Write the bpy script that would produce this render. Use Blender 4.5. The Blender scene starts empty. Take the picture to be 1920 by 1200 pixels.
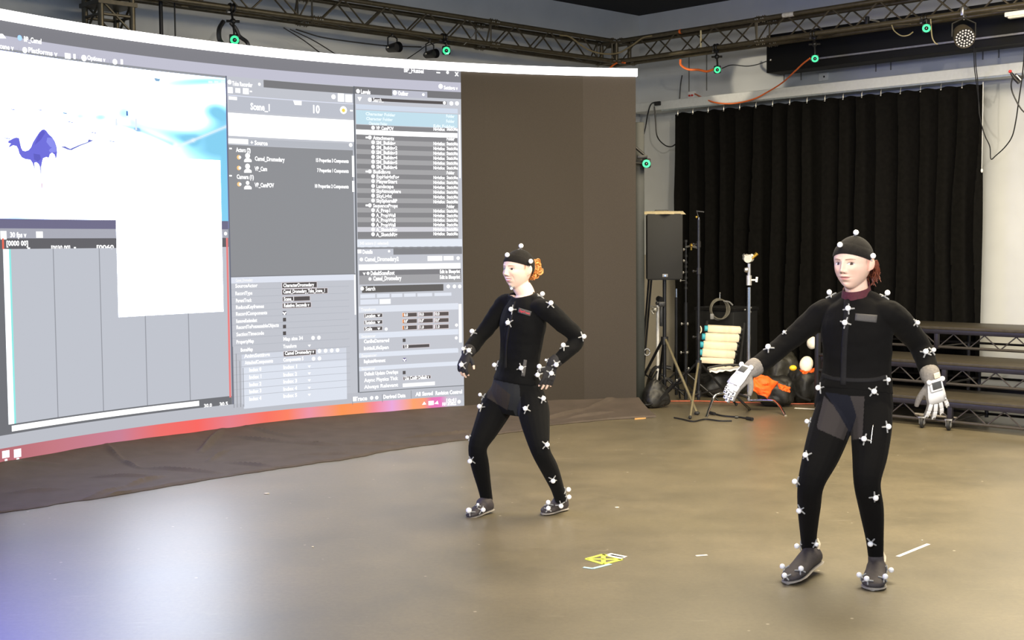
import bpy, bmesh, math, random
import numpy as np
from mathutils import Vector, Matrix, Quaternion
from mathutils.bvhtree import BVHTree
random.seed(7)
scene = bpy.context.scene
COL = scene.collection
PI = math.pi

# ------------------------------------------------------------------ camera
CAM_H = 1.65
FPX = 2410.0
PITCH = math.atan(145.0 / FPX)
ROLL = math.radians(-0.46)
cam_data = bpy.data.cameras.new('camera')
cam_data.sensor_fit = 'HORIZONTAL'
cam_data.sensor_width = 36.0
cam_data.lens = 36.0 * FPX / 1920.0
cam_data.clip_start = 0.05
cam_data.clip_end = 100
cam = bpy.data.objects.new('camera', cam_data)
CAM_M = Matrix.Translation((0, 0, CAM_H)) @ Matrix.Rotation(PI / 2 - PITCH, 4, 'X') @ Matrix.Rotation(ROLL, 4, 'Z')
cam.matrix_world = CAM_M
COL.objects.link(cam)
scene.camera = cam

# ------------------------------------------------------------------ world, lights, exposure
scene.view_settings.view_transform = 'Standard'
scene.view_settings.look = 'None'
scene.view_settings.exposure = 0.0
scene.view_settings.gamma = 1.0
scene.view_settings.use_curve_mapping = False
world = bpy.data.worlds.new('room_ambient')
scene.world = world
world.use_nodes = True
world.node_tree.nodes['Background'].inputs[0].default_value = (0.48, 0.67, 1.0, 1)
world.node_tree.nodes['Background'].inputs[1].default_value = 0.85
scene.cycles.max_bounces = 6
scene.cycles.use_denoising = True
scene.cycles.sample_clamp_indirect = 6.0


def area_light(name, loc, target, size, size_y, power, rgb, spread=180):
    d = bpy.data.lights.new(name, 'AREA')
    d.shape = 'RECTANGLE'
    d.size, d.size_y = size, size_y
    d.energy = power
    d.color = rgb
    d.spread = math.radians(spread)
    o = bpy.data.objects.new(name, d)
    o.location = loc
    o.rotation_euler = (Vector(target) - Vector(loc)).to_track_quat('-Z', 'Y').to_euler()
    COL.objects.link(o)
    return o


def spot_light(name, loc, target, power, rgb, angle, blend, radius):
    d = bpy.data.lights.new(name, 'SPOT')
    d.energy = power
    d.color = rgb
    d.spot_size = math.radians(angle)
    d.spot_blend = blend
    d.shadow_soft_size = radius
    o = bpy.data.objects.new(name, d)
    o.location = loc
    o.rotation_euler = (Vector(target) - Vector(loc)).to_track_quat('-Z', 'Y').to_euler()
    COL.objects.link(o)
    return o


WARM = (1.0, 0.86, 0.60)
COOL = (0.80, 0.88, 1.0)
area_light('ceiling_soft_light', (2.9, 8.2, 4.4), (2.9, 8.2, 0), 4.2, 5.2, 880, WARM)
for i, (tx, ty) in enumerate(((-1.2, 9.0), (1.6, 9.5), (4.2, 9.0))):
    spot_light('stage_spot_light', (1.6 + 0.6 * i, 0.4, 3.9), (tx, ty, 1.25), (1150, 1150, 1250)[i], (1.0, 0.90, 0.74), 34, 0.4, 0.05)
area_light('front_fill_light', (-0.9, 0.8, 3.0), (1.2, 6.8, 1.35), 1.2, 0.9, 52, (1.0, 0.97, 0.94), 70)  # unseen fill added to brighten the women's faces and markers


# ------------------------------------------------------------------ pixels of the 1920 x 1200 frame to points of the room
def ray(px, py):
    d = CAM_M.to_3x3() @ Vector(((px - 960) / FPX, -(py - 600) / FPX, -1.0))
    return Vector((0, 0, CAM_H)), d


def at(px, py, Y):
    o, d = ray(px, py)
    return o + d * (Y / d.y)


def on_z(px, py, z=0.0):
    o, d = ray(px, py)
    return o + d * ((z - o.z) / d.z)


def on_plane(px, py, n, k):
    o, d = ray(px, py)
    n = Vector(n)
    return o + d * ((k - n.dot(o)) / n.dot(d))


def to_px(p):
    q = CAM_M.inverted() @ Vector(p)
    return 960 + FPX * q.x / -q.z, 600 - FPX * q.y / -q.z


# ------------------------------------------------------------------ materials
def lin(c):
    return tuple(((v / 255.0) / 12.92 if v / 255.0 <= 0.04045 else ((v / 255.0 + 0.055) / 1.055) ** 2.4) for v in c)


def pm(name, rgb, rough=0.5, metal=0.0, vary=0.12, scale=30.0, bump=0.0, bscale=200.0, spec=0.5, sheen=0.0, emit=None, estr=0.0, trans=0.0):
    m = bpy.data.materials.new(name)
    m.use_nodes = True
    nt = m.node_tree
    b = nt.nodes['Principled BSDF']
    c = lin(rgb)
    b.inputs['Roughness'].default_value = rough
    b.inputs['Metallic'].default_value = metal
    b.inputs['Specular IOR Level'].default_value = spec
    if sheen:
        b.inputs['Sheen Weight'].default_value = sheen
        b.inputs['Sheen Roughness'].default_value = 0.5
    if trans:
        b.inputs['Transmission Weight'].default_value = trans
    tc = nt.nodes.new('ShaderNodeTexCoord')
    n = nt.nodes.new('ShaderNodeTexNoise')
    n.inputs['Scale'].default_value = scale
    n.inputs['Detail'].default_value = 4
    nt.links.new(tc.outputs['Object'], n.inputs['Vector'])
    r = nt.nodes.new('ShaderNodeValToRGB')
    r.color_ramp.elements[0].position = 0.3
    r.color_ramp.elements[1].position = 0.7
    r.color_ramp.elements[0].color = tuple(v * (1 - vary) for v in c) + (1,)
    r.color_ramp.elements[1].color = tuple(min(1, v * (1 + vary)) for v in c) + (1,)
    nt.links.new(n.outputs['Fac'], r.inputs['Fac'])
    nt.links.new(r.outputs['Color'], b.inputs['Base Color'])
    if bump:
        n2 = nt.nodes.new('ShaderNodeTexNoise')
        n2.inputs['Scale'].default_value = bscale
        nt.links.new(tc.outputs['Object'], n2.inputs['Vector'])
        bp = nt.nodes.new('ShaderNodeBump')
        bp.inputs['Strength'].default_value = bump
        bp.inputs['Distance'].default_value = 0.004
        nt.links.new(n2.outputs['Fac'], bp.inputs['Height'])
        nt.links.new(bp.outputs['Normal'], b.inputs['Normal'])
    if emit:
        b.inputs['Emission Color'].default_value = lin(emit) + (1,)
        b.inputs['Emission Strength'].default_value = estr
    return m


M = {}
M['truss'] = pm('truss_black_paint', (92, 84, 66), 0.34, 0.35, 0.2, 18)
M['truss_dark'] = pm('truss_brace_paint', (80, 73, 58), 0.4, 0.25, 0.2, 18)
M['black'] = pm('black_plastic', (26, 26, 28), 0.45)
M['black_metal'] = pm('black_powder_metal', (34, 33, 33), 0.4, 0.3)
M['dark_cloth'] = pm('black_cloth', (30, 29, 27), 0.9, 0, 0.25, 40, 0.3, 300)
M['bag_cloth'] = pm('black_nylon', (31, 30, 28), 0.5, 0, 0.25, 30, 0.3, 120)
M['chrome'] = pm('chrome_steel', (205, 205, 205), 0.16, 1.0, 0.05)
M['steel'] = pm('zinc_steel', (190, 188, 184), 0.3, 0.9, 0.1)
M['brass'] = pm('brass_metal', (205, 165, 70), 0.3, 0.9, 0.1)
M['white'] = pm('white_plastic', (236, 236, 232), 0.45, 0, 0.03)
M['cream'] = pm('cream_tube', (240, 226, 200), 0.6, 0, 0.04)
M['cyan'] = pm('cyan_tape', (60, 170, 190), 0.5)
M['orange'] = pm('orange_cloth', (245, 100, 25), 0.7, 0, 0.15, 15, 0.3, 60)
M['orange_cord'] = pm('orange_cord', (250, 120, 50), 0.5)
M['grey_plastic'] = pm('grey_plastic', (120, 120, 120), 0.5)
M['rubber'] = pm('black_rubber', (30, 30, 30), 0.7)
M['yellow'] = pm('yellow_plastic', (240, 190, 40), 0.5)
M['red'] = pm('red_plastic', (200, 40, 35), 0.45)


# ------------------------------------------------------------------ mesh helpers
def obj(name, bm, mats, parent=None, smooth=True):
    me = bpy.data.meshes.new(name)
    bm.normal_update()
    bm.to_mesh(me)
    bm.free()
    if not isinstance(mats, (list, tuple)):
        mats = [mats]
    for m in mats:
        me.materials.append(m)
    if smooth:
        me.shade_smooth()
        me.set_sharp_from_angle(angle=math.radians(38))
    o = bpy.data.objects.new(name, me)
    COL.objects.link(o)
    if parent is not None:
        o.parent = parent
        if parent.type == 'EMPTY':
            o.matrix_parent_inverse = Matrix.Translation(-Vector(parent.location))
    return o


def thing(name, label, cat, loc=(0, 0, 0), group=None):
    o = bpy.data.objects.new(name, None)
    o.empty_display_size = 0.05
    o.location = loc
    COL.objects.link(o)
    o['label'] = label
    o['category'] = cat
    if group:
        o['group'] = group
    return o


def tag(o, label, cat, group=None):
    o['label'] = label
    o['category'] = cat
    if group:
        o['group'] = group
    return o


def struct(o):
    o['kind'] = 'structure'
    return o


def frame_of(axis, up=None):
    a = Vector(axis).normalized()
    if up is None:
        up = Vector((0, 0, 1)) if abs(a.z) < 0.9 else Vector((1, 0, 0))
    u = Vector(up)
    s = (u - a * u.dot(a))
    if s.length < 1e-6:
        s = a.orthogonal()
    s.normalize()
    return a, s, a.cross(s).normalized()


def loft(bm, rings, seg=12, cap=True, mat=0):
    """rings: (centre, vec_u, vec_v) with the radii in the vectors' lengths"""
    rows = []
    for c, u, v in rings:
        rows.append([bm.verts.new(Vector(c) + Vector(u) * math.cos(2 * PI * i / seg) + Vector(v) * math.sin(2 * PI * i / seg)) for i in range(seg)])
    for a, b in zip(rows, rows[1:]):
        for i in range(seg):
            j = (i + 1) % seg
            f = bm.faces.new((a[i], a[j], b[j], b[i]))
            f.material_index = mat
    if cap:
        f = bm.faces.new(rows[0][::-1]); f.material_index = mat
        f = bm.faces.new(rows[-1]); f.material_index = mat
    return rows


def tube(bm, pts, r, seg=8, cap=True, mat=0, up=None):
    """round tube along points; r a number or a list"""
    pts = [Vector(p) for p in pts]
    n = len(pts)
    rs = [r] * n if not isinstance(r, (list, tuple)) else list(r)
    a0 = (pts[1] - pts[0]).normalized()
    _, s, _ = frame_of(a0, up)
    rings = []
    for i, p in enumerate(pts):
        if i == 0:
            t = pts[1] - pts[0]
        elif i == n - 1:
            t = pts[-1] - pts[-2]
        else:
            t = (pts[i + 1] - pts[i]).normalized() + (pts[i] - pts[i - 1]).normalized()
        t = t.normalized() if t.length > 1e-9 else a0
        s = s - t * s.dot(t)
        s = s.normalized() if s.length > 1e-6 else t.orthogonal().normalized()
        v = t.cross(s)
        rings.append((p, s * rs[i], v * rs[i]))
    loft(bm, rings, seg, cap, mat)


def box(bm, c, sx, sy, sz, X=(1, 0, 0), Y=(0, 1, 0), Z=(0, 0, 1), mat=0, bev=0.0):
    X, Y, Z = Vector(X).normalized(), Vector(Y).normalized(), Vector(Z).normalized()
    c = Vector(c)
    vs = []
    for k in (-1, 1):
        for j in (-1, 1):
            for i in (-1, 1):
                vs.append(bm.verts.new(c + X * (i * sx / 2) + Y * (j * sy / 2) + Z * (k * sz / 2)))
    fs = []
    for q in ((0, 2, 3, 1), (4, 5, 7, 6), (0, 1, 5, 4), (2, 6, 7, 3), (0, 4, 6, 2), (1, 3, 7, 5)):
        f = bm.faces.new([vs[i] for i in q]); f.material_index = mat
        fs.append(f)
    if bev:
        es = list({e for f in fs for e in f.edges})
        r = bmesh.ops.bevel(bm, geom=es, offset=bev, segments=2, affect='EDGES', profile=0.5)
        for f in r['faces']:
            f.material_index = mat
    return fs


def ball(bm, c, r, seg=12, rings=8, mat=0, X=(1, 0, 0), Y=(0, 1, 0), Z=(0, 0, 1)):
    if not isinstance(r, (tuple, list)):
        r = (r, r, r)
    X, Y, Z = Vector(X), Vector(Y), Vector(Z)
    c = Vector(c)
    top = bm.verts.new(c + Z * r[2]); bot = bm.verts.new(c - Z * r[2])
    rows = []
    for k in range(1, rings):
        th = PI * k / rings
        rows.append([bm.verts.new(c + X * (r[0] * math.sin(th) * math.cos(2 * PI * i / seg)) + Y * (r[1] * math.sin(th) * math.sin(2 * PI * i / seg)) + Z * (r[2] * math.cos(th))) for i in range(seg)])
    for i in range(seg):
        j = (i + 1) % seg
        bm.faces.new((top, rows[0][i], rows[0][j])).material_index = mat
        bm.faces.new((bot, rows[-1][j], rows[-1][i])).material_index = mat
        for a, b in zip(rows, rows[1:]):
            bm.faces.new((a[i], b[i], b[j], a[j])).material_index = mat


def spline(pts, n=8):
    """Catmull-Rom through the points"""
    P = [Vector(p) for p in pts]
    P = [P[0] * 2 - P[1]] + P + [P[-1] * 2 - P[-2]]
    out = []
    for i in range(1, len(P) - 2):
        for k in range(n):
            t = k / n
            a, b, c, d = P[i - 1], P[i], P[i + 1], P[i + 2]
            out.append(0.5 * ((2 * b) + (c - a) * t + (2 * a - 5 * b + 4 * c - d) * t * t + (3 * b - a - 3 * c + d) * t ** 3))
    out.append(P[-2].copy())
    return out


def cable(name, pts, r, mat, label, cat='cable', group=None, n=8):
    bm = bmesh.new()
    tube(bm, spline(pts, n), r, 6)
    return tag(obj(name, bm, mat), label, cat, group)


def BM():
    return bmesh.new()


# room axes: D1 runs along the wall behind the screen, D2 along the curtain wall, both away from the room corner seen in the picture
D1 = Vector((math.cos(math.radians(44.2)), math.sin(math.radians(44.2)), 0))      # towards the corner
D2 = Vector((math.cos(math.radians(45.8)), -math.sin(math.radians(45.8)), 0))     # away from the corner
N1 = Vector((-D1.y, D1.x, 0))        # outward normal of the wall behind the screen
N2 = Vector((-D2.y, D2.x, 0))        # outward normal of the curtain wall
UP = Vector((0, 0, 1))
CORNER = Vector((1.673, 16.8, 0))
K1, K2 = N1.dot(CORNER), N2.dot(CORNER)
# ================================================================== the room
CEIL = 4.56
# floor: worn dark vinyl
mf = bpy.data.materials.new('worn_vinyl_floor'); mf.use_nodes = True
nt = mf.node_tree; bs = nt.nodes['Principled BSDF']
tc = nt.nodes.new('ShaderNodeTexCoord')
def noise(nt, tc, scale, detail=6, rough=0.6, stretch=None, out='Object'):
    n = nt.nodes.new('ShaderNodeTexNoise'); n.inputs['Scale'].default_value = scale
    n.inputs['Detail'].default_value = detail; n.inputs['Roughness'].default_value = rough
    if stretch:
        mp = nt.nodes.new('ShaderNodeMapping'); mp.inputs['Scale'].default_value = stretch[0]; mp.inputs['Rotation'].default_value = (0, 0, stretch[1])
        nt.links.new(tc.outputs[out], mp.inputs['Vector']); nt.links.new(mp.outputs['Vector'], n.inputs['Vector'])
    else:
        nt.links.new(tc.outputs[out], n.inputs['Vector'])
    return n
def ramp(nt, src, stops):
    r = nt.nodes.new('ShaderNodeValToRGB')
    e = r.color_ramp.elements
    while len(e) < len(stops): e.new(0.5)
    for el, (p, c) in zip(e, stops): el.position = p; el.color = tuple(c) + (1,) if len(c) == 3 else c
    nt.links.new(src, r.inputs['Fac']); return r
n1 = noise(nt, tc, 1.3, 8, 0.65); n2 = noise(nt, tc, 38, 8, 0.8)
r1 = ramp(nt, n1.outputs['Fac'], [(0.3, lin((90, 82, 63))), (0.7, lin((118, 107, 84)))])
r2 = ramp(nt, n2.outputs['Fac'], [(0.3, (0.72, 0.72, 0.70)), (0.7, (1.22, 1.22, 1.2))])
mx = nt.nodes.new('ShaderNodeMix'); mx.data_type = 'RGBA'; mx.blend_type = 'MULTIPLY'; mx.inputs['Factor'].default_value = 1.0
nt.links.new(r1.outputs['Color'], mx.inputs['A']); nt.links.new(r2.outputs['Color'], mx.inputs['B'])
# pale scuffs and specks
vo = nt.nodes.new('ShaderNodeTexVoronoi'); vo.inputs['Scale'].default_value = 5.0
nt.links.new(tc.outputs['Object'], vo.inputs['Vector'])
r3 = ramp(nt, vo.outputs['Distance'], [(0.025, (1, 1, 1)), (0.05, (0, 0, 0))])
n3 = noise(nt, tc, 2.2, 7, 0.75, ((1.0, 9.0, 1.0), 0.5))
r4 = ramp(nt, n3.outputs['Fac'], [(0.62, (0, 0, 0)), (0.72, (0.5, 0.5, 0.5))])
ad = nt.nodes.new('ShaderNodeMix'); ad.data_type = 'RGBA'; ad.blend_type = 'LIGHTEN'; ad.inputs['Factor'].default_value = 1.0
nt.links.new(r3.outputs['Color'], ad.inputs['A']); nt.links.new(r4.outputs['Color'], ad.inputs['B'])
m2 = nt.nodes.new('ShaderNodeMix'); m2.data_type = 'RGBA'
nt.links.new(ad.outputs['Result'], m2.inputs['Factor']); nt.links.new(mx.outputs['Result'], m2.inputs['A'])
m2.inputs['B'].default_value = lin((176, 166, 148)) + (1,)
nt.links.new(m2.outputs['Result'], bs.inputs['Base Color'])
rr = ramp(nt, n1.outputs['Fac'], [(0.3, (0.42,) * 3), (0.7, (0.48,) * 3)])
nt.links.new(rr.outputs['Color'], bs.inputs['Roughness'])
bs.inputs['Specular IOR Level'].default_value = 0.5; bs.inputs['Coat Weight'].default_value = 1.0; bs.inputs['Coat Roughness'].default_value = 0.40; bs.inputs['Coat IOR'].default_value = 1.65

bm = BM()
pts = [CORNER + N1 * 0 + D2 * 16, CORNER, CORNER - D1 * 22, CORNER - D1 * 22 + D2 * 16]
bm.faces.new([bm.verts.new(p) for p in pts])
fl = obj('floor', bm, mf, smooth=False); struct(fl); tag(fl, 'scuffed dark vinyl studio floor', 'floor')

mw = pm('painted_block_wall', (206, 208, 208), 0.85, 0, 0.04, 3.0)
mwt = pm('wall_joint', (120, 118, 112), 0.9)
mlow = pm('lower_wall_paint', (168, 160, 144), 0.8, 0, 0.05, 3.0)
mceil = pm('black_ceiling_paint', (20, 20, 22), 0.9)

bm = BM()
box(bm, CORNER - D1 * 9 + N1 * 0.1 + UP * CEIL / 2, 22, 0.2, CEIL, D1, N1, UP)
w = obj('wall_back', bm, mw, smooth=False); struct(w); tag(w, 'grey painted wall behind the curved screen', 'wall')
bm = BM()
box(bm, CORNER + D2 * 8 + N2 * 0.1 + UP * CEIL / 2, 16.0, 0.2, CEIL, D2, N2, UP)
w = obj('wall_right', bm, mw, smooth=False); struct(w); tag(w, 'pale painted wall behind the black curtain', 'wall')
# vertical joints of the wall above the curtain rail, lower dado
bm = BM()
for px in (1292, 1325, 1470, 1502, 1642, 1670, 1842, 1872):
    p = on_plane(px, 160, N2, K2 - 0.002)
    box(bm, Vector((p.x, p.y, 3.78)), 0.012, 0.006, 0.55, D2, N2, UP)
w = obj('trim_1', bm, mwt, smooth=False); struct(w); tag(w, 'dark vertical joints of the wall above the curtain rail', 'trim')
bm = BM()
box(bm, CORNER + D2 * 0.9 - N2 * 0.012 + UP * 0.74, 1.8, 0.02, 1.48, D2, N2, UP)
w = obj('trim_2', bm, mlow, smooth=False); struct(w); tag(w, 'beige dado panel low on the wall by the corner', 'trim')
bm = BM()
box(bm, CORNER + D2 * 8 - N2 * 0.008 + UP * 0.05, 16, 0.014, 0.10, D2, N2, UP)
w = obj('baseboard_right', bm, M['black'], smooth=False); struct(w); tag(w, 'black base strip along the curtain wall', 'baseboard')
bm = BM()
box(bm, CORNER - D1 * 9 + D2 * 7.8 + UP * (CEIL + 0.05), 22, 16, 0.1, D1, D2, UP)
w = obj('ceiling', bm, mceil, smooth=False); struct(w); tag(w, 'black painted ceiling above the trusses', 'ceiling')

# long pale rail box that carries the curtain
RAILZ = 3.28
bm = BM()
kr = K2 - 0.20
p0 = CORNER + D2 * 0.15 - N2 * 0.20
box(bm, p0 + D2 * 4.5 + UP * (RAILZ + 0.055), 9.0, 0.34, 0.11, D2, N2, UP, bev=0.008)
w = obj('trim_3', bm, pm('rail_box_paint', (205, 208, 208), 0.6, 0, 0.04), smooth=False); struct(w)
tag(w, 'long pale ledge along the wall above the curtain', 'trim')
# ================================================================== the curved screen
LC = Vector((2.2782, 5.9988, 0)); LR = 6.6907
LZ0, LZ1 = 0.10, 3.25
TH_R = math.radians(99.1); TH_L = math.radians(166)


def on_led(px, py, off=0.0):
    """pixel -> (theta, z) on the screen surface"""
    o, d = ray(px, py)
    R = LR - off
    a = d.x ** 2 + d.y ** 2
    b = 2 * (d.x * (o.x - LC.x) + d.y * (o.y - LC.y))
    c = (o.x - LC.x) ** 2 + (o.y - LC.y) ** 2 - R * R
    t = (-b + math.sqrt(b * b - 4 * a * c)) / (2 * a)
    p = o + d * t
    return math.atan2(p.y - LC.y, p.x - LC.x), p.z


def led_pt(th, z, off=0.0):
    r = LR - off
    return Vector((LC.x + r * math.cos(th), LC.y + r * math.sin(th), z))


led = thing('screen_wall', 'huge curved video screen showing an editing program with grey panels', 'screen', led_pt(math.radians(130), 0))


def arc_slab(bm, th0, th1, z0, z1, o0, o1, n, mat=0):
    """curved slab; o0/o1 = offsets towards the stage (front > back)"""
    rows = []
    for i in range(n + 1):
        th = th0 + (th1 - th0) * i / n
        rows.append([bm.verts.new(led_pt(th, z, o)) for z, o in ((z0, o1), (z1, o1), (z1, o0), (z0, o0))])
    for a, b in zip(rows, rows[1:]):
        for k in range(4):
            bm.faces.new((a[k], a[(k + 1) % 4], b[(k + 1) % 4], b[k])).material_index = mat
    bm.faces.new(rows[0][::-1]); bm.faces.new(rows[-1])


# cabinet columns: each half metre of arc is one cabinet column (switched-off surface)
m_led_off = pm('dark_led_face', (58, 52, 45), 0.8, 0, 0.10, 160, 0.0, spec=0.25)
m_led_off2 = pm('dark_led_face_greyer', (63, 57, 51), 0.8, 0, 0.10, 160, 0.0, spec=0.25)
m_led_body = pm('screen_cabinet', (34, 34, 35), 0.5)
dth = 0.5 / LR
th = TH_R
i = 0
edge_th = on_led(1094, 400)[0]
first = edge_th - TH_R
while th < TH_L:
    t1 = th + (first if i == 0 else dth)
    bm = BM(); arc_slab(bm, th, t1 - 0.00002, LZ0, LZ1, -0.06, 0.0, 4)
    obj('cabinet_panel', bm, m_led_off2 if i == 0 else m_led_off, led, smooth=False)
    th = t1; i += 1
# back frame
bm = BM(); arc_slab(bm, TH_R + 0.004, TH_L, LZ0 + 0.02, LZ1 + 0.03, -0.12, -0.062, 60)
obj('back_frame', bm, m_led_body, led, smooth=False)
for q in range(8):
    a = TH_R + 0.015 + q * 0.16
    bm = BM(); box(bm, led_pt(a, (LZ1) / 2, -0.20), 0.09, 0.14, LZ1, Vector((-math.sin(a), math.cos(a), 0)), Vector((math.cos(a), math.sin(a), 0)), UP)
    obj('support_post', bm, M['black_metal'], led, smooth=False)
bm = BM(); arc_slab(bm, TH_R, TH_L, 0.0, 0.098, -0.12, -0.02, 60)
obj('base_rail', bm, m_led_body, led, smooth=False)
# bright strip along the top
m_strip = bpy.data.materials.new('light_strip_glow'); m_strip.use_nodes = True
b_ = m_strip.node_tree.nodes['Principled BSDF']; b_.inputs['Base Color'].default_value = (0.9, 0.9, 0.9, 1)
b_.inputs['Emission Color'].default_value = (1, 0.99, 1, 1); b_.inputs['Emission Strength'].default_value = 4.0
bm = BM(); arc_slab(bm, TH_R - 0.002, TH_L, LZ1 + 0.002, LZ1 + 0.075, -0.03, 0.02, 90)
obj('light_strip', bm, m_strip, led, smooth=False)

# ------------------------------------------------------------------ the picture on the screen
pic_faces = []     # (list of (theta, z, offset), colour)
BOOST = 1.0


def L3(c, k=1.0):
    return tuple(v * k for v in lin(c))


def q_arc(th0, th1, z0, z1, lay, c, c2=None, nmin=1):
    """rectangle in screen coordinates; c2 = colour at the right end"""
    n = max(nmin, int(abs(th1 - th0) / 0.012) + 1)
    off = 0.0012 + lay * 0.0006
    for i in range(n):
        a = th0 + (th1 - th0) * i / n; b = th0 + (th1 - th0) * (i + 1) / n
        if c2 is not None:
            f0, f1 = i / n, (i + 1) / n
            ca = tuple(p + (q - p) * f0 for p, q in zip(c, c2)); cb = tuple(p + (q - p) * f1 for p, q in zip(c, c2))
        else:
            ca = cb = c
        pic_faces.append(([(a, z1, off), (a, z0, off), (b, z0, off), (b, z1, off)], [ca, ca, cb, cb]))


def R_(x0, y0, x1, y1, c, lay=1, k=1.0, c2=None):
    """rectangle from the pixel of its upper left corner and the pixel of its lower right corner"""
    t0, z1 = on_led(x0, y0); t1, z0 = on_led(x1, y1)
    q_arc(t0, t1, z0, z1, lay, L3(c, k), None if c2 is None else L3(c2, k))


def POLY(pts, c, lay=2, k=1.0):
    cc = L3(c, k); off = 0.0012 + lay * 0.0006
    P = [on_led(*p) + (off,) for p in pts]
    pic_faces.append((P, [cc] * len(P)))


def DISC(x, y, rx, c, lay=3, k=1.0, n=12):
    t, z = on_led(x, y); rm = rx * 4.3e-3
    off = 0.0012 + lay * 0.0006
    P = [(t - rm * math.cos(2 * PI * i / n) / LR, z + rm * math.sin(2 * PI * i / n), off) for i in range(n)]
    pic_faces.append((P[::-1], [L3(c, k)] * n))


def TXT(x, y, s, hpx_, c=(255, 255, 255), lay=3, k=1.6, wpx=None, bold=0.03):
    """text with its left end's middle at the pixel; wpx = pixel where its right end should be"""
    fc = bpy.data.curves.new('t', 'FONT'); fc.body = s; fc.size = 1.0; fc.resolution_u = 2; fc.offset = bold
    o = bpy.data.objects.new('t', fc); COL.objects.link(o)
    me = o.to_mesh()
    V = [v.co.copy() for v in me.vertices]; F = [tuple(p.vertices) for p in me.polygons]
    o.to_mesh_clear(); bpy.data.objects.remove(o); bpy.data.curves.remove(fc)
    if not V: return
    t, z = on_led(x, y); p = led_pt(t, z); dist = (p - Vector((0, 0, CAM_H))).length
    h = hpx_ * 1.12 * dist / FPX
    sc = h / 0.72
    xs = sc
    w = max(v.x for v in V)
    if wpx is not None:
        t2 = on_led(wpx, y)[0]
        xs = (t - t2) * LR / w
    off = 0.0012 + lay * 0.0006
    cc = L3(c, k)
    for f in F:
        pic_faces.append(([(t - V[i].x * xs / LR, z + (V[i].y - 0.36) * sc, off) for i in f], [cc] * len(f)))


W_ = (255, 255, 255)
PANEL = (203, 207, 216); DARK = (118, 119, 124); MID = (150, 152, 157); FIELD = (82, 78, 80)
# whole lit area
t_r = on_led(866.5, 400)[0]
q_arc(TH_L, t_r, LZ0 + 0.002, LZ1, 0, L3((150, 153, 160)))
ZT1 = on_led(866, 155)[1]; ZT2 = on_led(866, 173)[1]
q_arc(TH_L, t_r, ZT1, LZ1, 1, L3((129, 129, 136)))              # title bar
q_arc(TH_L, t_r, ZT2, ZT1, 1, L3((196, 196, 212)))              # tool bar
# title bar writing
POLY([(0, 63), (5, 64), (11, 72), (0, 72)], W_, 3, 2)
DISC(36.5, 71, 4.6, (150, 190, 255), 3, 1.6); TXT(44, 72.5, 'BP_Camel', 8, wpx=77)
TXT(757, 131, 'BP_Hussel', 7, wpx=794)
R_(818, 135, 825, 137.5, W_, 3, 2); DISC(839, 136, 3.2, W_, 3, 2); TXT(853, 137, 'x', 9, wpx=860)
# tool bar writing
TXT(-6, 85, 'Scene v', 8, wpx=25)
DISC(46, 94, 5, W_, 3, 2); TXT(52, 93, 'Platforms v', 8, wpx=107)
R_(121, 99, 132, 111, W_, 3, 1.6); R_(137, 101, 141.5, 111, W_, 3, 1.6)
DISC(157, 109, 5.5, W_, 3, 2); TXT(163, 107.5, 'Options v', 7, wpx=197)
DISC(215, 116, 5, W_, 3, 2); R_(225.5, 111, 230, 121, W_, 3, 2)
for x in (34.5, 146, 205): R_(x, 86 + x * 0.125, x + 1.2, 104 + x * 0.125, (170, 172, 190), 2)
DISC(826, 162, 5, W_, 3, 2); TXT(832, 164, 'Settings v', 6, wpx=858)

# ------------------------------------------------------------------ scene view in the program: bleached desert street with a camel
VT1 = on_led(425, 147)[1]; VT0 = on_led(425, 414.5)[1]
VTR = on_led(425.5, 300)[0]; VTL = TH_L


def sstep(a, b, x):
    t = max(0.0, min(1.0, (x - a) / (b - a))); return t * t * (3 - 2 * t)


def view_colour(th, z):
    x, y = to_px(led_pt(th, z))
    base = np.array((4.2, 4.9, 6.4))
    left = sstep(170, -90, x)
    base = base * (1 - left) + left * np.array((2.0, 2.2, 14.0))
    g = lambda cx, cy, sx, sy: math.exp(-((x - cx) / sx) ** 2 - ((y - cy) / sy) ** 2)
    def seg(x0, y0, x1, y1, w):      # soft stroke
        dx, dy = x1 - x0, y1 - y0; u = max(0, min(1, ((x - x0) * dx + (y - y0) * dy) / (dx * dx + dy * dy)))
        return math.exp(-(((x - x0 - u * dx) ** 2 + (y - y0 - u * dy) ** 2) ** 0.5 / w) ** 2)
    blue = 0.85 * sstep(275, 415, x) * sstep(222, 262, y) * (1 - 0.2 * sstep(280, 300, y)) + 0.75 * g(420, 222, 34, 22) + 0.5 * g(400, 205, 22, 14)
    blue += 0.55 * g(395, 152, 60, 8) + 0.35 * g(330, 158, 50, 10) + 0.5 * g(232, 212, 18, 16) + 0.55 * g(188, 220, 16, 8) + 0.45 * g(150, 218, 14, 8) + 0.4 * g(120, 212, 8, 8) + 0.35 * g(210, 180, 14, 12) + 0.4 * seg(250, 232, 360, 262, 12) + 0.4 * g(30, 412, 40, 14) + 0.7 * sstep(412, 424, x) * sstep(285, 300, y)
    blue = min(blue * 1.25, 0.97)
    tint = np.array(lin((128, 206, 240)))
    c = base ** (1 - blue) * tint ** blue
    dk = min(1.0, 0.8 * seg(214, 231, 258, 243, 4) + 0.8 * seg(258, 243, 322, 270, 5))
    c = c * (1 - dk) + np.array(lin((146, 190, 236))) * dk
    wl = 0.9 * seg(303, 287, 362, 263, 3) + 0.9 * seg(362, 263, 426, 236.5, 2.2); wl = min(1, wl)
    c = c * (1 - wl) + np.array((0.9, 1.0, 1.08)) * wl
    return tuple(float(v) for v in c)


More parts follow.
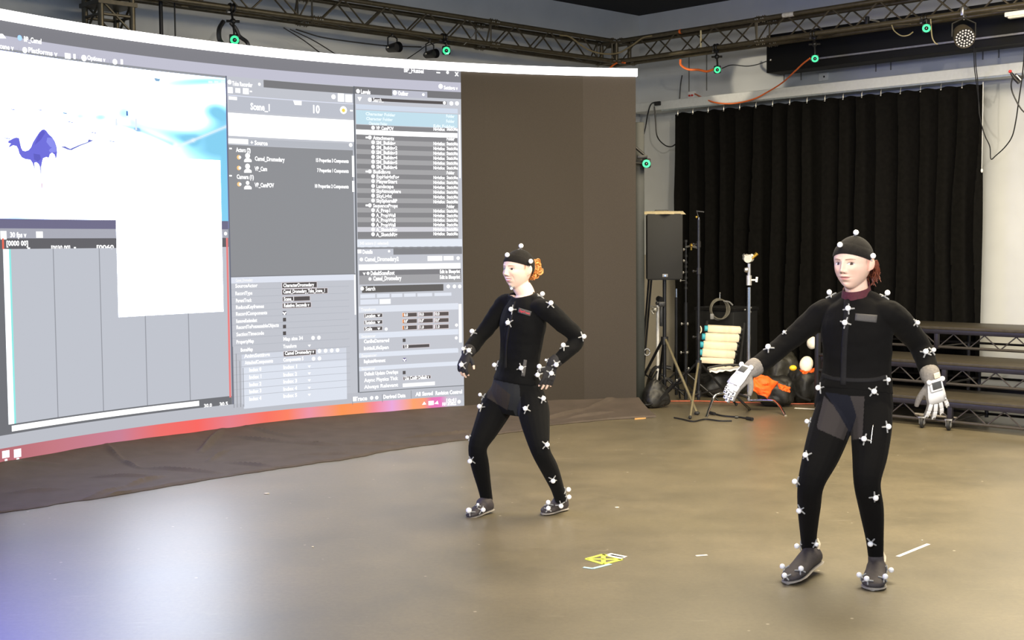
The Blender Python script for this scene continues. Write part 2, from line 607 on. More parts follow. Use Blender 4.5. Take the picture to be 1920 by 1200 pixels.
nu, nv = 260, 110
for i in range(nu):
    for j in range(nv):
        a = VTL + (VTR - VTL) * i / nu; b = VTL + (VTR - VTL) * (i + 1) / nu
        z1 = VT1 + (VT0 - VT1) * j / nv; z0 = VT1 + (VT0 - VT1) * (j + 1) / nv
        pic_faces.append(([(a, z1, 0.0024), (a, z0, 0.0024), (b, z0, 0.0024), (b, z1, 0.0024)], [view_colour(a, z1), view_colour(a, z0), view_colour(b, z0), view_colour(b, z1)]))
# road edge, kerbs and posts
for x, y, l in ((118, 211, 7), (125, 227, 11), (168, 247, 12), (202, 263, 13), (20, 204, 8), (71, 205, 8), (8, 258, 10)):
    POLY([(x, y), (x + l, y + l * 0.18), (x + l, y + l * 0.18 + 1.6), (x, y + 1.4)], (120, 132, 190), 4)
for x, y, h in ((216, 222, 14), (253, 222, 22), (236, 208, 9)):
    POLY([(x, y), (x + 3, y + 0.5), (x + 3.5, y + h), (x, y + h)], (235, 245, 255) if h > 10 else (90, 120, 190), 5, 1.0)
POLY([(288, 146), (300, 148), (298, 153), (291, 152)], (140, 180, 215), 4)
# long shadow on the sand
POLY([(113, 275), (121, 274), (131, 279), (147, 272), (164, 266), (165, 261), (175, 263.5), (166, 267.5), (150, 273.5), (134, 281.5), (127, 281)], (118, 124, 205), 4)
# the camel
camel = [(15, 264), (19, 262.5), (24, 259.5), (30, 257.8), (35, 259), (36.5, 266), (39, 277), (42, 282.5), (47, 283.5), (53, 281.5), (57.5, 276), (61, 267), (67, 257), (73, 248), (78, 243.3), (82, 242.5), (86, 245), (91, 252), (97, 257), (102, 265), (105.5, 275), (106.5, 286), (104.5, 300), (101.5, 290), (97, 286.5), (93, 289), (91, 296), (86, 294.5), (80, 297), (78, 305), (76, 317), (72, 308), (68, 304.5), (64, 305), (62.5, 313), (60, 305), (56, 299.5), (47, 298.5), (40, 295), (35.5, 288), (33, 279), (30, 274), (24, 272.5), (15, 277), (18, 271), (20, 269.5), (14.5, 268)]
POLY(camel, (112, 112, 224), 5)
POLY([(61, 300), (64, 305), (64.5, 318), (64, 323), (63, 313)], (150, 150, 205), 5)
POLY([(73, 308), (77.5, 308), (76, 330), (75.5, 330)], (190, 195, 235), 5)
POLY([(76.8, 343), (78.6, 344), (78.6, 353), (77, 352)], (220, 170, 185), 5)
POLY([(88, 258), (98, 258.5), (105, 276), (104, 285), (94, 286), (84, 276)], (142, 146, 244), 6)
POLY([(72, 252), (80, 244), (84, 249), (76, 262), (64, 272)], (96, 94, 206), 6)
POLY([(62, 288), (74, 290), (76, 298), (70, 303), (63, 299)], (96, 96, 200), 6)
for x in (390, 401, 414): R_(x, 151.5, x + 8, 156.5, (215, 238, 255), 5, 1.3)
R_(425, 148, 428, 428, (122, 128, 230), 4)

# white dialog box over the view
t0, z1 = on_led(213.5, 290.5); t1, _ = on_led(411.5, 291.5); _, z0 = on_led(217.5, 595)
t1b = on_led(418.5, 575)[0]; t1 = (t1 + t1b) / 2
q_arc(t0, t1, z0, z1, 7, (6.0, 6.5, 7.6))

# ------------------------------------------------------------------ time line under the view
ZB = LZ0 + 0.112; ZS = LZ0 + 0.205
t427 = on_led(429, 500)[0]
za = VT0; zb = on_led(425, 430)[1]; zc = on_led(425, 446)[1]; zd = on_led(425, 463)[1]
q_arc(TH_L, t427, zb, za, 2, L3((112, 110, 140)))
q_arc(TH_L, t427, zc, zb, 2, L3((172, 174, 186)))
q_arc(TH_L, t427, zd, zc, 2, L3((98, 98, 104)))
zt0 = on_led(373, 746)[1] - 0.012
q_arc(TH_L, t427, ZS, zd, 2, L3((112, 114, 120)))
tl = on_led(15, 600)[0]
q_arc(tl, t427, zt0, zd, 3, L3((193, 197, 207)))
for x in (103, 189, 272, 353): 
    t = on_led(x, 600)[0]; q_arc(t + 0.0006, t - 0.0006, zt0, zd, 4, L3((150, 153, 162)))
q_arc(tl + 0.004, tl - 0.0035, zt0, zd + 0.0, 4, (1.6, 1.75, 1.8)); q_arc(tl - 0.0035, tl - 0.006, zt0, zd, 4, L3((150, 240, 235)))
q_arc(tl + 0.005, tl + 0.0025, zd, zc, 4, L3((240, 110, 90)))
q_arc(t427 + 0.0035, t427 + 0.0008, ZS + 0.06, zc, 4, L3((238, 130, 130)))
q_arc(tl, on_led(373, 760)[0], ZS + 0.018, zt0 - 0.012, 4, (1.5, 1.5, 1.5))     # scroll bar
TXT(382, 761, '30.0', 6, wpx=397); TXT(411, 758, '30.5', 6, wpx=427)
R_(0, 433, 12, 449, W_, 3, 1.4); TXT(18, 440, '30 fps v', 8, wpx=49); R_(67, 434, 80, 446, W_, 3, 1.4)
TXT(11, 456, '[0000 00]', 8, wpx=52); TXT(95, 464.5, '[0030 00]', 7, wpx=131); TXT(180, 463.5, '[0060', 7, wpx=213)
R_(51, 464, 56, 469, W_, 3, 1.4); R_(138, 463, 142, 468, W_, 3, 1.4); DISC(422.5, 438, 3.5, W_, 4, 1.4)
# status band and task bar
q_arc(TH_L, t_r, ZB, ZS, 3, L3((190, 193, 202)))
stops = [(-300, (170, 100, 120)), (0, (184, 108, 116)), (90, (198, 120, 130)), (225, (204, 128, 150)), (300, (240, 112, 108)), (370, (252, 104, 98)), (430, (232, 128, 140)), (500, (252, 116, 100)), (540, (255, 130, 100)), (580, (240, 150, 170)), (640, (255, 150, 84)), (680, (255, 150, 96)), (700, (248, 140, 150)), (735, (238, 170, 222)), (775, (255, 166, 112)), (795, (255, 160, 120)), (810, (236, 120, 180)), (826, (240, 120, 196)), (840, (205, 200, 214)), (866, (196, 200, 208))]
for (xa, ca), (xb, cb) in zip(stops, stops[1:]):
    ta = TH_L if xa < 0 else on_led(xa, 800)[0]; tb = t_r if xb >= 866 else on_led(xb, 800)[0]
    q_arc(ta, tb, LZ0 + 0.002, ZB, 4, L3(ca), L3(cb))
R_(3, 846, 17, 857, W_, 6, 1.6); R_(25, 843, 39, 856, W_, 6, 1.6); R_(8, 861, 13, 863.5, W_, 6, 1.6); R_(30, 859, 35, 861.5, W_, 6, 1.6)
POLY([(791, 759), (795, 753), (799, 758)], W_, 6, 1.6); R_(803, 752, 813, 759, W_, 6, 1.6); POLY([(814, 757), (820, 751), (822, 758)], W_, 6, 1.6)
TXT(835, 750.5, '10:41', 5.5, wpx=855, lay=6); TXT(828, 757.5, '10/13/2022', 5.5, wpx=855, lay=7); DISC(860.5, 753, 4, W_, 6, 1.6)
R_(661, 744, 667, 752, W_, 5, 1.3); TXT(664, 748, 'Trace', 7, wpx=688, lay=6); DISC(696.5, 746, 4, W_, 6, 1.5); DISC(706, 745.5, 4, W_, 6, 1.5)
TXT(718, 744, 'Derived Data', 6.5, wpx=760, lay=6); TXT(779, 739, 'All Saved', 6.5, wpx=811, lay=6); TXT(816, 737, 'Revision Control', 6.5, wpx=866, lay=6)
for x, y in ((660, 753), (716, 748), (770, 741)): R_(x, y - 9, x + 1.2, y + 6, (140, 143, 150), 5)

# ------------------------------------------------------------------ middle panel
t_m0 = on_led(428.5, 400)[0]; t_m1 = on_led(666.5, 400)[0]
q_arc(t_m0, t_m1, ZS, ZT2, 2, L3((196, 199, 208)))
zh = on_led(666, 176)[1]
q_arc(on_led(494, 160)[0], t_m1, zh - 0.001, ZT2 - 0.004, 3, L3((122, 122, 126)))
DISC(430, 154, 4.5, W_, 4, 1.6); TXT(435, 156, 'Take Recorder', 7, wpx=473); DISC(486, 158, 3, W_, 4, 1.6)
R_(426.5, 163, 436, 175, W_, 4, 1.6); R_(441, 165, 450, 174.5, W_, 4, 1.6); R_(455, 165, 466, 177, W_, 4, 1.6); R_(468, 170, 472, 173, W_, 4, 1.6)
DISC(625, 181.5, 5, W_, 4, 1.5); R_(633, 175, 645, 191, W_, 4, 1.5); R_(647, 177, 660, 192, W_, 4, 1.5)
R_(427, 179, 666, 194.5, (225, 230, 248), 4); 
R_(428, 180.6, 666, 222, (191, 195, 206), 5); R_(428, 180.5, 444, 188, W_, 6, 1.2)
POLY([(549, 188.5), (565, 189.3), (565, 197.5), (552, 196.8)], W_, 6, 1.2)
TXT(469, 199, 'Scene_1', 11, wpx=505, lay=6); TXT(584, 204, '10', 13, wpx=599, lay=6)
DISC(643.5, 206.5, 8, W_, 6, 1.6); DISC(643.5, 207, 4, (250, 225, 90), 7); R_(656, 206, 661, 209, W_, 6, 1.5)
R_(427, 211, 665, 266, (250, 253, 255), 6, 1.7)
R_(427, 258, 665, 281, (184, 188, 197), 7); R_(427, 259, 465, 271, W_, 8, 1.05)
TXT(469, 267, '+ Source', 7, wpx=501, lay=8); DISC(657, 272, 4, W_, 8, 1.5)
z_l1 = on_led(666, 282)[1]; z_l0 = on_led(666, 513)[1]
q_arc(t_m0, t_m1 + 0.003, z_l0, z_l1, 8, L3((143, 145, 150)))
for y in (278.5, 329.5): R_(429, y - 1.5, 434, y + 1.5, W_, 9, 1.5)
TXT(442, 280.5, 'Actors (2)', 7, wpx=469, lay=9); TXT(443, 331, 'Camera (1)', 7, wpx=475, lay=9)
for x, y in ((447, 295), (447, 315), (447.5, 345.5)):
    DISC(x, y, 4.5, (255, 205, 140), 9, 1.1); DISC(x + 2, y, 3, W_, 10, 1.2)
for y in (292, 312, 343):
    DISC(463.5, y, 5.5 if y < 330 else 4, W_, 9, 1.5); POLY([(457, y + 12), (457, y + 8), (460, y + 5), (467, y + 5), (471, y + 8), (471, y + 12)], W_, 9, 1.5)
TXT(477, 297, 'Camel_Dromedary', 7, wpx=533, lay=9); TXT(477, 316, 'VP_Cam', 7, wpx=500, lay=9); TXT(477, 346.5, 'VP_CamPOV', 7, wpx=513, lay=9)
TXT(591, 300, '15 Properties 3 Components', 6, wpx=653, lay=9); TXT(594, 319, '7 Properties 1 Components', 6, wpx=653, lay=9); TXT(589, 348.5, '10 Properties 2 Components', 6, wpx=653, lay=9)
R_(659, 292, 664, 332, W_, 9, 1.2); R_(659.5, 339, 664, 360, W_, 9, 1.2)
# lower half of the middle panel
z_d1 = on_led(664, 514)[1]; 
q_arc(t_m0, t_m1 + 0.002, z_l0 - 0.006, z_l0 + 0.004, 11, L3((132, 134, 140)))
R_(430, 519, 663, 525, (226, 231, 244), 9); TXT(441, 525.5, 'Camel_Dromedary', 5, wpx=473, lay=10, k=1.0)
rows = [(536, 'SourceActor', 482, 'f'), (550, 'RecordType', 472, 'f'), (563.5, 'ParentTrack', 471, 'f'), (576, 'ReduceKeyframes', 494, 'f'), (588.5, 'RecordComponents', 500, 'c'), (602, 'RemoveRedundant', 481, 'b'), (613.5, 'RecordToPossessableObjects', 522, 'b'), (627, 'SectionTimecode', 494, 'b'), (641, 'PropertyMap', 475, ''), (656, 'BoneMap', 473, ''), (667.5, 'AnimSettings', 505, 'd'), (680, 'AttachedComponents', 511, ''), (693.5, 'Index 0', 489, 'v'), (707, 'Index 1', 489, 'v'), (721, 'Index 2', 489, 'v'), (734, 'Index 3', 489, 'v'), (748, 'Index 4', 489, 'v')]
xl = [440, 440, 441, 441, 441, 441.5, 442, 442, 442, 450, 457, 458, 466, 466, 466, 466, 466]
for (y, s, x1, kd), x0 in zip(rows, xl):
    TXT(x0, y, s, 6, wpx=x1, lay=14, k=1.3)
    if y < 740: 
        t, z = on_led(x0, y + 7.5); q_arc(t_m0 - 0.001, t_m1 + 0.012, z, z + 0.0035, 12, L3((180, 184, 193)))
R_(452, 665, 650, 740, (214, 219, 231), 10); R_(455, 690, 650, 748, (224, 230, 242), 11)
zlast = on_led(664, 741)[1]
for x in (436.5, 442.5, 449, 455):
    t = on_led(x, 700)[0]; q_arc(t + 0.0004, t - 0.0004, zlast - 0.01, on_led(450, 648 + (x - 436) * 2.2)[1], 13, L3((140, 142, 148)))
for x0, y0, x1, y1, s, xe in ((528, 530.5, 593, 538.5, 'CharacterDromedary', 588), (528, 543, 613, 549.5, 'Camel_Dromedary_Take_Scene_1', 608), (529, 557, 580, 563, 'Scene_1', 550), (529, 569, 582, 575.5, 'Relative Seconds v', 579), (531, 659.5, 591, 664, 'Camel Dromedary v', 588)):
    R_(x0 - 0.8, y0 - 0.8, x1 + 0.8, y1 + 0.8, (228, 218, 222), 13); R_(x0, y0, x1, y1, FIELD, 14)
    TXT(x0 + 2, (y0 + y1) / 2 + 0.5, s, 6, wpx=xe, lay=15, k=1.5)
R_(529, 583, 536, 590, (110, 108, 118), 13); TXT(529, 586.5, 'v', 7, wpx=536, lay=15)
for y in (596, 609, 621.5): R_(529.5, y, 535.5, y + 6.5, FIELD, 13)
for y, s, xe in ((635, 'Map size 34', 567), (649, 'Transform', 555), (674, 'Components 5', 568), (688, 'Index 1', 556), (702, 'Index 2', 556), (715, 'Index 3', 556), (729, 'Index 4', 556), (742, 'Index 5', 556)):
    TXT(530, y + 0.5, s, 6, wpx=xe, lay=14, k=1.3)
for y in (648, 687, 700, 713, 727, 740): POLY([(576, y - 1.5), (582, y - 2), (579, y + 2.5)], W_, 14, 1.2)
for x, y in ((586, 633.5), (597, 633), (598, 658), (609.5, 657.5), (621, 657), (632, 656.5), (587, 672.5), (598, 672)): DISC(x, y, 4.2, W_, 14, 1.3)
R_(663, 515, 667, 590, W_, 12, 1.2)
# divider to the right panel
q_arc(t_m1 + 0.0012, t_m1 - 0.0012, ZS, ZT2, 13, L3((104, 108, 116)))
q_arc(t_m0 + 0.001, t_m0 - 0.0008, ZS, ZT2, 13, L3((108, 112, 130)))

# ------------------------------------------------------------------ right panel
tp = t_m1 - 0.0014
q_arc(tp, t_r, ZS, ZT2, 2, L3((198, 201, 210)))
q_arc(tp, t_r, on_led(866, 186)[1], ZT2, 3, L3((118, 118, 122)))
R_(735, 168.5, 801, 184.5, (190, 192, 206), 4)
DISC(671, 171, 4.5, W_, 4, 1.6); TXT(676, 171.5, 'Levels', 7, wpx=694, lay=6); DISC(740, 174, 5, W_, 5, 1.6); TXT(746, 174.5, 'Outliner', 7, wpx=765, lay=6); DISC(793.5, 177.5, 3, W_, 5, 1.6)
POLY([(670, 182), (678, 182), (674, 190)], W_, 4, 1.6); DISC(693, 187, 4.5, W_, 5, 1.6)
R_(697, 183.5, 837, 196, FIELD, 4); TXT(699, 187, 'Search...', 7, wpx=719, lay=5, k=1.1); DISC(833, 193, 3.5, W_, 5, 1.6)
for x in (846, 856.5): DISC(x, 194, 4.5, W_, 5, 1.6)
# list of the outliner
t_list1 = on_led(858, 330)[0]
zl_top = on_led(700, 195.5)[1]
R_(667, 195, 858, 213, (212, 222, 238), 4)
R_(667, 206, 858, 240, (196, 226, 240), 5, 1.0)
for y, xa, xb in ((213, 685, 741), (222, 686, 736), (231, 691, 726)): TXT(xa, y, 'Character Folder', 5, wpx=xb, lay=6, k=1.15, c=(235, 248, 255))
for y in (217.5, 227, 236): TXT(836 if y < 230 else 812, y, 'Folder' if y < 230 else 'Edit Folder', 5, wpx=852, lay=6, k=1.15, c=(235, 248, 255))
z_a = on_led(760, 239)[1]; z_b = on_led(760, 447.5)[1]
q_arc(tp - 0.001, t_list1, z_b, z_a, 5, L3((137, 137, 140)))
rowh = on_led(760, 400)[1] - on_led(760, 408.93)[1]
names = ['VP_CamPOV', None, 'Attachments', 'SM_Buildng', 'SM_Buildng2', 'SM_Buildng3', 'SM_Buildng4', 'SM_Buildng5', 'SM_Buildng6', 'Buildings', 'ExpHeightFog', 'PlayerStart', 'Landscape', 'SkyAtmosphere', 'SkyLight', 'SkySphereBP', 'SequenceProps', 'A_Prop1', 'A_PropWall', 'A_PropWall', 'A_PropWall', 'A_SketchRig', 'A_SketchRig', 'A_SketchRig']
z = on_led(760, 242)[1]
ti = on_led(701, 330)[0]
for i, s in enumerate(names):
    zc_ = z - i * rowh
    if zc_ - rowh / 2 < z_b: 
        break
    bright = i % 2 == 1
    if s is None:
        q_arc(tp - 0.001, t_list1, zc_ - rowh * 0.5, zc_ + rowh * 0.5, 7, (1.6, 1.65, 1.65)); continue
    q_arc(tp - 0.001, t_list1, zc_ - rowh * 0.5, zc_ + rowh * 0.5, 6, L3((212, 212, 220)) if i == 21 else L3((166, 166, 169)) if bright else L3((134, 134, 138)))
    y = to_px(led_pt(ti, zc_))[1]
    fold = i in (2, 9, 16)
    x0 = 699 if fold else 705
    DISC(x0 - 6 if not fold else x0 - 6, y, 4.2, W_, 7, 1.5)
    if fold: R_(685, y - 1.5, 690, y + 1.8, W_, 7, 1.5)
    TXT(x0, y + 0.3, s, 6, wpx=x0 + 3.4 * len(s) + 2, lay=7, k=1.5)
    y2 = y + 2.2 * (1 if y < 380 else (420 - y) / 40 if y < 440 else -0.3)
    if not fold: TXT(812, y2, 'Nightfox', 5.5, wpx=834, lay=7, k=1.5)
    TXT(837, y2, 'Folder' if fold else 'StaticMe', 5.5, wpx=852 if fold else 858, lay=7, k=1.5)
R_(859.5, 215, 863.5, 334, W_, 7, 1.2)
R_(668, 449.5, 866, 462, (232, 238, 248), 7); TXT(674, 456, '345 actors (1 selected)', 5, wpx=728, lay=8, k=1.05)
R_(668, 463, 866, 478, (196, 199, 209), 7); R_(737, 465, 866, 476, (130, 131, 136), 8); R_(668, 464, 866, 465.2, (140, 142, 148), 8)
R_(670, 468, 677, 475, W_, 8, 1.5); TXT(679, 472, 'Details', 6.5, wpx=698, lay=8); DISC(729, 471, 2.6, W_, 8, 1.5)
DISC(677, 486.5, 4, W_, 8, 1.5); TXT(683, 486, 'Camel_Dromedary2', 7, wpx=747, lay=8); R_(801, 480, 829, 489, W_, 8, 1.1); R_(831, 480, 850, 488, W_, 8, 1.1); DISC(858.5, 484, 4, W_, 8, 1.5)
R_(672, 496, 863, 503.5, (252, 253, 255), 8, 1.3)
R_(673, 507, 864, 516, (128, 128, 133), 8); R_(673, 517, 865, 529, (164, 164, 168), 9)
TXT(680, 512, 'v', 6, wpx=685, lay=9); DISC(689.5, 512.5, 3.5, W_, 9, 1.4); TXT(694, 512, 'DefaultSceneRoot', 7, wpx=739, lay=11); TXT(824, 509, 'Edit in Blueprint', 6, wpx=862, lay=11)
DISC(693, 523, 3.5, W_, 11, 1.5); TXT(699, 522, 'Camel_Dromedary', 7, wpx=752, lay=11); TXT(824, 519.5, 'Edit in Blueprint', 6, wpx=862, lay=11)
R_(678, 536.5, 831, 545, (96, 94, 94), 8); DISC(678.5, 541, 4, W_, 10, 1.6); TXT(685, 541, 'Search', 7, wpx=703, lay=9, k=1.2)
for x in (840, 851.5, 861.5): DISC(x, 537, 4, W_, 9, 1.6)
for x0, x1 in ((675, 703), (706, 730), (733, 754), (757, 779), (782, 810), (814, 846)): R_(x0, 552 - (x0 - 675) * 0.02, x1, 558.5 - (x0 - 675) * 0.03, (230, 235, 246), 8)
R_(675, 562, 709, 570, (228, 233, 245), 8); R_(711, 561, 732, 569.5, (246, 250, 255), 8, 1.2)
R_(672, 574.5, 859, 580, (228, 233, 244), 8); TXT(676, 580.5, 'Transform', 5, wpx=704, lay=9, k=1.0)
for y, s in ((592, 'Location'), (604.5, 'Rotation'), (616.5, 'Scale')):
    R_(681.5, y - 3.6, 717, y + 2.8, (228, 224, 226), 9); R_(682.5, y - 2.8, 716, y + 2, FIELD, 10)
    TXT(684, y, s, 5.5, wpx=703 if s != 'Scale' else 697, lay=11, k=1.5); POLY([(706.5, y - 2), (712.5, y - 2.4), (709.5, y + 2)], W_, 11, 1.5)
for r_, y in enumerate((590.5, 602.5, 614.5)):
    for q, x in enumerate((754, 784, 813.5)):
        yy = y - q * 0.9
        R_(x - 0.6, yy - 4.4, x + 27.6, yy + 3.6, (226, 214, 216), 9)
        R_(x, yy - 3.4, x + 27, yy + 2.6, (88, 80, 80), 10); R_(x, yy - 3.6, x + 2.4, yy + 3, (255, 170, 110) if q == 0 else (240, 232, 236), 11)
        TXT(x + 3, yy - 0.3, ('0.0', '0.0°', '1.0')[r_], 5, wpx=x + 10, lay=11, k=1.5)
DISC(723.5, 617, 3.5, W_, 9, 1.3); DISC(855.5, 609.5, 3.5, W_, 9, 1.3); DISC(855, 633.5, 3.5, W_, 9, 1.3)
for y0, y1, xa in ((627, 626.5, 704), (663.5, 661, 706), (688, 685, 703)):
    R_(672.5, y0, 859, y1, (228, 234, 246), 8); TXT(677, y0 + 3.5, 'Sequencer', 5, wpx=xa, lay=9, k=1.0)
R_(672.5, 625, 859, 627, (228, 234, 246), 8); R_(673, 662, 858, 661, (228, 234, 246), 8)
for y, s, xe in ((640, 'CanBeDamaged', 729), (653, 'InitialLifeSpan', 728), (677.5, 'ReplicateMovement', 722), (701, 'Default Update Overlaps', 746), (713, 'Async Physics Tick', 746), (725.5, 'Always Relevant', 746)):
    TXT(681.5 if y < 690 else 682.5, y, s, 6, wpx=xe, lay=9, k=1.4)
for y in (635, 695.5): R_(754.5, y, 760, y + 6, FIELD, 9)
R_(755, 671, 761, 677, (110, 104, 150), 9); TXT(755, 674, 'v', 6, wpx=761, lay=10)
R_(754, 646.5, 805.5, 651, (228, 218, 222), 9); R_(755, 647.3, 804.5, 650.5, FIELD, 10); TXT(757, 649.5, '1.0', 5.5, wpx=765, lay=11, k=1.5)
R_(755, 706.5, 807.5, 709.5, (228, 218, 222), 9); R_(756, 707, 806.5, 709, FIELD, 10); TXT(758, 709, 'Use Config Default v', 6, wpx=804, lay=11, k=1.5)
R_(754.5, 719, 815, 722, W_, 9, 1.1)
R_(859.5, 570, 865.5, 642, W_, 9, 1.2)
q_arc(tp, t_r, ZS - 0.003, ZS + 0.004, 9, L3((120, 124, 130)))

pb = BM()
cl = pb.loops.layers.float_color.new('picture_colour')
for P, C in pic_faces:
    vs = [pb.verts.new(led_pt(*p)) for p in P]
    try:
        f = pb.faces.new(vs)
    except ValueError:
        continue
    for l, c in zip(f.loops, C):
        l[cl] = (c[0], c[1], c[2], 1)
m_pic = bpy.data.materials.new('screen_picture'); m_pic.use_nodes = True
nt = m_pic.node_tree; bs = nt.nodes['Principled BSDF']
bs.inputs['Base Color'].default_value = (0.01, 0.01, 0.01, 1); bs.inputs['Roughness'].default_value = 0.8; bs.inputs['Specular IOR Level'].default_value = 0.1
va = nt.nodes.new('ShaderNodeVertexColor'); va.layer_name = 'picture_colour'
nt.links.new(va.outputs['Color'], bs.inputs['Emission Color']); bs.inputs['Emission Strength'].default_value = 0.97
po = obj('picture', pb, m_pic, led, smooth=False)
po['label'] = 'glowing editing program with a purple camel and a white dialog box'

# ------------------------------------------------------------------ loose black skirt in front of the screen
edge_px = [(-160, 992), (0, 961.5), (165, 937), (280, 918), (406, 897), (552, 874), (640, 862), (770, 839), (870, 825), (970, 809), (1031, 797), (1100, 790), (1190, 784)]
edge = [on_z(x, y, 0.004) for x, y in edge_px]
eth = []
for p in edge:
    v = p - LC; eth.append((math.atan2(v.y, v.x), LR - Vector((v.x, v.y, 0)).length))
eth.sort()
def edge_off(t):
    if t <= eth[0][0]: return eth[0][1]
    for (a, ra), (b, rb) in zip(eth, eth[1:]):
        if a <= t <= b: return ra + (rb - ra) * (t - a) / (b - a)
    return eth[-1][1]
from mathutils import noise as mnoise
def sk_uv(px, py):
    p = on_z(px, py, 0.03); v = p - LC; return Vector((math.atan2(v.y, v.x) * LR, LR - Vector((v.x, v.y, 0)).length))
creases = []
for line, hh_, ww in ((((195, 851), (230, 866), (260, 878), (414, 882)), .030, .035), (((172, 895), (299, 891)), .025, .03), (((150, 932), (230, 912), (306, 891)), .035, .03), (((205, 922), (245, 917)), .04, .025), (((375, 850), (425, 817)), .05, .04), (((390, 865), (430, 845)), .03, .03), (((421, 866), (536, 872)), .030, .025), (((445, 826), (540, 832), (636, 834)), .035, .03), (((450, 815), (556, 822)), .03, .03), (((640, 832), (774, 830)), .03, .03), (((560, 850), (690, 846)), .02, .03), (((755, 820), (947, 803)), .03, .03), (((1010, 788), (1100, 772), (1184, 757)), .04, .03), (((1060, 784), (1150, 774)), .03, .025), (((973, 803), (1027, 788)), .04, .025), (((20, 925), (120, 915)), .025, .04), (((-20, 890), (110, 880)), .02, .05), (((300, 905), (400, 889)), .02, .02)):
    Q = [sk_uv(*p) for p in line]
    for q0, q1 in zip(Q, Q[1:]): creases.append((q0, q1, hh_, ww))
bm = BM(); rows = []
NU, NV = 420, 92
for i in range(NU + 1):
    t = TH_R - 0.004 + (math.radians(166) - TH_R) * i / NU
    e = edge_off(t) + 0.035 * mnoise.noise(Vector((t * 23, 1.7, 0))) + 0.012 * mnoise.noise(Vector((t * 90, 5.7, 0)))
    row = []
    for j in range(NV + 1):
        v = j / NV
        off = -0.02 + (e + 0.02) * v ** 1.25
        s = t * LR
        zz = 0.115 * math.exp(-off * 2.6) if off > 0 else 0.115
        zz = max(zz, 0.012 + 0.05 * (1 - v))
        rid = 0.0
        P2 = Vector((s, off))
        for (q0, q1, hh_, ww) in creases:
            dq = q1 - q0; L2 = dq.length_squared
            u_ = (P2 - q0).dot(dq) / L2
            if -0.15 < u_ < 1.15:
                uc = max(0.0, min(1.0, u_)); dd = (P2 - (q0 + dq * uc)).length
                if dd < 2 * ww: rid += 0.85 * hh_ * math.exp(-(dd / (0.6 * ww)) ** 2) * math.sin(PI * min(1, max(0, (uc * 0.84 + 0.08))))
        k = min(1, v * 6) * min(1, (1 - v) * 10 + 0.2)
        zz += rid * k + 0.010 * mnoise.noise(Vector((s * 1.1, off * 1.5, 9))) + 0.004 * mnoise.noise(Vector((s * 4, off * 5, 3)))
        if j == NV: zz = 0.003
        # pinched dark gap under the screen
        row.append(bm.verts.new(led_pt(t, max(zz, 0.003), off)))
    rows.append(row)
for a, b in zip(rows, rows[1:]):
    for j in range(NV):
        bm.faces.new((a[j], a[j + 1], b[j + 1], b[j]))
sk = obj('fabric_skirt', bm, pm('brown_black_fabric', (76, 66, 58), 0.8, 0, 0.12, 8, 0.15, 60), smooth=True)
tag(sk, 'crumpled dark fabric skirt lying on the floor below the curved screen', 'fabric')
# ================================================================== trusses, hung gear, curtain
TZ0, TZ1, TS, TR = 3.82, 4.06, 0.24, 0.025
TC = Vector((1.285, 15.66, 0))          # inner (stage side) corner of the two trusses
PXT = pm('alu_sticker', (215, 212, 200), 0.5)


def truss_run(name, label, start, d, n_out, length, pitch=0.55, phase=0):
    t = thing(name, label, 'truss', start + UP * TZ0, 'overhead lighting trusses')
    for off in (0, TS):
        for z in (TZ0, TZ1):
            bm = BM(); tube(bm, [start + n_out * off + UP * z, start + n_out * off + d * length + UP * z], TR, 12)
            obj('chord', bm, M['truss'], t)
    def lace(name, f, shift=0.0, pitch=pitch):
        bm = BM(); k = 0; x = 0.05 + shift; q = [f(0.05, 0)] if shift else []
        while x < length - 0.05:
            q.append(f(x, k % 2)); x += pitch / 2; k += 1
        q.append(f(length - 0.05, k % 2)); q.append(f(length - 0.05, (k + 1) % 2))
        for a, b in zip(q, q[1:]):
            tube(bm, [a, b], 0.0095, 6, False)
        bmesh.ops.remove_doubles(bm, verts=bm.verts, dist=0.0)
        obj(name, bm, M['truss_dark'], t)
    P = lambda off, z, x: start + n_out * off + d * x + UP * z
    lace('lattice', lambda x, a: P(0, TZ0 if a == 0 else TZ1, x))
    lace('lattice', lambda x, a: P(TS, TZ0 if a == 0 else TZ1, x), 0.10)
    lace('lattice', lambda x, a: P(0 if a == 0 else TS, TZ0, x), 0.0, 1.1)
    for x in (0.0, length):
        for off in (0, TS):
            for z in (TZ0, TZ1):
                bm = BM(); q = P(off, z, x); s = 1 if x == 0 else -1
                tube(bm, [q, q + d * s * 0.07], 0.030, 12)
                for e in (0.025, 0.05):
                    tube(bm, [q + d * s * e - UP * 0.038, q + d * s * e + UP * 0.038], 0.006, 6)
                cpl = obj('coupler', bm, M['truss'], t)
                bm = BM()
                for e in (0.025, 0.05): ball(bm, q + d * s * e - n_out * 0.031 + UP * 0.0, 0.008, 8, 6)
                obj('bolt', bm, M['steel'], cpl)
    return t


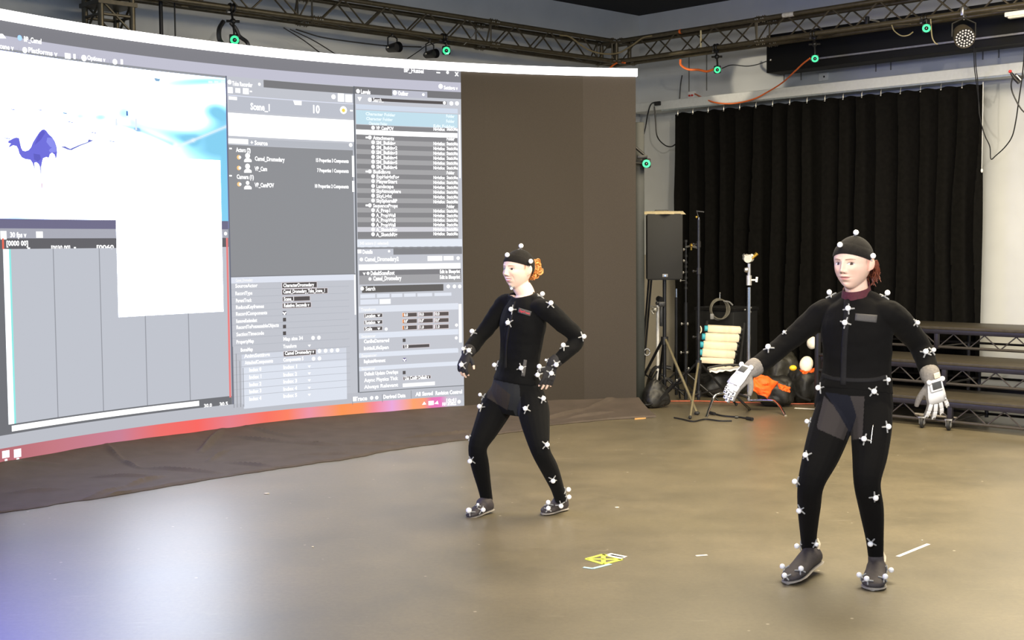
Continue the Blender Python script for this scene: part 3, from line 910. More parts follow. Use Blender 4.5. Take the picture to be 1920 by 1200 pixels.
# corner block: cube of chords
ct = thing('truss_corner', 'cube shaped corner block joining the two overhead trusses', 'truss', TC + UP * TZ0, 'overhead lighting trusses')
cs = 0.30
for z in (TZ0, TZ1):
    for a, b in (((0, 0), (1, 0)), ((1, 0), (1, 1)), ((1, 1), (0, 1)), ((0, 1), (0, 0))):
        bm = BM(); pa = TC + N1 * (a[0] * TS) + N2 * (a[1] * TS) + UP * z; pb_ = TC + N1 * (b[0] * TS) + N2 * (b[1] * TS) + UP * z
        tube(bm, [pa, pb_], TR, 10); obj('chord', bm, M['truss'], ct)
for a in (0, 1):
    for b in (0, 1):
        bm = BM(); q = TC + N1 * (a * TS) + N2 * (b * TS)
        tube(bm, [q + UP * (TZ0 - 0.02), q + UP * (TZ1 + 0.02)], TR, 10); obj('post', bm, M['truss'], ct)
bm = BM()
box(bm, TC + N1 * TS / 2 - UP * 0 + UP * (TZ1 - 0.02) - N2 * 0.0, 0.10, 0.004, 0.10, N1, N2, UP)
obj('gusset_plate', bm, M['truss'], ct, smooth=False)

# runs; the left one is three lengths bolted together, the right one two
seg_l = [0.03, 2.03, 4.4, 7.4]
tl_names = ['short black truss section nearest the corner above the screen', 'middle black truss section above the screen', 'long black truss section resting on the latticed tower']
for a, b, lb in zip(seg_l, seg_l[1:], tl_names):
    truss_run('truss_section', lb, TC - D1 * b, D1, N1, b - a)
seg_r = [0.03, 2.08, 6.2]
for a, b, lb in zip(seg_r, seg_r[1:], ['short black truss section beside the corner over the pale wall', 'long black truss section in front of the black screen housing']):
    truss_run('truss_section', lb, TC + D2 * a, D2, N2, b - a)

# upright latticed tower under the left truss
tw = on_plane(219, 40, N1, N1.dot(TC) + 0.0)
base = Vector((tw.x, tw.y, 0))
ut = thing('truss_tower', 'upright latticed truss tower rising behind the screen', 'truss', base, 'overhead lighting trusses')
hw = 0.145
for a in (-1, 1):
    for b in (0, 1):
        q = base + D1 * (a * hw) + N1 * (b * 2 * hw)
        bm = BM(); tube(bm, [q, q + UP * 4.1], 0.027, 10); obj('chord', bm, M['truss'], ut)
def tower_lace(f):
    bm = BM(); z = 0.1; k = 0
    while z < 3.75:
        a, b = (0, 1) if k % 2 == 0 else (1, 0)
        tube(bm, [f(a, z), f(b, z + 0.26)], 0.011, 6, False); z += 0.26; k += 1
    for z in (1.2, 2.4, 3.42, 3.62, 3.8): tube(bm, [f(0, z), f(1, z)], 0.014, 6, False)
    obj('lattice', bm, M['truss_dark'], ut)
tower_lace(lambda a, z: base + D1 * ((2 * a - 1) * hw) + UP * z)
tower_lace(lambda a, z: base + D1 * ((2 * a - 1) * hw) + N1 * 2 * hw + UP * z)
tower_lace(lambda a, z: base + D1 * hw + N1 * (a * 2 * hw) + UP * z)
tower_lace(lambda a, z: base - D1 * hw + N1 * (a * 2 * hw) + UP * z)
for z in (3.40, 3.72):
    bm = BM(); box(bm, base + N1 * hw + UP * z, 2 * hw + 0.07, 2 * hw + 0.07, 0.035, D1, N1, UP)
    obj('sleeve_plate', bm, M['truss_dark'], ut, smooth=False)

# thin drop rods between truss and screen head
for px, lb in ((302, 'thin black rod dropping from the truss right beside the tower'), (328, 'thin black cable dropping from the truss behind the screen top')):
    p = on_plane(px, 40, N1, N1.dot(TC) + 0.12)
    bm = BM(); tube(bm, [Vector((p.x, p.y, 3.0)), Vector((p.x, p.y, TZ0 + 0.02))], 0.018 if px == 302 else 0.007, 8)
    tag(obj('drop_rod', bm, M['black_metal']), lb, 'rod')

# ------------------------------------------------------------------ motion capture cameras with green rings
m_ring = bpy.data.materials.new('green_ring_light'); m_ring.use_nodes = True
b_ = m_ring.node_tree.nodes['Principled BSDF']; b_.inputs['Base Color'].default_value = (0.05, 0.4, 0.2, 1)
b_.inputs['Emission Color'].default_value = lin((50, 225, 150)) + (1,); b_.inputs['Emission Strength'].default_value = 1.15
m_lens = pm('lens_glass', (18, 26, 22), 0.1, 0, 0.05)


def mocap(px, py, Y, label, hook=None, r=0.045, face=None, kind='short'):
    c = at(px, py, Y)
    d = (Vector((0.2, 2.0, 1.2)) - c).normalized() if face is None else Vector(face).normalized()
    a, s, v = frame_of(d, UP)     # s = up-ish
    t = thing('tracking_camera', label, 'camera', c, 'motion tracking cameras')
    bm = BM(); box(bm, c - a * 0.075, 0.13, r * 2.15, r * 2.15, a, s, v, bev=0.012); obj('body', bm, M['black'], t)
    bm = BM()
    n = 28; rows = []
    for rr, dd in ((r * 0.48, 0.0), (r * 0.5, 0.008), (r * 0.95, 0.008), (r, 0.0)):
        rows.append([bm.verts.new(c + a * (dd - 0.008) + s * (rr * math.cos(2 * PI * i / n)) + v * (rr * math.sin(2 * PI * i / n))) for i in range(n)])
    for p_, q_ in zip(rows, rows[1:]):
        for i in range(n): bm.faces.new((p_[i], p_[(i + 1) % n], q_[(i + 1) % n], q_[i]))
    obj('ring_light', bm, m_ring, t)
    bm = BM(); loft(bm, [(c - a * 0.02, s * r * 0.47, v * r * 0.47), (c + a * 0.012, s * r * 0.44, v * r * 0.44), (c + a * 0.004, s * r * 0.30, v * r * 0.30)], 20); obj('lens', bm, m_lens, t)
    bm = BM(); ball(bm, c + a * 0.006, (r * 0.2, r * 0.2, 0.004), 12, 6, 0, s, v, a); obj('lens_glint', bm, M['chrome'], t)
    if hook is not None:
        h = Vector(hook)
        top = c - a * 0.06 + s * r * 1.05
        bm = BM(); tube(bm, [top, top + UP * 0.03, (top + h) / 2 + UP * 0.0, h - UP * 0.04], 0.011, 8); obj('stem', bm, M['black_metal'], t)
        bm = BM(); ball(bm, (top + h) / 2, 0.028, 12, 8); 
        tube(bm, [(top + h) / 2 - v * 0.06, (top + h) / 2 + v * 0.06], 0.012, 8); obj('ball_joint', bm, M['black_metal'], t)
        bm = BM()
        n = 14
        _, u_, w_ = frame_of(D2 if h.x > 1.3 else D1, UP)
        ax = D2 if h.x > 1.3 else D1
        pts = [h + UP * (0.034 * math.cos(2 * PI * i / n)) + (N2 if h.x > 1.3 else N1) * (0.034 * math.sin(2 * PI * i / n)) for i in range(n + 1)]
        for k in (-0.018, 0.018): tube(bm, [p + ax * k for p in pts], 0.010, 6)
        box(bm, h - UP * 0.045, 0.05, 0.03, 0.03, ax, N2, UP, bev=0.004)
        obj('clamp', bm, M['black_metal'], t)
        bm = BM(); tube(bm, [h - UP * 0.04 - ax * 0.05, h - UP * 0.04 - ax * 0.02], 0.013, 8); ball(bm, h - UP * 0.015 - ax * 0.045, 0.012, 8, 6); obj('wing_nut', bm, M['steel'], t)
    return t


def chord_pt(px, side):
    """point of the lower stage-side chord at a picture column"""
    n, tcn = (N1, N1.dot(TC)) if side == 1 else (N2, N2.dot(TC))
    o, d = ray(px, 100)
    p = on_plane(px, 100, n, tcn)
    return Vector((p.x, p.y, TZ0))

mc = [
    (440, 75, 1, 'leftmost tracking camera with a green ring, hung beside a thick black cable loop', 436),
    (837, 95, 1, 'tracking camera with a green ring above the gap between lit and dark screen', 832),
    (1345, 131, 2, 'tracking camera with green ring and orange cable over the pale wall beside the screen', 1343),
    (1528, 110, 2, 'tracking camera with green ring in front of the left end of the black housing', 1526),
    (1737, 53, 2, 'tracking camera with green ring close under the truss beside the round stage lamp', 1734),
]
for px, py, side, lb, hx in mc:
    h = chord_pt(hx, side)
    p = at(px, py, h.y - 0.10)
    mocap(px, py, h.y - 0.10, lb, h, r=0.040 if side == 1 else 0.037 if px < 1700 else 0.040)
# the one on the post beside the screen edge
mocap(1212, 307, 12.75, 'low tracking camera with a green ring clamped at the edge of the dark screen', None, 0.040)
c = at(1204, 300, 12.80)
bm = BM(); box(bm, c + UP * 0.03, 0.10, 0.05, 0.035, (1, 0, 0), (0, 1, 0), UP, bev=0.005); tube(bm, [c + Vector((-0.06, 0, 0.12)), c + Vector((0.02, -0.01, 0.05))], 0.014, 8)
tube(bm, [c + Vector((-0.08, 0, -0.03)), c + Vector((0.0, -0.01, -0.035))], 0.012, 8)
tag(obj('mounting_clamp', bm, M['black_metal']), 'black clamp holding the low camera at the screen edge', 'clamp')
# grey post behind the screen edge
c = at(1203, 500, 12.95)
bm = BM(); box(bm, Vector((c.x - 0.02, c.y, 1.42)), 0.09, 0.09, 2.84, (1, 0, 0), (0, 1, 0), UP, bev=0.006)
tag(obj('grey_post', bm, pm('grey_green_post', (36, 39, 36), 0.5)), 'dark grey upright post right behind the screen edge', 'post')

# dark lamp heads without a ring, behind the screen top
for px, py, r, lb in ((736, 90, 0.05, 'dark round lamp head hanging under the truss above the screen'), (806, 102, 0.045, 'small dark fixture with steel knobs beside the second tracking camera')):
    h = chord_pt(px, 1) + N1 * 0.1; c = at(px, py, h.y + 0.02)
    t = thing('lamp_head', lb, 'lamp', c)
    bm = BM(); loft(bm, [(c + D2 * 0.05, UP * r, D1 * r), (c + D2 * 0.10, UP * r * 1.1, D1 * r * 1.1), (c - D2 * 0.06, UP * r * 0.8, D1 * r * 0.8), (c - D2 * 0.09, UP * r * 0.4, D1 * r * 0.4)], 16); obj('housing', bm, M['black'], t)
    bm = BM(); tube(bm, [c - D1 * r * 1.2, c - D1 * r * 1.2 + UP * 0.1, c + UP * 0.13, c + D1 * r * 1.2 + UP * 0.1, c + D1 * r * 1.2], 0.008, 6); tube(bm, [c + UP * 0.12, Vector((c.x, c.y, TZ0 - 0.02))], 0.011, 8); obj('yoke', bm, M['black_metal'], t)
    bm = BM(); ball(bm, c - D1 * r * 1.3, 0.014, 8, 6); ball(bm, c + D1 * r * 1.3, 0.014, 8, 6); obj('knob', bm, M['steel'], t)
spot_light('lamp_head_light', c + Vector((0.12, -0.10, -0.02)), on_plane(1420, 150, N2, K2), 260, (1.0, 0.88, 0.66), 11, 0.35, 0.03)

# round LED stage lamp
h = chord_pt(1806, 2); c = at(1807, 68, h.y - 0.12)
t = thing('stage_lamp', 'round stage lamp with a dotted face under the truss', 'lamp', c)
d = Vector((-0.12, -1.0, -0.55)).normalized(); a, s, v = frame_of(d, UP)
R0 = 0.092
bm = BM(); loft(bm, [(c + a * 0.05, s * R0, v * R0), (c + a * 0.055, s * R0 * 1.06, v * R0 * 1.06), (c - a * 0.02, s * R0 * 1.06, v * R0 * 1.06), (c - a * 0.10, s * R0 * 0.9, v * R0 * 0.9), (c - a * 0.13, s * R0 * 0.5, v * R0 * 0.5)], 28); obj('housing', bm, pm('lamp_can', (88, 80, 66), 0.45, 0.3), t)
bm = BM()
for k, n in ((0, 1), (1, 6), (2, 12), (3, 18)):
    for i in range(n):
        an = 2 * PI * i / n; q = c + a * 0.056 + s * (k * 0.026 * math.cos(an)) + v * (k * 0.026 * math.sin(an))
        if k: ball(bm, q, 0.0095, 8, 6)
obj('led_dots', bm, pm('clear_led_lens', (215, 215, 220), 0.15), t)
bm = BM(); loft(bm, [(c + a * 0.050, s * R0 * 0.98, v * R0 * 0.98), (c + a * 0.054, s * R0 * 0.98, v * R0 * 0.98)], 28); obj('face_plate', bm, M['black'], t)
bm = BM(); yk = [c - v * R0 * 1.15, c - v * R0 * 1.15 + UP * 0.12, c + UP * 0.17, c + v * R0 * 1.15 + UP * 0.12, c + v * R0 * 1.15]; tube(bm, yk, 0.009, 6); obj('yoke', bm, M['black_metal'], t)
bm = BM(); tube(bm, [c + UP * 0.165, Vector((h.x, h.y, TZ0 - 0.03))], 0.012, 8); box(bm, h + UP * 0.01, 0.035, 0.085, 0.085, D2, N2, UP, bev=0.008); obj('hook_clamp', bm, M['steel'], t)

# white tube fixture at the frame's edge
h = chord_pt(1930, 2); c = at(1925, 23, h.y - 0.06)
t = thing('tube_light', 'white strip fixture fixed along the underside of the truss', 'lamp', c)
bm = BM(); box(bm, c + D2 * 0.16, 0.72, 0.06, 0.045, D2, N2, UP, bev=0.01); obj('body', bm, M['white'], t)
bm = BM(); box(bm, c + D2 * 0.16 - UP * 0.03, 0.66, 0.05, 0.02, D2, N2, UP, bev=0.008); obj('diffuser', bm, pm('milky_diffuser', (228, 222, 205), 0.4), t)
bm = BM(); box(bm, c + D2 * 0.0 + N2 * 0.03 + UP * 0.02, 0.05, 0.06, 0.10, D2, N2, UP, bev=0.006); obj('bracket', bm, M['steel'], t)

# small meter on the truss
h = chord_pt(1640, 2) + N2 * 0.12
t = thing('small_fixture', 'small dark fixture with a steel lever inside the truss', 'fixture', at(1640, 36, h.y))
c = at(1658, 41, h.y)
bm = BM(); box(bm, c, 0.07, 0.06, 0.06, D2, N2, UP, bev=0.008); obj('body', bm, M['black'], t)
bm = BM(); box(bm, at(1626, 40, h.y), 0.035, 0.04, 0.10, D2, N2, UP, bev=0.006); obj('side_bracket', bm, M['black'], t)
bm = BM(); tube(bm, [at(1632, 37, h.y - 0.03), at(1649, 41, h.y - 0.03)], 0.009, 8); obj('lever', bm, M['steel'], t)

# stickers wrapped on the truss
p = chord_pt(1477, 2); 
bm = BM(); q = Vector((p.x, p.y, TZ1)); tube(bm, [q - D2 * 0.06, q + D2 * 0.08], 0.0262, 12)
tag(obj('tape_label', bm, PXT), 'white tape label wrapped round the upper truss tube', 'tape')
p = chord_pt(1276, 2); q = Vector((p.x, p.y, TZ1)); bm = BM(); tube(bm, [q - D2 * 0.012, q + D2 * 0.015], 0.027, 12)
tag(obj('tape_band', bm, M['orange_cord']), 'orange tape band round the upper truss tube near the corner', 'tape')
p = chord_pt(1314, 2); bm = BM(); tube(bm, [Vector((p.x, p.y, TZ0 + 0.02)), Vector((p.x, p.y, TZ0 + 0.12)), Vector((p.x, p.y, TZ1 - 0.01))], [0.008, 0.012, 0.009], 8)
tag(obj('twisted_strap', bm, pm('pale_strap', (220, 205, 160), 0.7, 0, 0.2, 80)), 'pale twisted strap tied between the truss tubes', 'strap')

# ------------------------------------------------------------------ black screen housing on the wall
kb = N2.dot(TC) + 0.42
pl = on_plane(1437, 100, N2, kb)
hz0 = on_plane(1437, 137, N2, kb).z
t = thing('screen_housing', 'long black projection screen housing fixed along the wall', 'housing', Vector((pl.x, pl.y, hz0)))
L = 5.0
hh = 0.42
bm = BM(); box(bm, Vector((pl.x, pl.y, 0)) + D2 * (L / 2) + N2 * 0.14 + UP * (hz0 + hh / 2), L, 0.28, hh, D2, N2, UP, bev=0.006); obj('case', bm, pm('black_housing', (13, 13, 13), 0.6, spec=0.3), t)
p2 = on_plane(1520, 130, N2, kb - 0.02)
bm = BM(); box(bm, Vector((p2.x, p2.y, 0)) + D2 * (2.2) + UP * (hz0 + 0.085), 4.4, 0.03, 0.018, D2, N2, UP); obj('bottom_bar', bm, pm('silver_bar', (150, 150, 155), 0.4, 0.6), t)
bm = BM(); q = Vector((pl.x, pl.y, hz0 + 0.14)) + D2 * 0.06 - N2 * 0.005; ball(bm, q, 0.016, 10, 6); obj('screw_eye', bm, M['steel'], t)
# brackets hold it to the wall
for e in (0.5, 2.5, 4.5):
    bm = BM(); q = Vector((pl.x, pl.y, hz0 + hh - 0.06)) + D2 * e; kd = K2 - kb - 0.28
    box(bm, q + N2 * (0.28 + kd / 2), 0.06, kd, 0.05, D2, N2, UP); obj('bracket', bm, M['black_metal'], t)

# sockets on the wall
for px, py, lb in ((1297, 178, 'white wall socket with red plugs above the ledge near the corner'), (1545, 144, 'white wall socket with one dark hole above the curtain')):
    c = on_plane(px, py, N2, K2 - 0.012)
    t = thing('wall_socket', lb, 'socket', c)
    w = 0.115 if px < 1400 else 0.125
    bm = BM(); box(bm, c, w, 0.024, w * 0.75, D2, N2, UP, bev=0.004); obj('plate', bm, M['white'], t)
    if px < 1400:
        for e in (-0.02, 0.022): 
            bm = BM(); box(bm, c + D2 * e - N2 * 0.02 - UP * 0.008, 0.02, 0.025, 0.022, D2, N2, UP, bev=0.003); obj('plug', bm, M['red'], t)
    else:
        bm = BM(); ball(bm, c + D2 * 0.008 - N2 * 0.012, (0.012, 0.006, 0.012), 10, 6, 0, D2, N2, UP); obj('hole', bm, M['black'], t)

# ------------------------------------------------------------------ curtain
kc = K2 - 0.34
cl_ = on_plane(1266, 300, N2, kc); cr_ = on_plane(1841, 300, N2, kc)
c0 = Vector((cl_.x, cl_.y, 0)); CW = (cr_ - cl_).dot(D2)
ct_ = thing('stage_curtain', 'tall black pleated curtain hanging along the wall', 'curtain', c0)
bm = BM(); rows = []
NX, NZ = 520, 26
ctop = RAILZ - 0.05
for i in range(NX + 1):
    u = i / NX; x = u * CW
    ph = x * 2 * PI / 0.23 + 2.2 * mnoise.noise(Vector((x * 1.7, 2, 0)))
    row = []
    for j in range(NZ + 1):
        v = j / NZ
        z = 0.03 + (ctop - 0.03) * v
        amp = 0.026 + 0.042 * (1 - v) ** 0.6 + 0.018 * mnoise.noise(Vector((x * 2.1, v * 1.5, 7)))
        amp *= 0.8 + 1.1 * mnoise.noise(Vector((x * 3.1, 11, 0)))
        y = amp * (1.1 - 2.2 * abs(math.sin(0.5 * ph + 0.8 * mnoise.noise(Vector((x * 1.2, v * 2, 3))))) ** 0.75) + 0.03 * (1 - v) * mnoise.noise(Vector((x * 0.8, v, 1)))
        if j == NZ: z -= 0.022 * (0.5 + 0.5 * math.cos(x * 2 * PI / 0.23))
        row.append(bm.verts.new(c0 + D2 * (x + 0.012 * math.cos(ph)) - N2 * y + UP * z))
    rows.append(row)
for a, b in zip(rows, rows[1:]):
    for j in range(NZ): bm.faces.new((a[j], b[j], b[j + 1], a[j + 1]))
cu = obj('fabric', bm, pm('black_velour', (15, 14, 12), 0.85, 0, 0.25, 25, 0.1, 300, spec=0.08), ct_)
sm = cu.modifiers.new('thickness', 'SOLIDIFY'); sm.thickness = 0.004
x = 0.05
while x < CW:
    q = c0 + D2 * x + UP * (ctop + 0.0)
    bm = BM(); tube(bm, [q - UP * 0.03 - N2 * 0.01, q + UP * 0.005 - N2 * 0.012, q + UP * 0.03], 0.005, 6); ball(bm, q - UP * 0.035 - N2 * 0.012, 0.010, 8, 6)
    obj('hook', bm, M['steel'], ct_)
    x += 0.23
bm = BM(); box(bm, c0 + D2 * (CW / 2 + 0.3) + UP * (RAILZ + 0.005), CW + 1.0, 0.04, 0.04, D2, N2, UP); 
tag(obj('curtain_rail', bm, pm('pale_rail', (170, 178, 180), 0.4, 0.5)), 'pale metal rail above the black curtain', 'rail')
# draw rod at the right end of the curtain
q = on_plane(1842, 250, N2, kc - 0.03)
bm = BM(); tube(bm, [Vector((q.x, q.y, ctop)), Vector((q.x, q.y, 2.35))], 0.004, 6); ball(bm, Vector((q.x, q.y, 2.34)), (0.012, 0.012, 0.022), 10, 8)
tag(obj('draw_cord', bm, M['white']), 'thin draw cord with a white end at the curtain edge', 'cord')

# ------------------------------------------------------------------ cables up there
def rp(px, py, dk=0.0):      # a point in the plane of the right truss
    return on_plane(px, py, N2, N2.dot(TC) + dk)
def lp(px, py, dk=0.0):
    return on_plane(px, py, N1, N1.dot(TC) + dk)
cable('orange_cable', [rp(1276, 112, -0.02), rp(1277, 122, -0.03), rp(1290, 130, -0.04), rp(1310, 131, -0.05), rp(1325, 134, -0.05), rp(1338, 130, -0.06)], 0.013, M['orange_cord'], 'thick orange cable curling to the tracking camera over the pale wall', 'cable')
cable('orange_cable', [rp(1519, 109, -0.05), rp(1505, 120, 0.05), rp(1487, 137, 0.2), rp(1467, 155, 0.45), rp(1440, 172, 0.62), rp(1412, 186, 0.66), rp(1375, 194, 0.67), rp(1340, 192, 0.67), rp(1315, 182, 0.8), rp(1303, 176, 1.02)], 0.009, M['orange_cord'], 'orange cable running from the second wall side camera down to the ledge', 'cable')
cable('orange_cable', [lp(1140, 131, -0.03), lp(1150, 122, -0.03), lp(1160, 117, -0.03), rp(1172, 118, -0.03)], 0.011, M['orange_cord'], 'short orange cable poking up behind the screen top at the truss corner', 'cable')
cable('black_cable', [lp(1050, 66, -0.03), lp(1068, 69, -0.03), lp(1090, 85, -0.05), lp(1110, 96, -0.06), lp(1135, 101, -0.08), rp(1160, 99, -0.06), rp(1185, 85, -0.04), rp(1205, 71, -0.03), rp(1222, 67, -0.03)], 0.010, pm('tan_cable', (150, 135, 100), 0.5), 'pale brown cable sagging across the truss corner', 'cable')
cable('black_cable', [rp(1354, 128, 0.02), rp(1372, 122, 0.2), rp(1400, 124, 0.3), rp(1420, 121, 0.38), rp(1437, 115, 0.42)], 0.006, M['black'], 'thin black cable running from the orange cabled camera to the housing', 'cable')
cable('black_cable', [rp(1672, 47, -0.03), rp(1677, 58, -0.04), rp(1690, 67, -0.05), rp(1703, 66, -0.04), rp(1712, 60, 0.0)], 0.006, pm('tan_cable_thin', (150, 140, 105), 0.5), 'pale thin cable loop hanging under the long truss', 'cable')
cable('black_cable', [rp(1745, 36, -0.03), rp(1746, 52, -0.05), rp(1748, 70, -0.08), rp(1753, 80, -0.08), rp(1758, 83, -0.08)], 0.006, pm('tan_cable_end', (165, 155, 120), 0.5), 'short cable end dangling beside the camera next to the stage lamp', 'cable')
for a, lb in (((1826, 88), 'first of two thin black cords dropping past the curtain top'), ((1829, 92), 'second thin black cord dropping past the curtain top')):
    cable('hanging_cable', [rp(a[0], a[1], 0.40), rp(a[0] + 1, 125, 0.45), rp(a[0] + 4, 150, 0.6), rp(1835, 190, 0.68), rp(1836, 215, 0.68)], 0.005, M['black'], lb, 'cord')
cable('hanging_cable', [rp(1836, 213, 0.68), rp(1840, 232, 0.68), rp(1847, 255, 0.68), rp(1856, 275, 0.68), rp(1858, 298, 0.68), rp(1868, 291, 0.66), rp(1885, 275, 0.6), rp(1898, 255, 0.5), rp(1905, 225, 0.4), rp(1910, 190, 0.3), rp(1917, 140, 0.2), rp(1921, 90, 0.1), rp(1921, 20, 0.05)], 0.006, M['black'], 'thin black cord hanging in a deep loop beside the curtain', 'cord')
cable('hanging_cable', [rp(1899, 145, -0.02), rp(1896, 158, -0.02), rp(1898, 172, 0.0), rp(1906, 190, 0.0), rp(1916, 206, 0.0), rp(1930, 218, 0.0)], 0.007, M['black'], 'black cord hanging from the red tipped clip', 'cord')
# dangling plug with a red end
t = thing('cable_plug', 'black cable plug with a red tip hanging near the frame edge', 'plug', rp(1905, 146, 0))
bm = BM(); tube(bm, [rp(1896, 137, 0), rp(1903, 147, 0), rp(1911, 155, 0)], [0.013, 0.018, 0.02], 10); tube(bm, [rp(1904, 139, 0), rp(1911, 143, 0), rp(1918, 147, 0), rp(1924, 130, 0), rp(1930, 60, 0), rp(1928, 14, 0)], 0.008, 8); obj('body', bm, M['black'], t)
bm = BM(); ball(bm, rp(1894, 134, 0), 0.016, 10, 8); obj('tip', bm, M['red'], t)
bm = BM(); tube(bm, [rp(1906, 141, -0.02), rp(1914, 150, -0.02)], 0.009, 8); obj('sleeve', bm, M['steel'], t)
# black cable loops by the screen top
cable('black_cable', [lp(419, 40, -0.02), lp(411, 55, -0.04), lp(412, 75, -0.04), lp(424, 88, -0.04)], 0.022, M['black'], 'thick black cable drooping left of the first tracking camera', 'cable')
cable('black_cable', [lp(432, 42, -0.02), lp(443, 55, -0.04), lp(449, 68, -0.04), lp(462, 78, -0.03), lp(466, 86, -0.03)], 0.018, M['black'], 'black cable drooping right of the first tracking camera', 'cable')
for y0, y1, lb, r in ((52, 95, 'thin cable running from the truss down behind the screen, steepest of three', 0.006), (55, 98, 'thin cable running down behind the screen, middle of three', 0.006)):
    cable('thin_cable', [lp(532 + (y0 - 52) * 4, y0, 0.1), lp(570 + (y0 - 52) * 6, 76, 0.1), lp(600 + (y0 - 52) * 10, y1 + 4, 0.1)], r, M['black'], lb)
cable('thin_cable', [lp(555, 55, 0.1), lp(600, 69, 0.1), lp(650, 77, 0.1), lp(690, 82, 0.1), lp(728, 86, 0.1), lp(790, 88, 0.1)], 0.007, M['black'], 'thin cable sagging along the truss towards the dark lamp head')
cable('thin_cable', [lp(764, 110, 0.12), lp(785, 96, 0.12), lp(800, 86, 0.1), lp(830, 78, 0.0), lp(842, 84, -0.05)], 0.005, M['black'], 'thin cable crossing above the screen to the second tracking camera')
cable('thin_cable', [lp(898, 62, 0), lp(893, 58, -0.03), lp(886, 68, -0.03), lp(870, 84, 0.0)], 0.005, M['steel'], 'thin steel safety wire looped on the truss above the dark screen')
# cables at the ledge by the corner
kl = N2.dot(TC)
cable('black_cable', [on_plane(1236, 193, N2, K2 - 0.36), on_plane(1222, 194, N2, K2 - 0.40), on_plane(1215, 212, N2, K2 - 0.45), on_plane(1210, 240, N2, K2 - 0.8), at(1206, 255, 13.2)], 0.008, M['black'], 'black cable bowing from the ledge to the grey post')
cable('black_cable', [on_plane(1227, 200, N2, K2 - 0.39), on_plane(1229, 225, N2, K2 - 0.39), on_plane(1232, 255, N2, K2 - 0.39), on_plane(1245, 271, N2, K2 - 0.39), on_plane(1258, 275, N2, K2 - 0.39), on_plane(1270, 268, N2, K2 - 0.30)], 0.008, M['black'], 'black cable hanging in a loop below the ledge beside the curtain')
bm = BM(); q = on_plane(1233, 194, N2, K2 - 0.39); box(bm, q, 0.09, 0.03, 0.05, D2, N2, UP, bev=0.006)
tag(obj('cable_connector', bm, M['black']), 'small black connector lying against the ledge near the corner', 'connector')
cable('black_cable', [on_plane(1279, 141, N2, K2 - 0.03), on_plane(1276, 160, N2, K2 - 0.03), on_plane(1274, 190, N2, K2 - 0.03)], 0.007, M['black'], 'short black cable running down the pale wall beside the red plugs')
# ================================================================== stands, speaker, bags
m_pole = pm('black_stand_tube', (40, 40, 42), 0.3, 0.5)
m_spk = pm('speaker_grille', (24, 24, 24), 0.7, 0, 0.15, 400, 0.3, 500)
m_lit_leg = pm('lit_tube', (150, 140, 112), 0.35, 0.6)  # stand tube again, with the light on the first legs put into its colour


def tripod(t, base, top_z, hub_z, legs, r=0.017, mat=None, foot_r=0.02, leg_mat=None):
    """pole with spreading legs; legs = floor points"""
    mat = mat or m_pole
    bm = BM(); tube(bm, [base + UP * 0.10, base + UP * top_z], r, 12); obj('pole', bm, mat, t)
    bm = BM(); tube(bm, [base + UP * (hub_z - 0.05), base + UP * (hub_z + 0.03)], r * 2.0, 12); obj('hub', bm, M['black'], t)
    low = base + UP * 0.16
    bm = BM(); tube(bm, [low - UP * 0.03, low + UP * 0.03], r * 1.7, 12); obj('lower_collar', bm, M['black'], t)
    legs = [Vector(q) for q in legs]; first = legs[0]
    for q in legs:
        h = base + UP * hub_z
        o = (q - h); o.z = 0; o.normalize()
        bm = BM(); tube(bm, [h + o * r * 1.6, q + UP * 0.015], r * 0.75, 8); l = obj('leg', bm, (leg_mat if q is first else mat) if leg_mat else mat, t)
        bm = BM(); ball(bm, q + UP * 0.018, (foot_r, foot_r, 0.018), 10, 6); obj('rubber_foot', bm, M['rubber'], l)
        mid = h * 0.42 + q * 0.58
        bm = BM(); tube(bm, [low + o * r, mid], r * 0.5, 6); obj('brace', bm, mat, t)


# loudspeaker on its stand
b0 = at(1246, 600, 12.95); b0.z = 0
t = thing('speaker_stand', 'black tripod speaker stand standing beside the dark screen edge', 'stand', b0)
tripod(t, b0, 1.27, 0.66, [on_z(1307, 778), on_z(1186, 748), b0 + Vector((-0.02, 0.5, 0))], 0.019, m_pole, 0.028, m_lit_leg)
bm = BM(); box(bm, b0 + UP * 1.02 + Vector((-0.03, -0.02, 0)), 0.07, 0.05, 0.05, bev=0.008); ball(bm, b0 + UP * 1.03 + Vector((-0.075, -0.02, 0.0)), 0.02, 8, 6); obj('height_knob', bm, M['black'], t)
c = at(1246.5, 463, 12.86); sw, sh_, sd = 0.365, 0.66, 0.34
t = thing('loudspeaker', 'large black loudspeaker on the tripod stand by the curtain', 'speaker', c - UP * sh_ / 2)
q = Quaternion(UP, math.radians(4)); X = q @ Vector((1, 0, 0)); Y = q @ Vector((0, 1, 0))
bm = BM(); rows = []
prof = [(-sw / 2, -sd / 2 + 0.03), (-sw / 2 + 0.03, -sd / 2), (sw / 2 - 0.03, -sd / 2), (sw / 2, -sd / 2 + 0.03), (sw / 2 - 0.05, sd / 2), (-sw / 2 + 0.05, sd / 2)]
lo = [bm.verts.new(c + X * x + Y * (y + sd / 2) - UP * sh_ / 2) for x, y in prof]; hi = [bm.verts.new(c + X * x + Y * (y + sd / 2) + UP * sh_ / 2) for x, y in prof]
bm.faces.new(lo[::-1]); bm.faces.new(hi)
for i in range(6): bm.faces.new((lo[i], lo[(i + 1) % 6], hi[(i + 1) % 6], hi[i]))
bmesh.ops.bevel(bm, geom=list(bm.edges), offset=0.012, segments=2, affect='EDGES')
obj('cabinet', bm, pm('speaker_cabinet', (48, 46, 43), 0.45), t)
bm = BM(); box(bm, c - Y * 0.004, sw - 0.006, 0.02, sh_ - 0.012, X, Y, UP, bev=0.008); obj('grille', bm, m_spk, t)
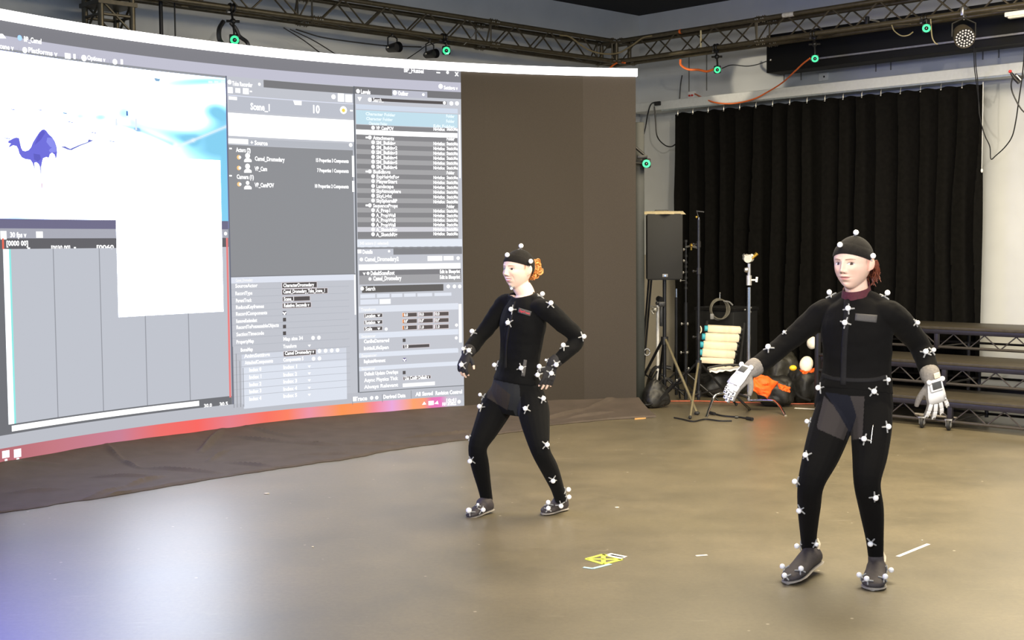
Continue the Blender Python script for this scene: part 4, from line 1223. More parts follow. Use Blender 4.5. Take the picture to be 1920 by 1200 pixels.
bm = BM(); box(bm, c - Y * 0.013 - UP * (sh_ / 2 - 0.045) - X * 0.0, 0.055, 0.006, 0.03, X, Y, UP, bev=0.002); bd = obj('badge', bm, M['grey_plastic'], t)
bm = BM(); ball(bm, c - Y * 0.018 - UP * (sh_ / 2 - 0.043), 0.008, 8, 6); obj('power_light', bm, pm('blue_led', (120, 150, 255), 0.3, emit=(130, 160, 255), estr=2.0), bd)
bm = BM(); loft(bm, [(c + Y * 0.13 + UP * (sh_ / 2 - 0.004), X * sw * 0.66, Y * 0.20), (c + Y * 0.14 + UP * (sh_ / 2 + 0.028), X * sw * 0.58, Y * 0.13)], 4); obj('top_cover', bm, pm('lit_top_cover', (196, 182, 150), 0.35), t)  # bevelled speaker top; the light it catches is put into the beige
bm = BM(); tube(bm, [c + Y * 0.17 - X * 0.07 + UP * (sh_ / 2 + 0.02), c + Y * 0.17 - X * 0.06 + UP * (sh_ / 2 + 0.035), c + Y * 0.17 + X * 0.06 + UP * (sh_ / 2 + 0.035), c + Y * 0.17 + X * 0.07 + UP * (sh_ / 2 + 0.02)], 0.010, 8); obj('handle', bm, M['black'], t)


def bag(name, label, cat, c, sx, sy, sz, mat, seed, rot=0.0, sag=0.5, strap=None, tilt=0.0, taper=0.0):
    t = thing(name, label, cat, Vector((c[0], c[1], 0)))
    bm = BM()
    bmesh.ops.create_icosphere(bm, subdivisions=5, radius=1.0)
    R3 = Matrix.Rotation(rot, 3, 'Z') @ Matrix.Rotation(tilt, 3, 'Y')
    for v in bm.verts:
        p = v.co.copy()
        p = Vector([math.copysign(abs(k) ** 0.74, k) for k in p])
        if taper: p.x *= 1 - taper * (p.z + 1) / 2; p.y *= 1 - taper * (p.z + 1) / 2
        n_ = mnoise.noise(p * 1.3 + Vector((seed, 0, 0))); n2_ = mnoise.noise(p * 3.1 + Vector((seed, 5, 0)))
        rdg = max(0, 1 - abs(mnoise.noise(p * 1.4 + Vector((0, seed, 3)))) * 6)
        p *= 1 + 0.18 * n_ + 0.035 * n2_ - 0.05 * rdg
        p.x *= sx / 2; p.y *= sy / 2; p.z *= sz / 2
        p = R3 @ p
        z = p.z + sz / 2
        v.co = Vector((c[0] + p.x, c[1] + p.y, max(0.006, c[2] + z)))
    o = obj('pouch', bm, mat, t)
    if strap:
        bm = BM(); S = spline([Vector(s) for s in strap], 6)
        for a, b in zip(S, S[1:]):
            d = b - a; 
            if d.length > 1e-4: box(bm, (a + b) / 2, 0.028, d.length * 1.05, 0.006, d.orthogonal(), d, d.cross(d.orthogonal()))
        obj('strap', bm, M['black'], t, smooth=False)
    return t


s0 = on_z(1243, 766)
bag('sandbag', 'black double sandbag draped over the speaker stand foot', 'sandbag', (s0.x - 0.06, s0.y + 0.1, 0), 0.33, 0.26, 0.27, M['bag_cloth'], 1.0, 0.3, taper=0.45, strap=[s0 + Vector((-0.02, 0.05, 0.26)), s0 + Vector((0.02, 0.0, 0.30)), s0 + Vector((0.1, 0.02, 0.25)), s0 + Vector((-0.03, -0.06, 0.10))])

# tall black stand with a small bracket on top
b1 = at(1310, 600, 12.5); b1.z = 0
t = thing('light_stand', 'tall thin black stand with a small bracket on top before the curtain', 'stand', b1)
tripod(t, b1, 1.86, 0.46, [on_z(1294, 786), b1 + Vector((0.42, 0.30, 0)), b1 + Vector((-0.38, 0.34, 0))], 0.015, m_pole, 0.016, m_lit_leg)
for z in (1.62, 1.36, 0.72):
    bm = BM(); tube(bm, [b1 + UP * (z - 0.03), b1 + UP * (z + 0.03)], 0.022, 10); tube(bm, [b1 + UP * z, b1 + UP * z - Vector((0.05, 0.02, 0))], 0.008, 6); ball(bm, b1 + UP * z - Vector((0.055, 0.022, 0)), 0.014, 8, 6); obj('clamp_collar', bm, M['black_metal'], t)
bm = BM(); tube(bm, [b1 + UP * 1.80, b1 + UP * 1.88], 0.008, 8); obj('spigot', bm, M['steel'], t)
bm = BM(); q = at(1306, 407, 12.5); tube(bm, [b1 + UP * 1.87, q + UP * 0.06, at(1307, 396, 12.5), at(1320, 397.5, 12.5)], 0.008, 6); obj('top_bracket', bm, M['black_metal'], t)
bm = BM(); ball(bm, q, 0.012, 10, 8); obj('brass_tip', bm, M['brass'], t)

# second dark stand of many collars
b2 = at(1286, 560, 13.2); b2.z = 0
t = thing('light_stand', 'dark collapsed stand with bright knobs between speaker and tall stand', 'stand', b2)
bm = BM(); tube(bm, [b2 + UP * 0.02, b2 + UP * 1.02], 0.018, 10); tube(bm, [b2 + UP * 1.0, b2 + UP * 1.64], 0.011, 10); obj('pole', bm, m_pole, t)
for y in (452, 480, 492, 500, 510, 521, 530, 540, 607, 660):
    c = at(1286, y, 13.2); bm = BM(); tube(bm, [c - UP * 0.012, c + UP * 0.012], 0.019 if y < 600 else 0.03, 10); obj('collar', bm, M['black_metal'], t)
for x, y in ((1282, 468), (1282, 489), (1281, 511), (1276, 526), (1278, 607), (1289, 607), (1277, 661), (1288, 661), (1291, 691), (1291, 695), (1269, 713)):
    bm = BM(); ball(bm, at(x, y, 13.15), (0.011, 0.011, 0.016), 8, 6); tube(bm, [at(x, y, 13.15), at(1286, y, 13.2)], 0.004, 6); obj('knob', bm, M['steel'], t)
for dx, dy in ((0.32, -0.1), (-0.3, 0.0), (0.05, 0.35)):
    bm = BM(); tube(bm, [b2 + UP * 0.30, b2 + Vector((dx, dy, 0.02))], 0.011, 8); obj('leg', bm, m_pole, t)
# brass and steel clamp between the two stands
t = thing('grip_clamp', 'small brass and steel clamp fixed between two dark stands', 'clamp', at(1298, 460, 12.9))
bm = BM(); ball(bm, at(1298, 460, 12.9), (0.028, 0.022, 0.022), 10, 8); tube(bm, [at(1296, 461, 12.9), at(1296, 469, 12.9)], 0.009, 8); obj('brass_jaw', bm, M['brass'], t)
bm = BM(); tube(bm, [at(1287, 463, 13.1), at(1297, 461, 12.92)], 0.010, 8); tube(bm, [at(1299, 462, 12.88), at(1308, 464, 12.55)], 0.012, 8); obj('arm', bm, M['steel'], t)

# pale stand tube with a clamp, beside the speaker stand
b3 = at(1233, 600, 13.4); b3.z = 0
t = thing('light_stand', 'short pale metal stand with a clamp behind the speaker pole', 'stand', b3)
bm = BM(); tube(bm, [b3 + UP * 0.05, b3 + UP * 1.05], 0.017, 10); obj('pole', bm, pm('white_steel_tube', (238, 236, 232), 0.3, 0.2), t)
bm = BM(); c = at(1228, 580, 13.35); ball(bm, c, 0.032, 10, 8); tube(bm, [c, at(1221, 574, 13.3)], 0.012, 8); tube(bm, [c, at(1221, 583, 13.3), at(1225, 589, 13.3)], 0.009, 8); obj('clamp_head', bm, pm('pale_metal', (200, 196, 185), 0.35, 0.6), t)
bm = BM(); tube(bm, [at(1234, 560, 13.3), at(1240, 562, 13.25)], 0.03, 8); box(bm, at(1240, 590, 13.3), 0.035, 0.03, 0.24, bev=0.006); obj('handle', bm, M['black'], t)
for dx, dy in ((0.3, -0.12), (-0.22, -0.25), (0.0, 0.35)):
    bm = BM(); tube(bm, [b3 + UP * 0.30, b3 + Vector((dx, dy, 0.02))], 0.011, 8); obj('leg', bm, m_pole, t)
# short chrome tube
b4 = at(1268, 600, 13.6); b4.z = 0
t = thing('light_stand', 'slim dark stand with a chrome tip close behind the speaker', 'stand', b4)
bm = BM(); tube(bm, [b4 + UP * 0.02, b4 + UP * 1.06], 0.016, 10); obj('pole', bm, m_pole, t)
bm = BM(); tube(bm, [b4 + UP * 1.03, b4 + UP * 1.15], 0.012, 10); obj('chrome_tip', bm, M['chrome'], t)
for dx, dy in ((0.25, 0.1), (-0.25, 0.1), (0.0, -0.3)):
    bm = BM(); tube(bm, [b4 + UP * 0.26, b4 + Vector((dx, dy, 0.02))], 0.010, 8); obj('leg', bm, m_pole, t)
# leaning poles at the screen edge
for (xa, ya), (xb, yb), Y, lb in (((1221, 470), (1200, 728), 13.5, 'thin dark pole leaning behind the loudspeaker, nearer the screen'), ((1226, 470), (1204, 726), 13.55, 'thin dark pole leaning behind the loudspeaker, further from the screen')):
    p1 = at(xb, yb, Y - 0.1); p1.z = max(p1.z, 0.02)
    bm = BM(); tube(bm, [at(xa, ya, Y), p1], 0.011, 8)
    tag(obj('leaning_pole', bm, M['black_metal']), lb, 'pole')

# chrome grip stand
b5 = at(1404, 640, 12.45); b5.z = 0
t = thing('grip_stand', 'chrome grip stand with bent legs and a clamp head before the curtain', 'stand', b5)
bm = BM(); tube(bm, [b5 + UP * 0.12, b5 + UP * 1.20], 0.0175, 14); obj('column', bm, M['chrome'], t)
bm = BM(); tube(bm, [b5 + UP * 0.10, b5 + UP * 0.30], 0.021, 14); obj('lower_sleeve', bm, M['chrome'], t)
bm = BM(); tube(bm, [b5 + UP * 1.22, b5 + UP * 1.315], 0.026, 14); obj('top_sleeve', bm, pm('cast_metal', (208, 204, 196), 0.3, 0.7), t)
bm = BM(); tube(bm, [b5 + UP * 1.31, b5 + UP * 1.43], 0.017, 12); obj('riser_tube', bm, M['steel'], t)
bm = BM(); tube(bm, [b5 + UP * 1.27, b5 + UP * 1.27 + Vector((0.065, -0.01, 0.0))], 0.008, 8); tube(bm, [b5 + UP * 1.25 + Vector((0.07, -0.01, 0)), b5 + UP * 1.30 + Vector((0.075, -0.01, 0))], 0.011, 8); obj('tee_handle', bm, M['white'], t)
bm = BM(); tube(bm, [b5 + UP * 1.37 + Vector((-0.02, -0.01, 0)), b5 + UP * 1.37 + Vector((-0.045, -0.012, 0.0))], [0.028, 0.02], 10); obj('lock_knob', bm, M['steel'], t)
c = b5 + UP * 1.475
bm = BM(); ball(bm, c, (0.05, 0.035, 0.036), 12, 8); tube(bm, [c - Vector((0.02, 0.05, 0)), c + Vector((-0.02, 0.03, 0.01))], 0.038, 14); tube(bm, [c + Vector((-0.05, -0.01, 0.03)), c + Vector((0.05, -0.01, 0.03))], 0.012, 8); ball(bm, c + Vector((0.02, -0.03, 0.03)), 0.02, 8, 6); obj('clamp_head', bm, pm('cast_clamp_metal', (214, 210, 200), 0.35, 0.5), t)
bm = BM(); tube(bm, [c + Vector((0.02, -0.02, 0.0)), at(1420, 475, 12.42)], [0.012, 0.020], 10); obj('brass_screw', bm, M['brass'], t)
bm = BM(); tube(bm, [c, at(1394, 478, 12.42)], [0.012, 0.016], 10); obj('tee_screw', bm, M['steel'], t)
for lgp, z0, mt in (([at(1404, 751, 12.45), at(1440, 750, 12.35), at(1453, 753, 12.30), at(1463, 763, 12.2), on_z(1473, 780)], 0, M['chrome']), ([at(1402, 742, 12.45), at(1360, 738, 12.25), at(1343, 740, 12.2), at(1335, 752, 12.15), on_z(1324, 783)], 0, M['chrome']), ([at(1402, 745, 12.45), at(1385, 740, 12.3), at(1380, 742, 12.2), at(1396, 758, 12.0), on_z(1406, 768)], 0, M['black_metal'])):
    bm = BM(); tube(bm, spline(lgp, 6), 0.013, 10); obj('leg', bm, mt, t)

# flight case behind, with five cream padded rolls leaning on it
kc_ = 14.0
c = at(1362, 640, kc_ + 0.3)
t = thing('flight_case', 'black flight case behind the cream rolls', 'case', Vector((c.x, c.y, 0)))
bm = BM(); box(bm, Vector((c.x, c.y, 0.46)), 0.52, 0.45, 0.92, D1.cross(UP), D1, UP, bev=0.01); obj('case_body', bm, pm('case_laminate', (24, 24, 24), 0.6), t)
for z in (0.02, 0.90):
    bm = BM(); box(bm, Vector((c.x, c.y, z)), 0.54, 0.47, 0.03, D1.cross(UP), D1, UP); obj('edge_trim', bm, M['black_metal'], t, smooth=False)
for x, y in ((1401, 573), (1412, 569), (1411, 577)):
    bm = BM(); ball(bm, at(x - 4, y + 8, 13.95), 0.012, 8, 6); obj('catch', bm, M['steel'], t)
rolls = [((1328, 609), (1390, 613), (1387, 625), (1325.5, 623)), ((1323, 624.5), (1387, 627), (1383.5, 641.5), (1321, 638.5)), ((1319.5, 639.5), (1383, 643), (1379.5, 657), (1317.5, 653.5)), ((1317.5, 654), (1379, 658.5), (1376, 672.5), (1315, 668)), ((1314, 669), (1376, 674), (1374, 682), (1313, 681))]
ords = ['topmost of the five', 'second from the top', 'middle one of the five', 'fourth from the top', 'lowest of the five']
for i, (q, lb) in enumerate(zip(rolls, ords)):
    Yq = 13.62 - i * 0.05
    P = [at(x, y, Yq) for x, y in q]
    t = thing('padded_roll', f'cream padded roll with a cyan end, {lb}', 'roll', (P[3] + P[2]) / 2, 'cream rolls by the chrome stand')
    L0 = (P[0] + P[3]) / 2; L1 = (P[1] + P[2]) / 2
    h = ((P[0] - P[3]).length + (P[1] - P[2]).length) / 4 * 1.0
    ax = (L1 - L0).normalized(); u = Vector((0, -0.25, 1)); u = (u - ax * u.dot(ax)).normalized(); v = ax.cross(u)
    def sq(c, k): return (c, u * h * k, v * h * k)
    bm = BM(); rows = []
    n = 16
    for tt, k in ((0.0, 0.86), (0.02, 1.0), (0.25, 1.02), (0.5, 1.0), (0.75, 1.02), (0.98, 1.0), (1.0, 0.86)):
        c = L0 * (1 - tt) + L1 * tt; rw = []
        for a in range(n):
            an = 2 * PI * a / n; ca, sa = math.cos(an), math.sin(an)
            rw.append(bm.verts.new(c + u * h * k * math.copysign(abs(ca) ** 0.28, ca) + v * h * 0.8 * k * math.copysign(abs(sa) ** 0.4, sa)))
        rows.append(rw)
    for a_, b_2 in zip(rows, rows[1:]):
        for a in range(n): bm.faces.new((a_[a], a_[(a + 1) % n], b_2[(a + 1) % n], b_2[a]))
    bm.faces.new(rows[0][::-1]); bm.faces.new(rows[-1])
    obj('pad', bm, M['cream'], t)
    bm = BM(); loft(bm, [(L0 - ax * 0.035, u * h * 0.75, v * h * 0.6), (L0 - ax * 0.030, u * h * 0.85, v * h * 0.7), (L0 + ax * 0.004, u * h * 0.85, v * h * 0.7)], 12); obj('cyan_end', bm, M['cyan'], t)
    bm = BM(); loft(bm, [(L1 - ax * 0.004, u * h * 0.8, v * h * 0.7), (L1 + ax * 0.02, u * h * 0.7, v * h * 0.6)], 12); obj('end_cap', bm, M['black'], t)
# cart that holds the rolls
c = at(1350, 660, 13.7)
t = thing('roll_rack', 'black rack holding the five cream rolls', 'rack', Vector((c.x, c.y, 0)))
for (xa, ya), (xb, yb) in (((1326, 602), (1306, 700)), ((1396, 606), (1381, 700))):
    p1 = at(xa, ya, 13.78); p2 = at(xb, yb, 13.50); p2.z = 0.02
    bm = BM(); tube(bm, [p1, p2], 0.016, 8); obj('rail', bm, M['black_metal'], t)
    bm = BM(); p3 = p1 + Vector((0.03, 0.10, 0)); p3.z = 0.02; tube(bm, [p1 - UP * 0.05, p3], 0.014, 8); obj('back_leg', bm, M['black_metal'], t)
for q in rolls:
    Yq = 13.70
    bm = BM(); tube(bm, [at(q[3][0] - 3, q[3][1] + 1.0, Yq), at(q[2][0] + 4, q[2][1] + 1.0, Yq)], 0.010, 6); obj('crossbar', bm, M['black_metal'], t)
bm = BM(); tube(bm, [at(1312, 618, 13.5) + Vector((0.018 * math.cos(a / 10 * 2 * PI), 0, 0.035 * math.sin(a / 10 * 2 * PI))) for a in range(11)], 0.007, 6)
tag(obj('ring_strap', bm, M['cream']), 'small pale ring strap beside the topmost cream roll', 'strap')
# cable coil hanging on the case
cc = at(1347, 580, 13.85)
t = thing('cable_coil', 'grey cable coil hanging above the cream rolls', 'coil', cc)
for k in range(3):
    bm = BM(); tube(bm, [cc + Vector((0.09 * math.cos(2 * PI * a / 28 + k) * (1 + 0.05 * k) + 0.01 * k, -0.012 * k, (0.115 - 0.006 * k) * math.sin(2 * PI * a / 28 + k))) for a in range(29)], 0.007, 6, False)
    obj('loop', bm, pm('grey_cable', (96, 92, 80), 0.5), t)
bm = BM(); box(bm, cc + Vector((-0.075, -0.03, -0.075)), 0.04, 0.03, 0.06, bev=0.006); obj('plug', bm, M['grey_plastic'], t)
bm = BM(); tube(bm, spline([cc + Vector((0.05, -0.02, 0.09)), cc + Vector((0.11, -0.03, 0.08)), cc + Vector((0.15, -0.02, 0.045))], 5), 0.009, 6); obj('tail', bm, M['grey_plastic'], t)
bm = BM(); tube(bm, [cc + Vector((0.015, 0.0, 0.18)), cc + Vector((0.015, 0.0, 0.10))], 0.006, 6); ball(bm, cc + Vector((0.015, -0.01, 0.175)), 0.010, 8, 6); obj('hook', bm, M['steel'], t)
# pale rolled sheet under the rolls
c = at(1358, 693, 13.35)
t = thing('reflector_sheet', 'crumpled white reflector sheet lying below the cream rolls', 'reflector', c)
bm = BM(); g = []
for i in range(25):
    row = []
    for j in range(7):
        u = i / 24; v = j / 6
        p = c + Vector((-0.17 + 0.34 * u, -0.10 + 0.2 * v, 0.045 * math.sin(PI * v) * (1.1 - u * 0.5) + 0.03 * u - 0.02 + 0.02 * mnoise.noise(Vector((u * 7, v * 4, 0)))))
        row.append(bm.verts.new(p))
    g.append(row)
for a, b in zip(g, g[1:]):
    for j in range(6): bm.faces.new((a[j], b[j], b[j + 1], a[j + 1]))
so = obj('sheet', bm, pm('white_reflector', (240, 234, 222), 0.35), t); sm = so.modifiers.new('thickness', 'SOLIDIFY'); sm.thickness = 0.006
bm = BM(); tube(bm, spline([c + Vector((-0.19, -0.10, 0.03)), c + Vector((-0.05, -0.11, 0.055)), c + Vector((0.10, -0.11, 0.06)), c + Vector((0.19, -0.10, 0.04))], 6), 0.012, 8); obj('rim', bm, M['black'], t)

# bags on the floor by the chrome stand
p = on_z(1362, 748); bag('gear_bag', 'black gear bag on the floor under the white sheet', 'bag', (p.x, p.y + 0.25, 0), 0.52, 0.36, 0.27, M['bag_cloth'], 3.0, 0.2)
p = on_z(1468, 766); bag('gear_bag', 'black bag under the orange cloths right of the chrome stand', 'bag', (p.x - 0.02, p.y + 0.22, 0), 0.36, 0.36, 0.30, M['bag_cloth'], 5.0, -0.2)
p = on_z(1478, 745); bag('gear_bag', 'grey black bag standing upright behind the orange cloths', 'bag', (p.x - 0.02, p.y + 0.20, 0.02), 0.38, 0.32, 0.44, pm('olive_black_nylon', (44, 42, 35), 0.5, 0, 0.25, 30, 0.3, 120), 7.0, 0.1)
p = on_z(1515, 760); bag('gear_bag', 'black bag with loops at the end of the stepped platform', 'bag', (p.x + 0.02, p.y + 0.26, 0), 0.34, 0.36, 0.36, M['bag_cloth'], 9.0, 0.3, strap=[p + Vector((-0.12, 0.1, 0.30)), p + Vector((-0.16, -0.0, 0.2)), p + Vector((-0.1, -0.03, 0.1)), p + Vector((0.02, -0.02, 0.05))])


def cloth(name, label, quadpts, Y, mat, seed, bulge=0.05):
    """crumpled cloth given by an outline in the picture, hung over what is behind it"""
    tl, tr, br, bl = [Vector((a, b, 0)) for a, b in quadpts]
    bm = BM(); g = []; n = 18
    for j in range(n + 1):
        row = []
        for i in range(n + 1):
            u, v = i / n, j / n
            q = (tl * (1 - u) + tr * u) * (1 - v) + (bl * (1 - u) + br * u) * v
            y = Y - bulge * math.sin(PI * u) * math.sin(PI * v) - 0.10 * v + 0.035 * mnoise.noise(Vector((u * 3.5, v * 3.5, seed))) + 0.03 * max(0, 1 - abs(mnoise.noise(Vector((u * 2, v * 2, seed + 4)))) * 5)
            row.append(bm.verts.new(at(q.x + 2.0 * mnoise.noise(Vector((u * 3, v * 3, seed + 8))), q.y + 2.0 * mnoise.noise(Vector((u * 3, v * 3, seed + 12))), y)))
        g.append(row)
    for a, b in zip(g, g[1:]):
        for k in range(n): bm.faces.new((a[k], b[k], b[k + 1], a[k + 1]))
    o = obj(name, bm, mat); sm = o.modifiers.new('thickness', 'SOLIDIFY'); sm.thickness = 0.012; sm.offset = 0
    return tag(o, label, 'cloth')


cloth('orange_cloth', 'bright orange cloth draped beside the chrome stand foot', ((1416, 698), (1459, 716), (1438, 747), (1407, 730)), 12.42, M['orange'], 1.0)
cloth('orange_cloth', 'small orange strip of cloth lying on the black bag', ((1458, 720), (1481, 726), (1480, 736), (1461, 729)), 12.42, M['orange'], 4.0, 0.02)

def dome(name, label, cx, cy, Y, rx, rz, mat, base=None, tilt=0.0, loc=None):
    c = at(cx, cy, Y)
    t = thing(name, label, 'dome', c)
    bm = BM(); ax = Vector((-0.5, -0.8, 0.35)).normalized(); _, s, v = frame_of(ax, UP)
    n = 24; rows = []
    for k in range(9):
        a = PI / 2 * k / 8
        rows.append([bm.verts.new(c + ax * (0.05 * math.sin(a)) + s * (rz * math.cos(a) * math.cos(2 * PI * i / n)) + v * (rx * math.cos(a) * math.sin(2 * PI * i / n))) if k < 8 else None for i in range(n)])
    tip = bm.verts.new(c + ax * 0.05)
    for a_, b_2 in zip(rows[:7], rows[1:8]):
        for i in range(n): bm.faces.new((a_[i], a_[(i + 1) % n], b_2[(i + 1) % n], b_2[i]))
    for i in range(n): bm.faces.new((rows[7][i], rows[7][(i + 1) % n], tip))
    bm.faces.new(rows[0][::-1])
    obj('shell', bm, mat, t)
    if base:
        bm = BM(); tube(bm, [c + s * (rz * 1.05 * math.cos(2 * PI * i / 28)) + v * (rx * 1.05 * math.sin(2 * PI * i / 28)) - ax * 0.008 for i in range(29)], 0.010, 8, False); obj('rim', bm, base, t)
    return t
dome('white_dome', 'white oval dome resting on the orange cloth edge and upright bag', 1512, 683, 12.55, 0.068, 0.082, pm('ivory_shell', (236, 226, 205), 0.5))
dome('white_dome', 'white oval dome behind the post of the stepped platform', 1523, 643, 12.9, 0.055, 0.066, pm('ivory_shell_b', (236, 226, 205), 0.5))
bm = BM(); c = at(1487, 690, 12.6); ball(bm, c, (0.038, 0.03, 0.028), 12, 8); tag(obj('yellow_tape_roll', bm, M['yellow']), 'small yellow bundle on top of the upright black bag', 'bundle')
cloth('orange_cloth', 'orange cloth edge below the white oval dome', ((1499, 694), (1527, 691), (1526, 697), (1506, 701)), 12.58, M['orange'], 9.0, 0.02)

# small black folding bracket shape and clutter by the speaker stand
t = thing('folded_stand', 'black folded stand legs on the floor behind the sandbag', 'stand', on_z(1225, 735))
bm = BM(); tube(bm, spline([on_z(1213, 728, 0.02), at(1219, 706, 13.4), at(1228, 690, 13.4), at(1243, 688, 13.4), at(1258, 690, 13.4)], 5), 0.022, 8); obj('bent_leg', bm, M['black_metal'], t)
bm = BM(); tube(bm, [at(1213, 660, 13.2) + Vector((0.03 * math.cos(a * 0.6), 0, 0.035 * math.sin(a * 0.6))) for a in range(12)], 0.008, 6); obj('ring', bm, M['steel'], t)

# ------------------------------------------------------------------ stepped platform at the side
zt = (0.80, 0.53, 0.26); fy = (614, 680.5, 750)
m_deck = pm('dark_deck', (58, 52, 40), 0.5, 0, 0.2, 25)
m_rail = pm('riser_rail', (40, 37, 42), 0.4, 0.3, 0.15, 30)
m_lace = pm('riser_bar', (78, 73, 68), 0.35, 0.5, 0.1)
p3 = on_z(1532, 762)
t = thing('stage_riser', 'black three step folding platform with latticed fronts on wheels', 'platform', on_z(1700, 790))
fr = []
for z, y in zip(zt, fy): fr.append(on_z(1800, y, z))
for i, (z, p) in enumerate(zip(zt, fr)):
    # left end at about the same picture column for the three steps
    o, d = ray(1541, 640); kk = N2.dot(p); tt = (kk - N2.dot(o)) / N2.dot(d); e = o + d * tt
    e = Vector((e.x, e.y, 0)); L = 4.2; dep = min(1.35, K2 - 0.34 - 0.14 - kk) if i == 0 else 0.75
    pc = lambda x, y, zz: e + D2 * x + N2 * y + UP * zz
    bm = BM(); box(bm, pc(L / 2, dep / 2, z - 0.014), L, dep, 0.028, D2, N2, UP, bev=0.004); obj('deck', bm, m_deck, t)
    bm = BM(); box(bm, pc(L / 2, 0.02, z - 0.050), L, 0.04, 0.044, D2, N2, UP, bev=0.004); obj('top_rail', bm, m_rail, t)
    zl = z - 0.20
    bm = BM(); tube(bm, [pc(0, 0.02, zl), pc(L, 0.02, zl)], 0.014, 8); obj('lower_rail', bm, m_lace, t)
    bm = BM(); x = 0.06; k = 0
    qs = []
    while x < L: qs.append(pc(x, 0.02, z - 0.07 if k % 2 else zl)); x += 0.155; k += 1
    for a, b in zip(qs, qs[1:]): tube(bm, [a, b], 0.0065, 6, False)
    obj('lattice', bm, m_lace, t)
    bm = BM(); tube(bm, [pc(0, dep - 0.03, zl), pc(L, dep - 0.03, zl)], 0.012, 8); obj('back_rail', bm, m_lace, t)
    for x in (0.0, 1.28, 2.9, L):
        bm = BM(); box(bm, pc(x, 0.02, (z + zl) / 2 - 0.02), 0.045, 0.035, z - zl, D2, N2, UP, bev=0.004); obj('stile', bm, m_rail, t)
        bm = BM(); tube(bm, [pc(x, dep - 0.04, 0.03), pc(x, dep - 0.04, z - 0.03)], 0.018, 8); obj('leg', bm, m_rail, t)
        bm = BM(); tube(bm, [pc(x, 0.03, zl), pc(x, dep - 0.03, zl)], 0.010, 6); obj('cross_rail', bm, m_lace, t)
e3 = fr[2]
# end upright with stubs
e = at(1533, 690, 12.35)
bm = BM(); box(bm, Vector((e.x, e.y, 0.40)), 0.045, 0.045, 0.72, D2, N2, UP, bev=0.005)
for z in (0.55, 0.40): tube(bm, [Vector((e.x, e.y, z)), Vector((e.x, e.y, z)) + D2 * 0.25], 0.018, 8)
obj('end_upright', bm, M['black_metal'], t)
# wheels
bm = BM(); tube(bm, [at(1715, 776, 11.25), at(1796, 784, 11.15)], 0.014, 8); obj('wheel_bar', bm, m_lace, t)
for x in (1731, 1781):
    g = on_z(x, 803 if x == 1731 else 808)
    wr_ = 0.046; c = g + UP * (wr_ + 0.002) + Vector((0, 0.03, 0))
    d = Vector((0.85, -0.5, 0)).normalized(); _, s, v = frame_of(d, UP)
    bm = BM(); loft(bm, [(c - d * 0.014, s * wr_ * 0.92, v * wr_ * 0.92), (c - d * 0.010, s * wr_, v * wr_), (c + d * 0.010, s * wr_, v * wr_), (c + d * 0.014, s * wr_ * 0.92, v * wr_ * 0.92)], 24); w = obj('wheel', bm, M['rubber'], t)
    bm = BM(); loft(bm, [(c + d * 0.015, s * wr_ * 0.55, v * wr_ * 0.55), (c + d * 0.018, s * wr_ * 0.5, v * wr_ * 0.5)], 20); loft(bm, [(c - d * 0.015, s * wr_ * 0.55, v * wr_ * 0.55), (c - d * 0.018, s * wr_ * 0.5, v * wr_ * 0.5)], 20); obj('hub', bm, M['steel'], w)
    bm = BM(); box(bm, c + UP * 0.045, 0.06, 0.05, 0.012, d, s.cross(d), UP, bev=0.003)
    for sg in (-1, 1): box(bm, c + d * sg * 0.022 + UP * 0.018, 0.004, 0.034, 0.06, d, s.cross(d), UP)
    obj('fork', bm, M['steel'], t)

# ------------------------------------------------------------------ floor marks and cords
def tape(name, label, segs, w, mat, z=0.0016):
    bm = BM()
    for a, b in segs:
        p, q = on_z(*a, z), on_z(*b, z); d = q - p
        box(bm, (p + q) / 2, d.length, w, 0.0012, d, UP.cross(d), UP)
    return tag(obj(name, bm, mat, smooth=False), label, 'tape')
m_yt = pm('yellow_green_tape', (214, 222, 90), 0.5, 0, 0.05); m_wt = pm('white_tape', (240, 238, 234), 0.5, 0, 0.04); m_bt = pm('pale_blue_tape', (176, 214, 226), 0.5, 0, 0.1)
tl, tp_, tr, bt = (1099.5, 1048), (1131, 1039.5), (1165, 1049), (1131.5, 1057.5)
tape('yellow_tape_square', 'yellow tape square with a cross inside on the floor', [(tl, tp_), (tp_, tr), (tr, bt), (bt, tl), (tl, tr), (tp_, bt)], 0.024, m_yt)
tape('white_tape_strip', 'broad white tape strip along the far corner of the yellow tape square', [((1141, 1038.5), (1172, 1044.5)), ((1143, 1041), (1168, 1046.5))], 0.04, m_wt, 0.0022)
tape('pale_tape_hook', 'pale blue bent tape strip in front of the yellow tape square', [((1094, 1063.5), (1112, 1066)), ((1111, 1066), (1145, 1057.5))], 0.022, m_bt, 0.0019)
tape('white_tape_strip', 'short white tape dash between the two women on the floor', [((1305, 1042), (1326, 1040.5))], 0.018, m_wt)
tape('white_tape_strip', 'long white tape strip beside the front woman feet', [((1683, 1043.5), (1741, 1020))], 0.022, m_wt)
tape('white_tape_strip', 'pale tape strip on the floor by the black bags', [((1490, 765), (1530, 767))], 0.05, m_wt)
bm = BM(); q = [on_z(1190, 777), on_z(1213, 776), on_z(1211, 785), on_z(1190, 787)]
lo = [bm.verts.new(v + UP * 0.0006) for v in q]; hi = [bm.verts.new(v + UP * 0.006) for v in q]
bm.faces.new(hi)
for i in range(4): bm.faces.new((lo[i], lo[(i + 1) % 4], hi[(i + 1) % 4], hi[i]))
tag(obj('cardboard_piece', bm, pm('tan_cardboard', (206, 158, 98), 0.8, 0, 0.1, 20), smooth=False), 'small tan cardboard piece on the floor at the screen corner', 'cardboard')
rn = random.Random(11)
mdeb = pm('pale_debris', (216, 208, 190), 0.7)
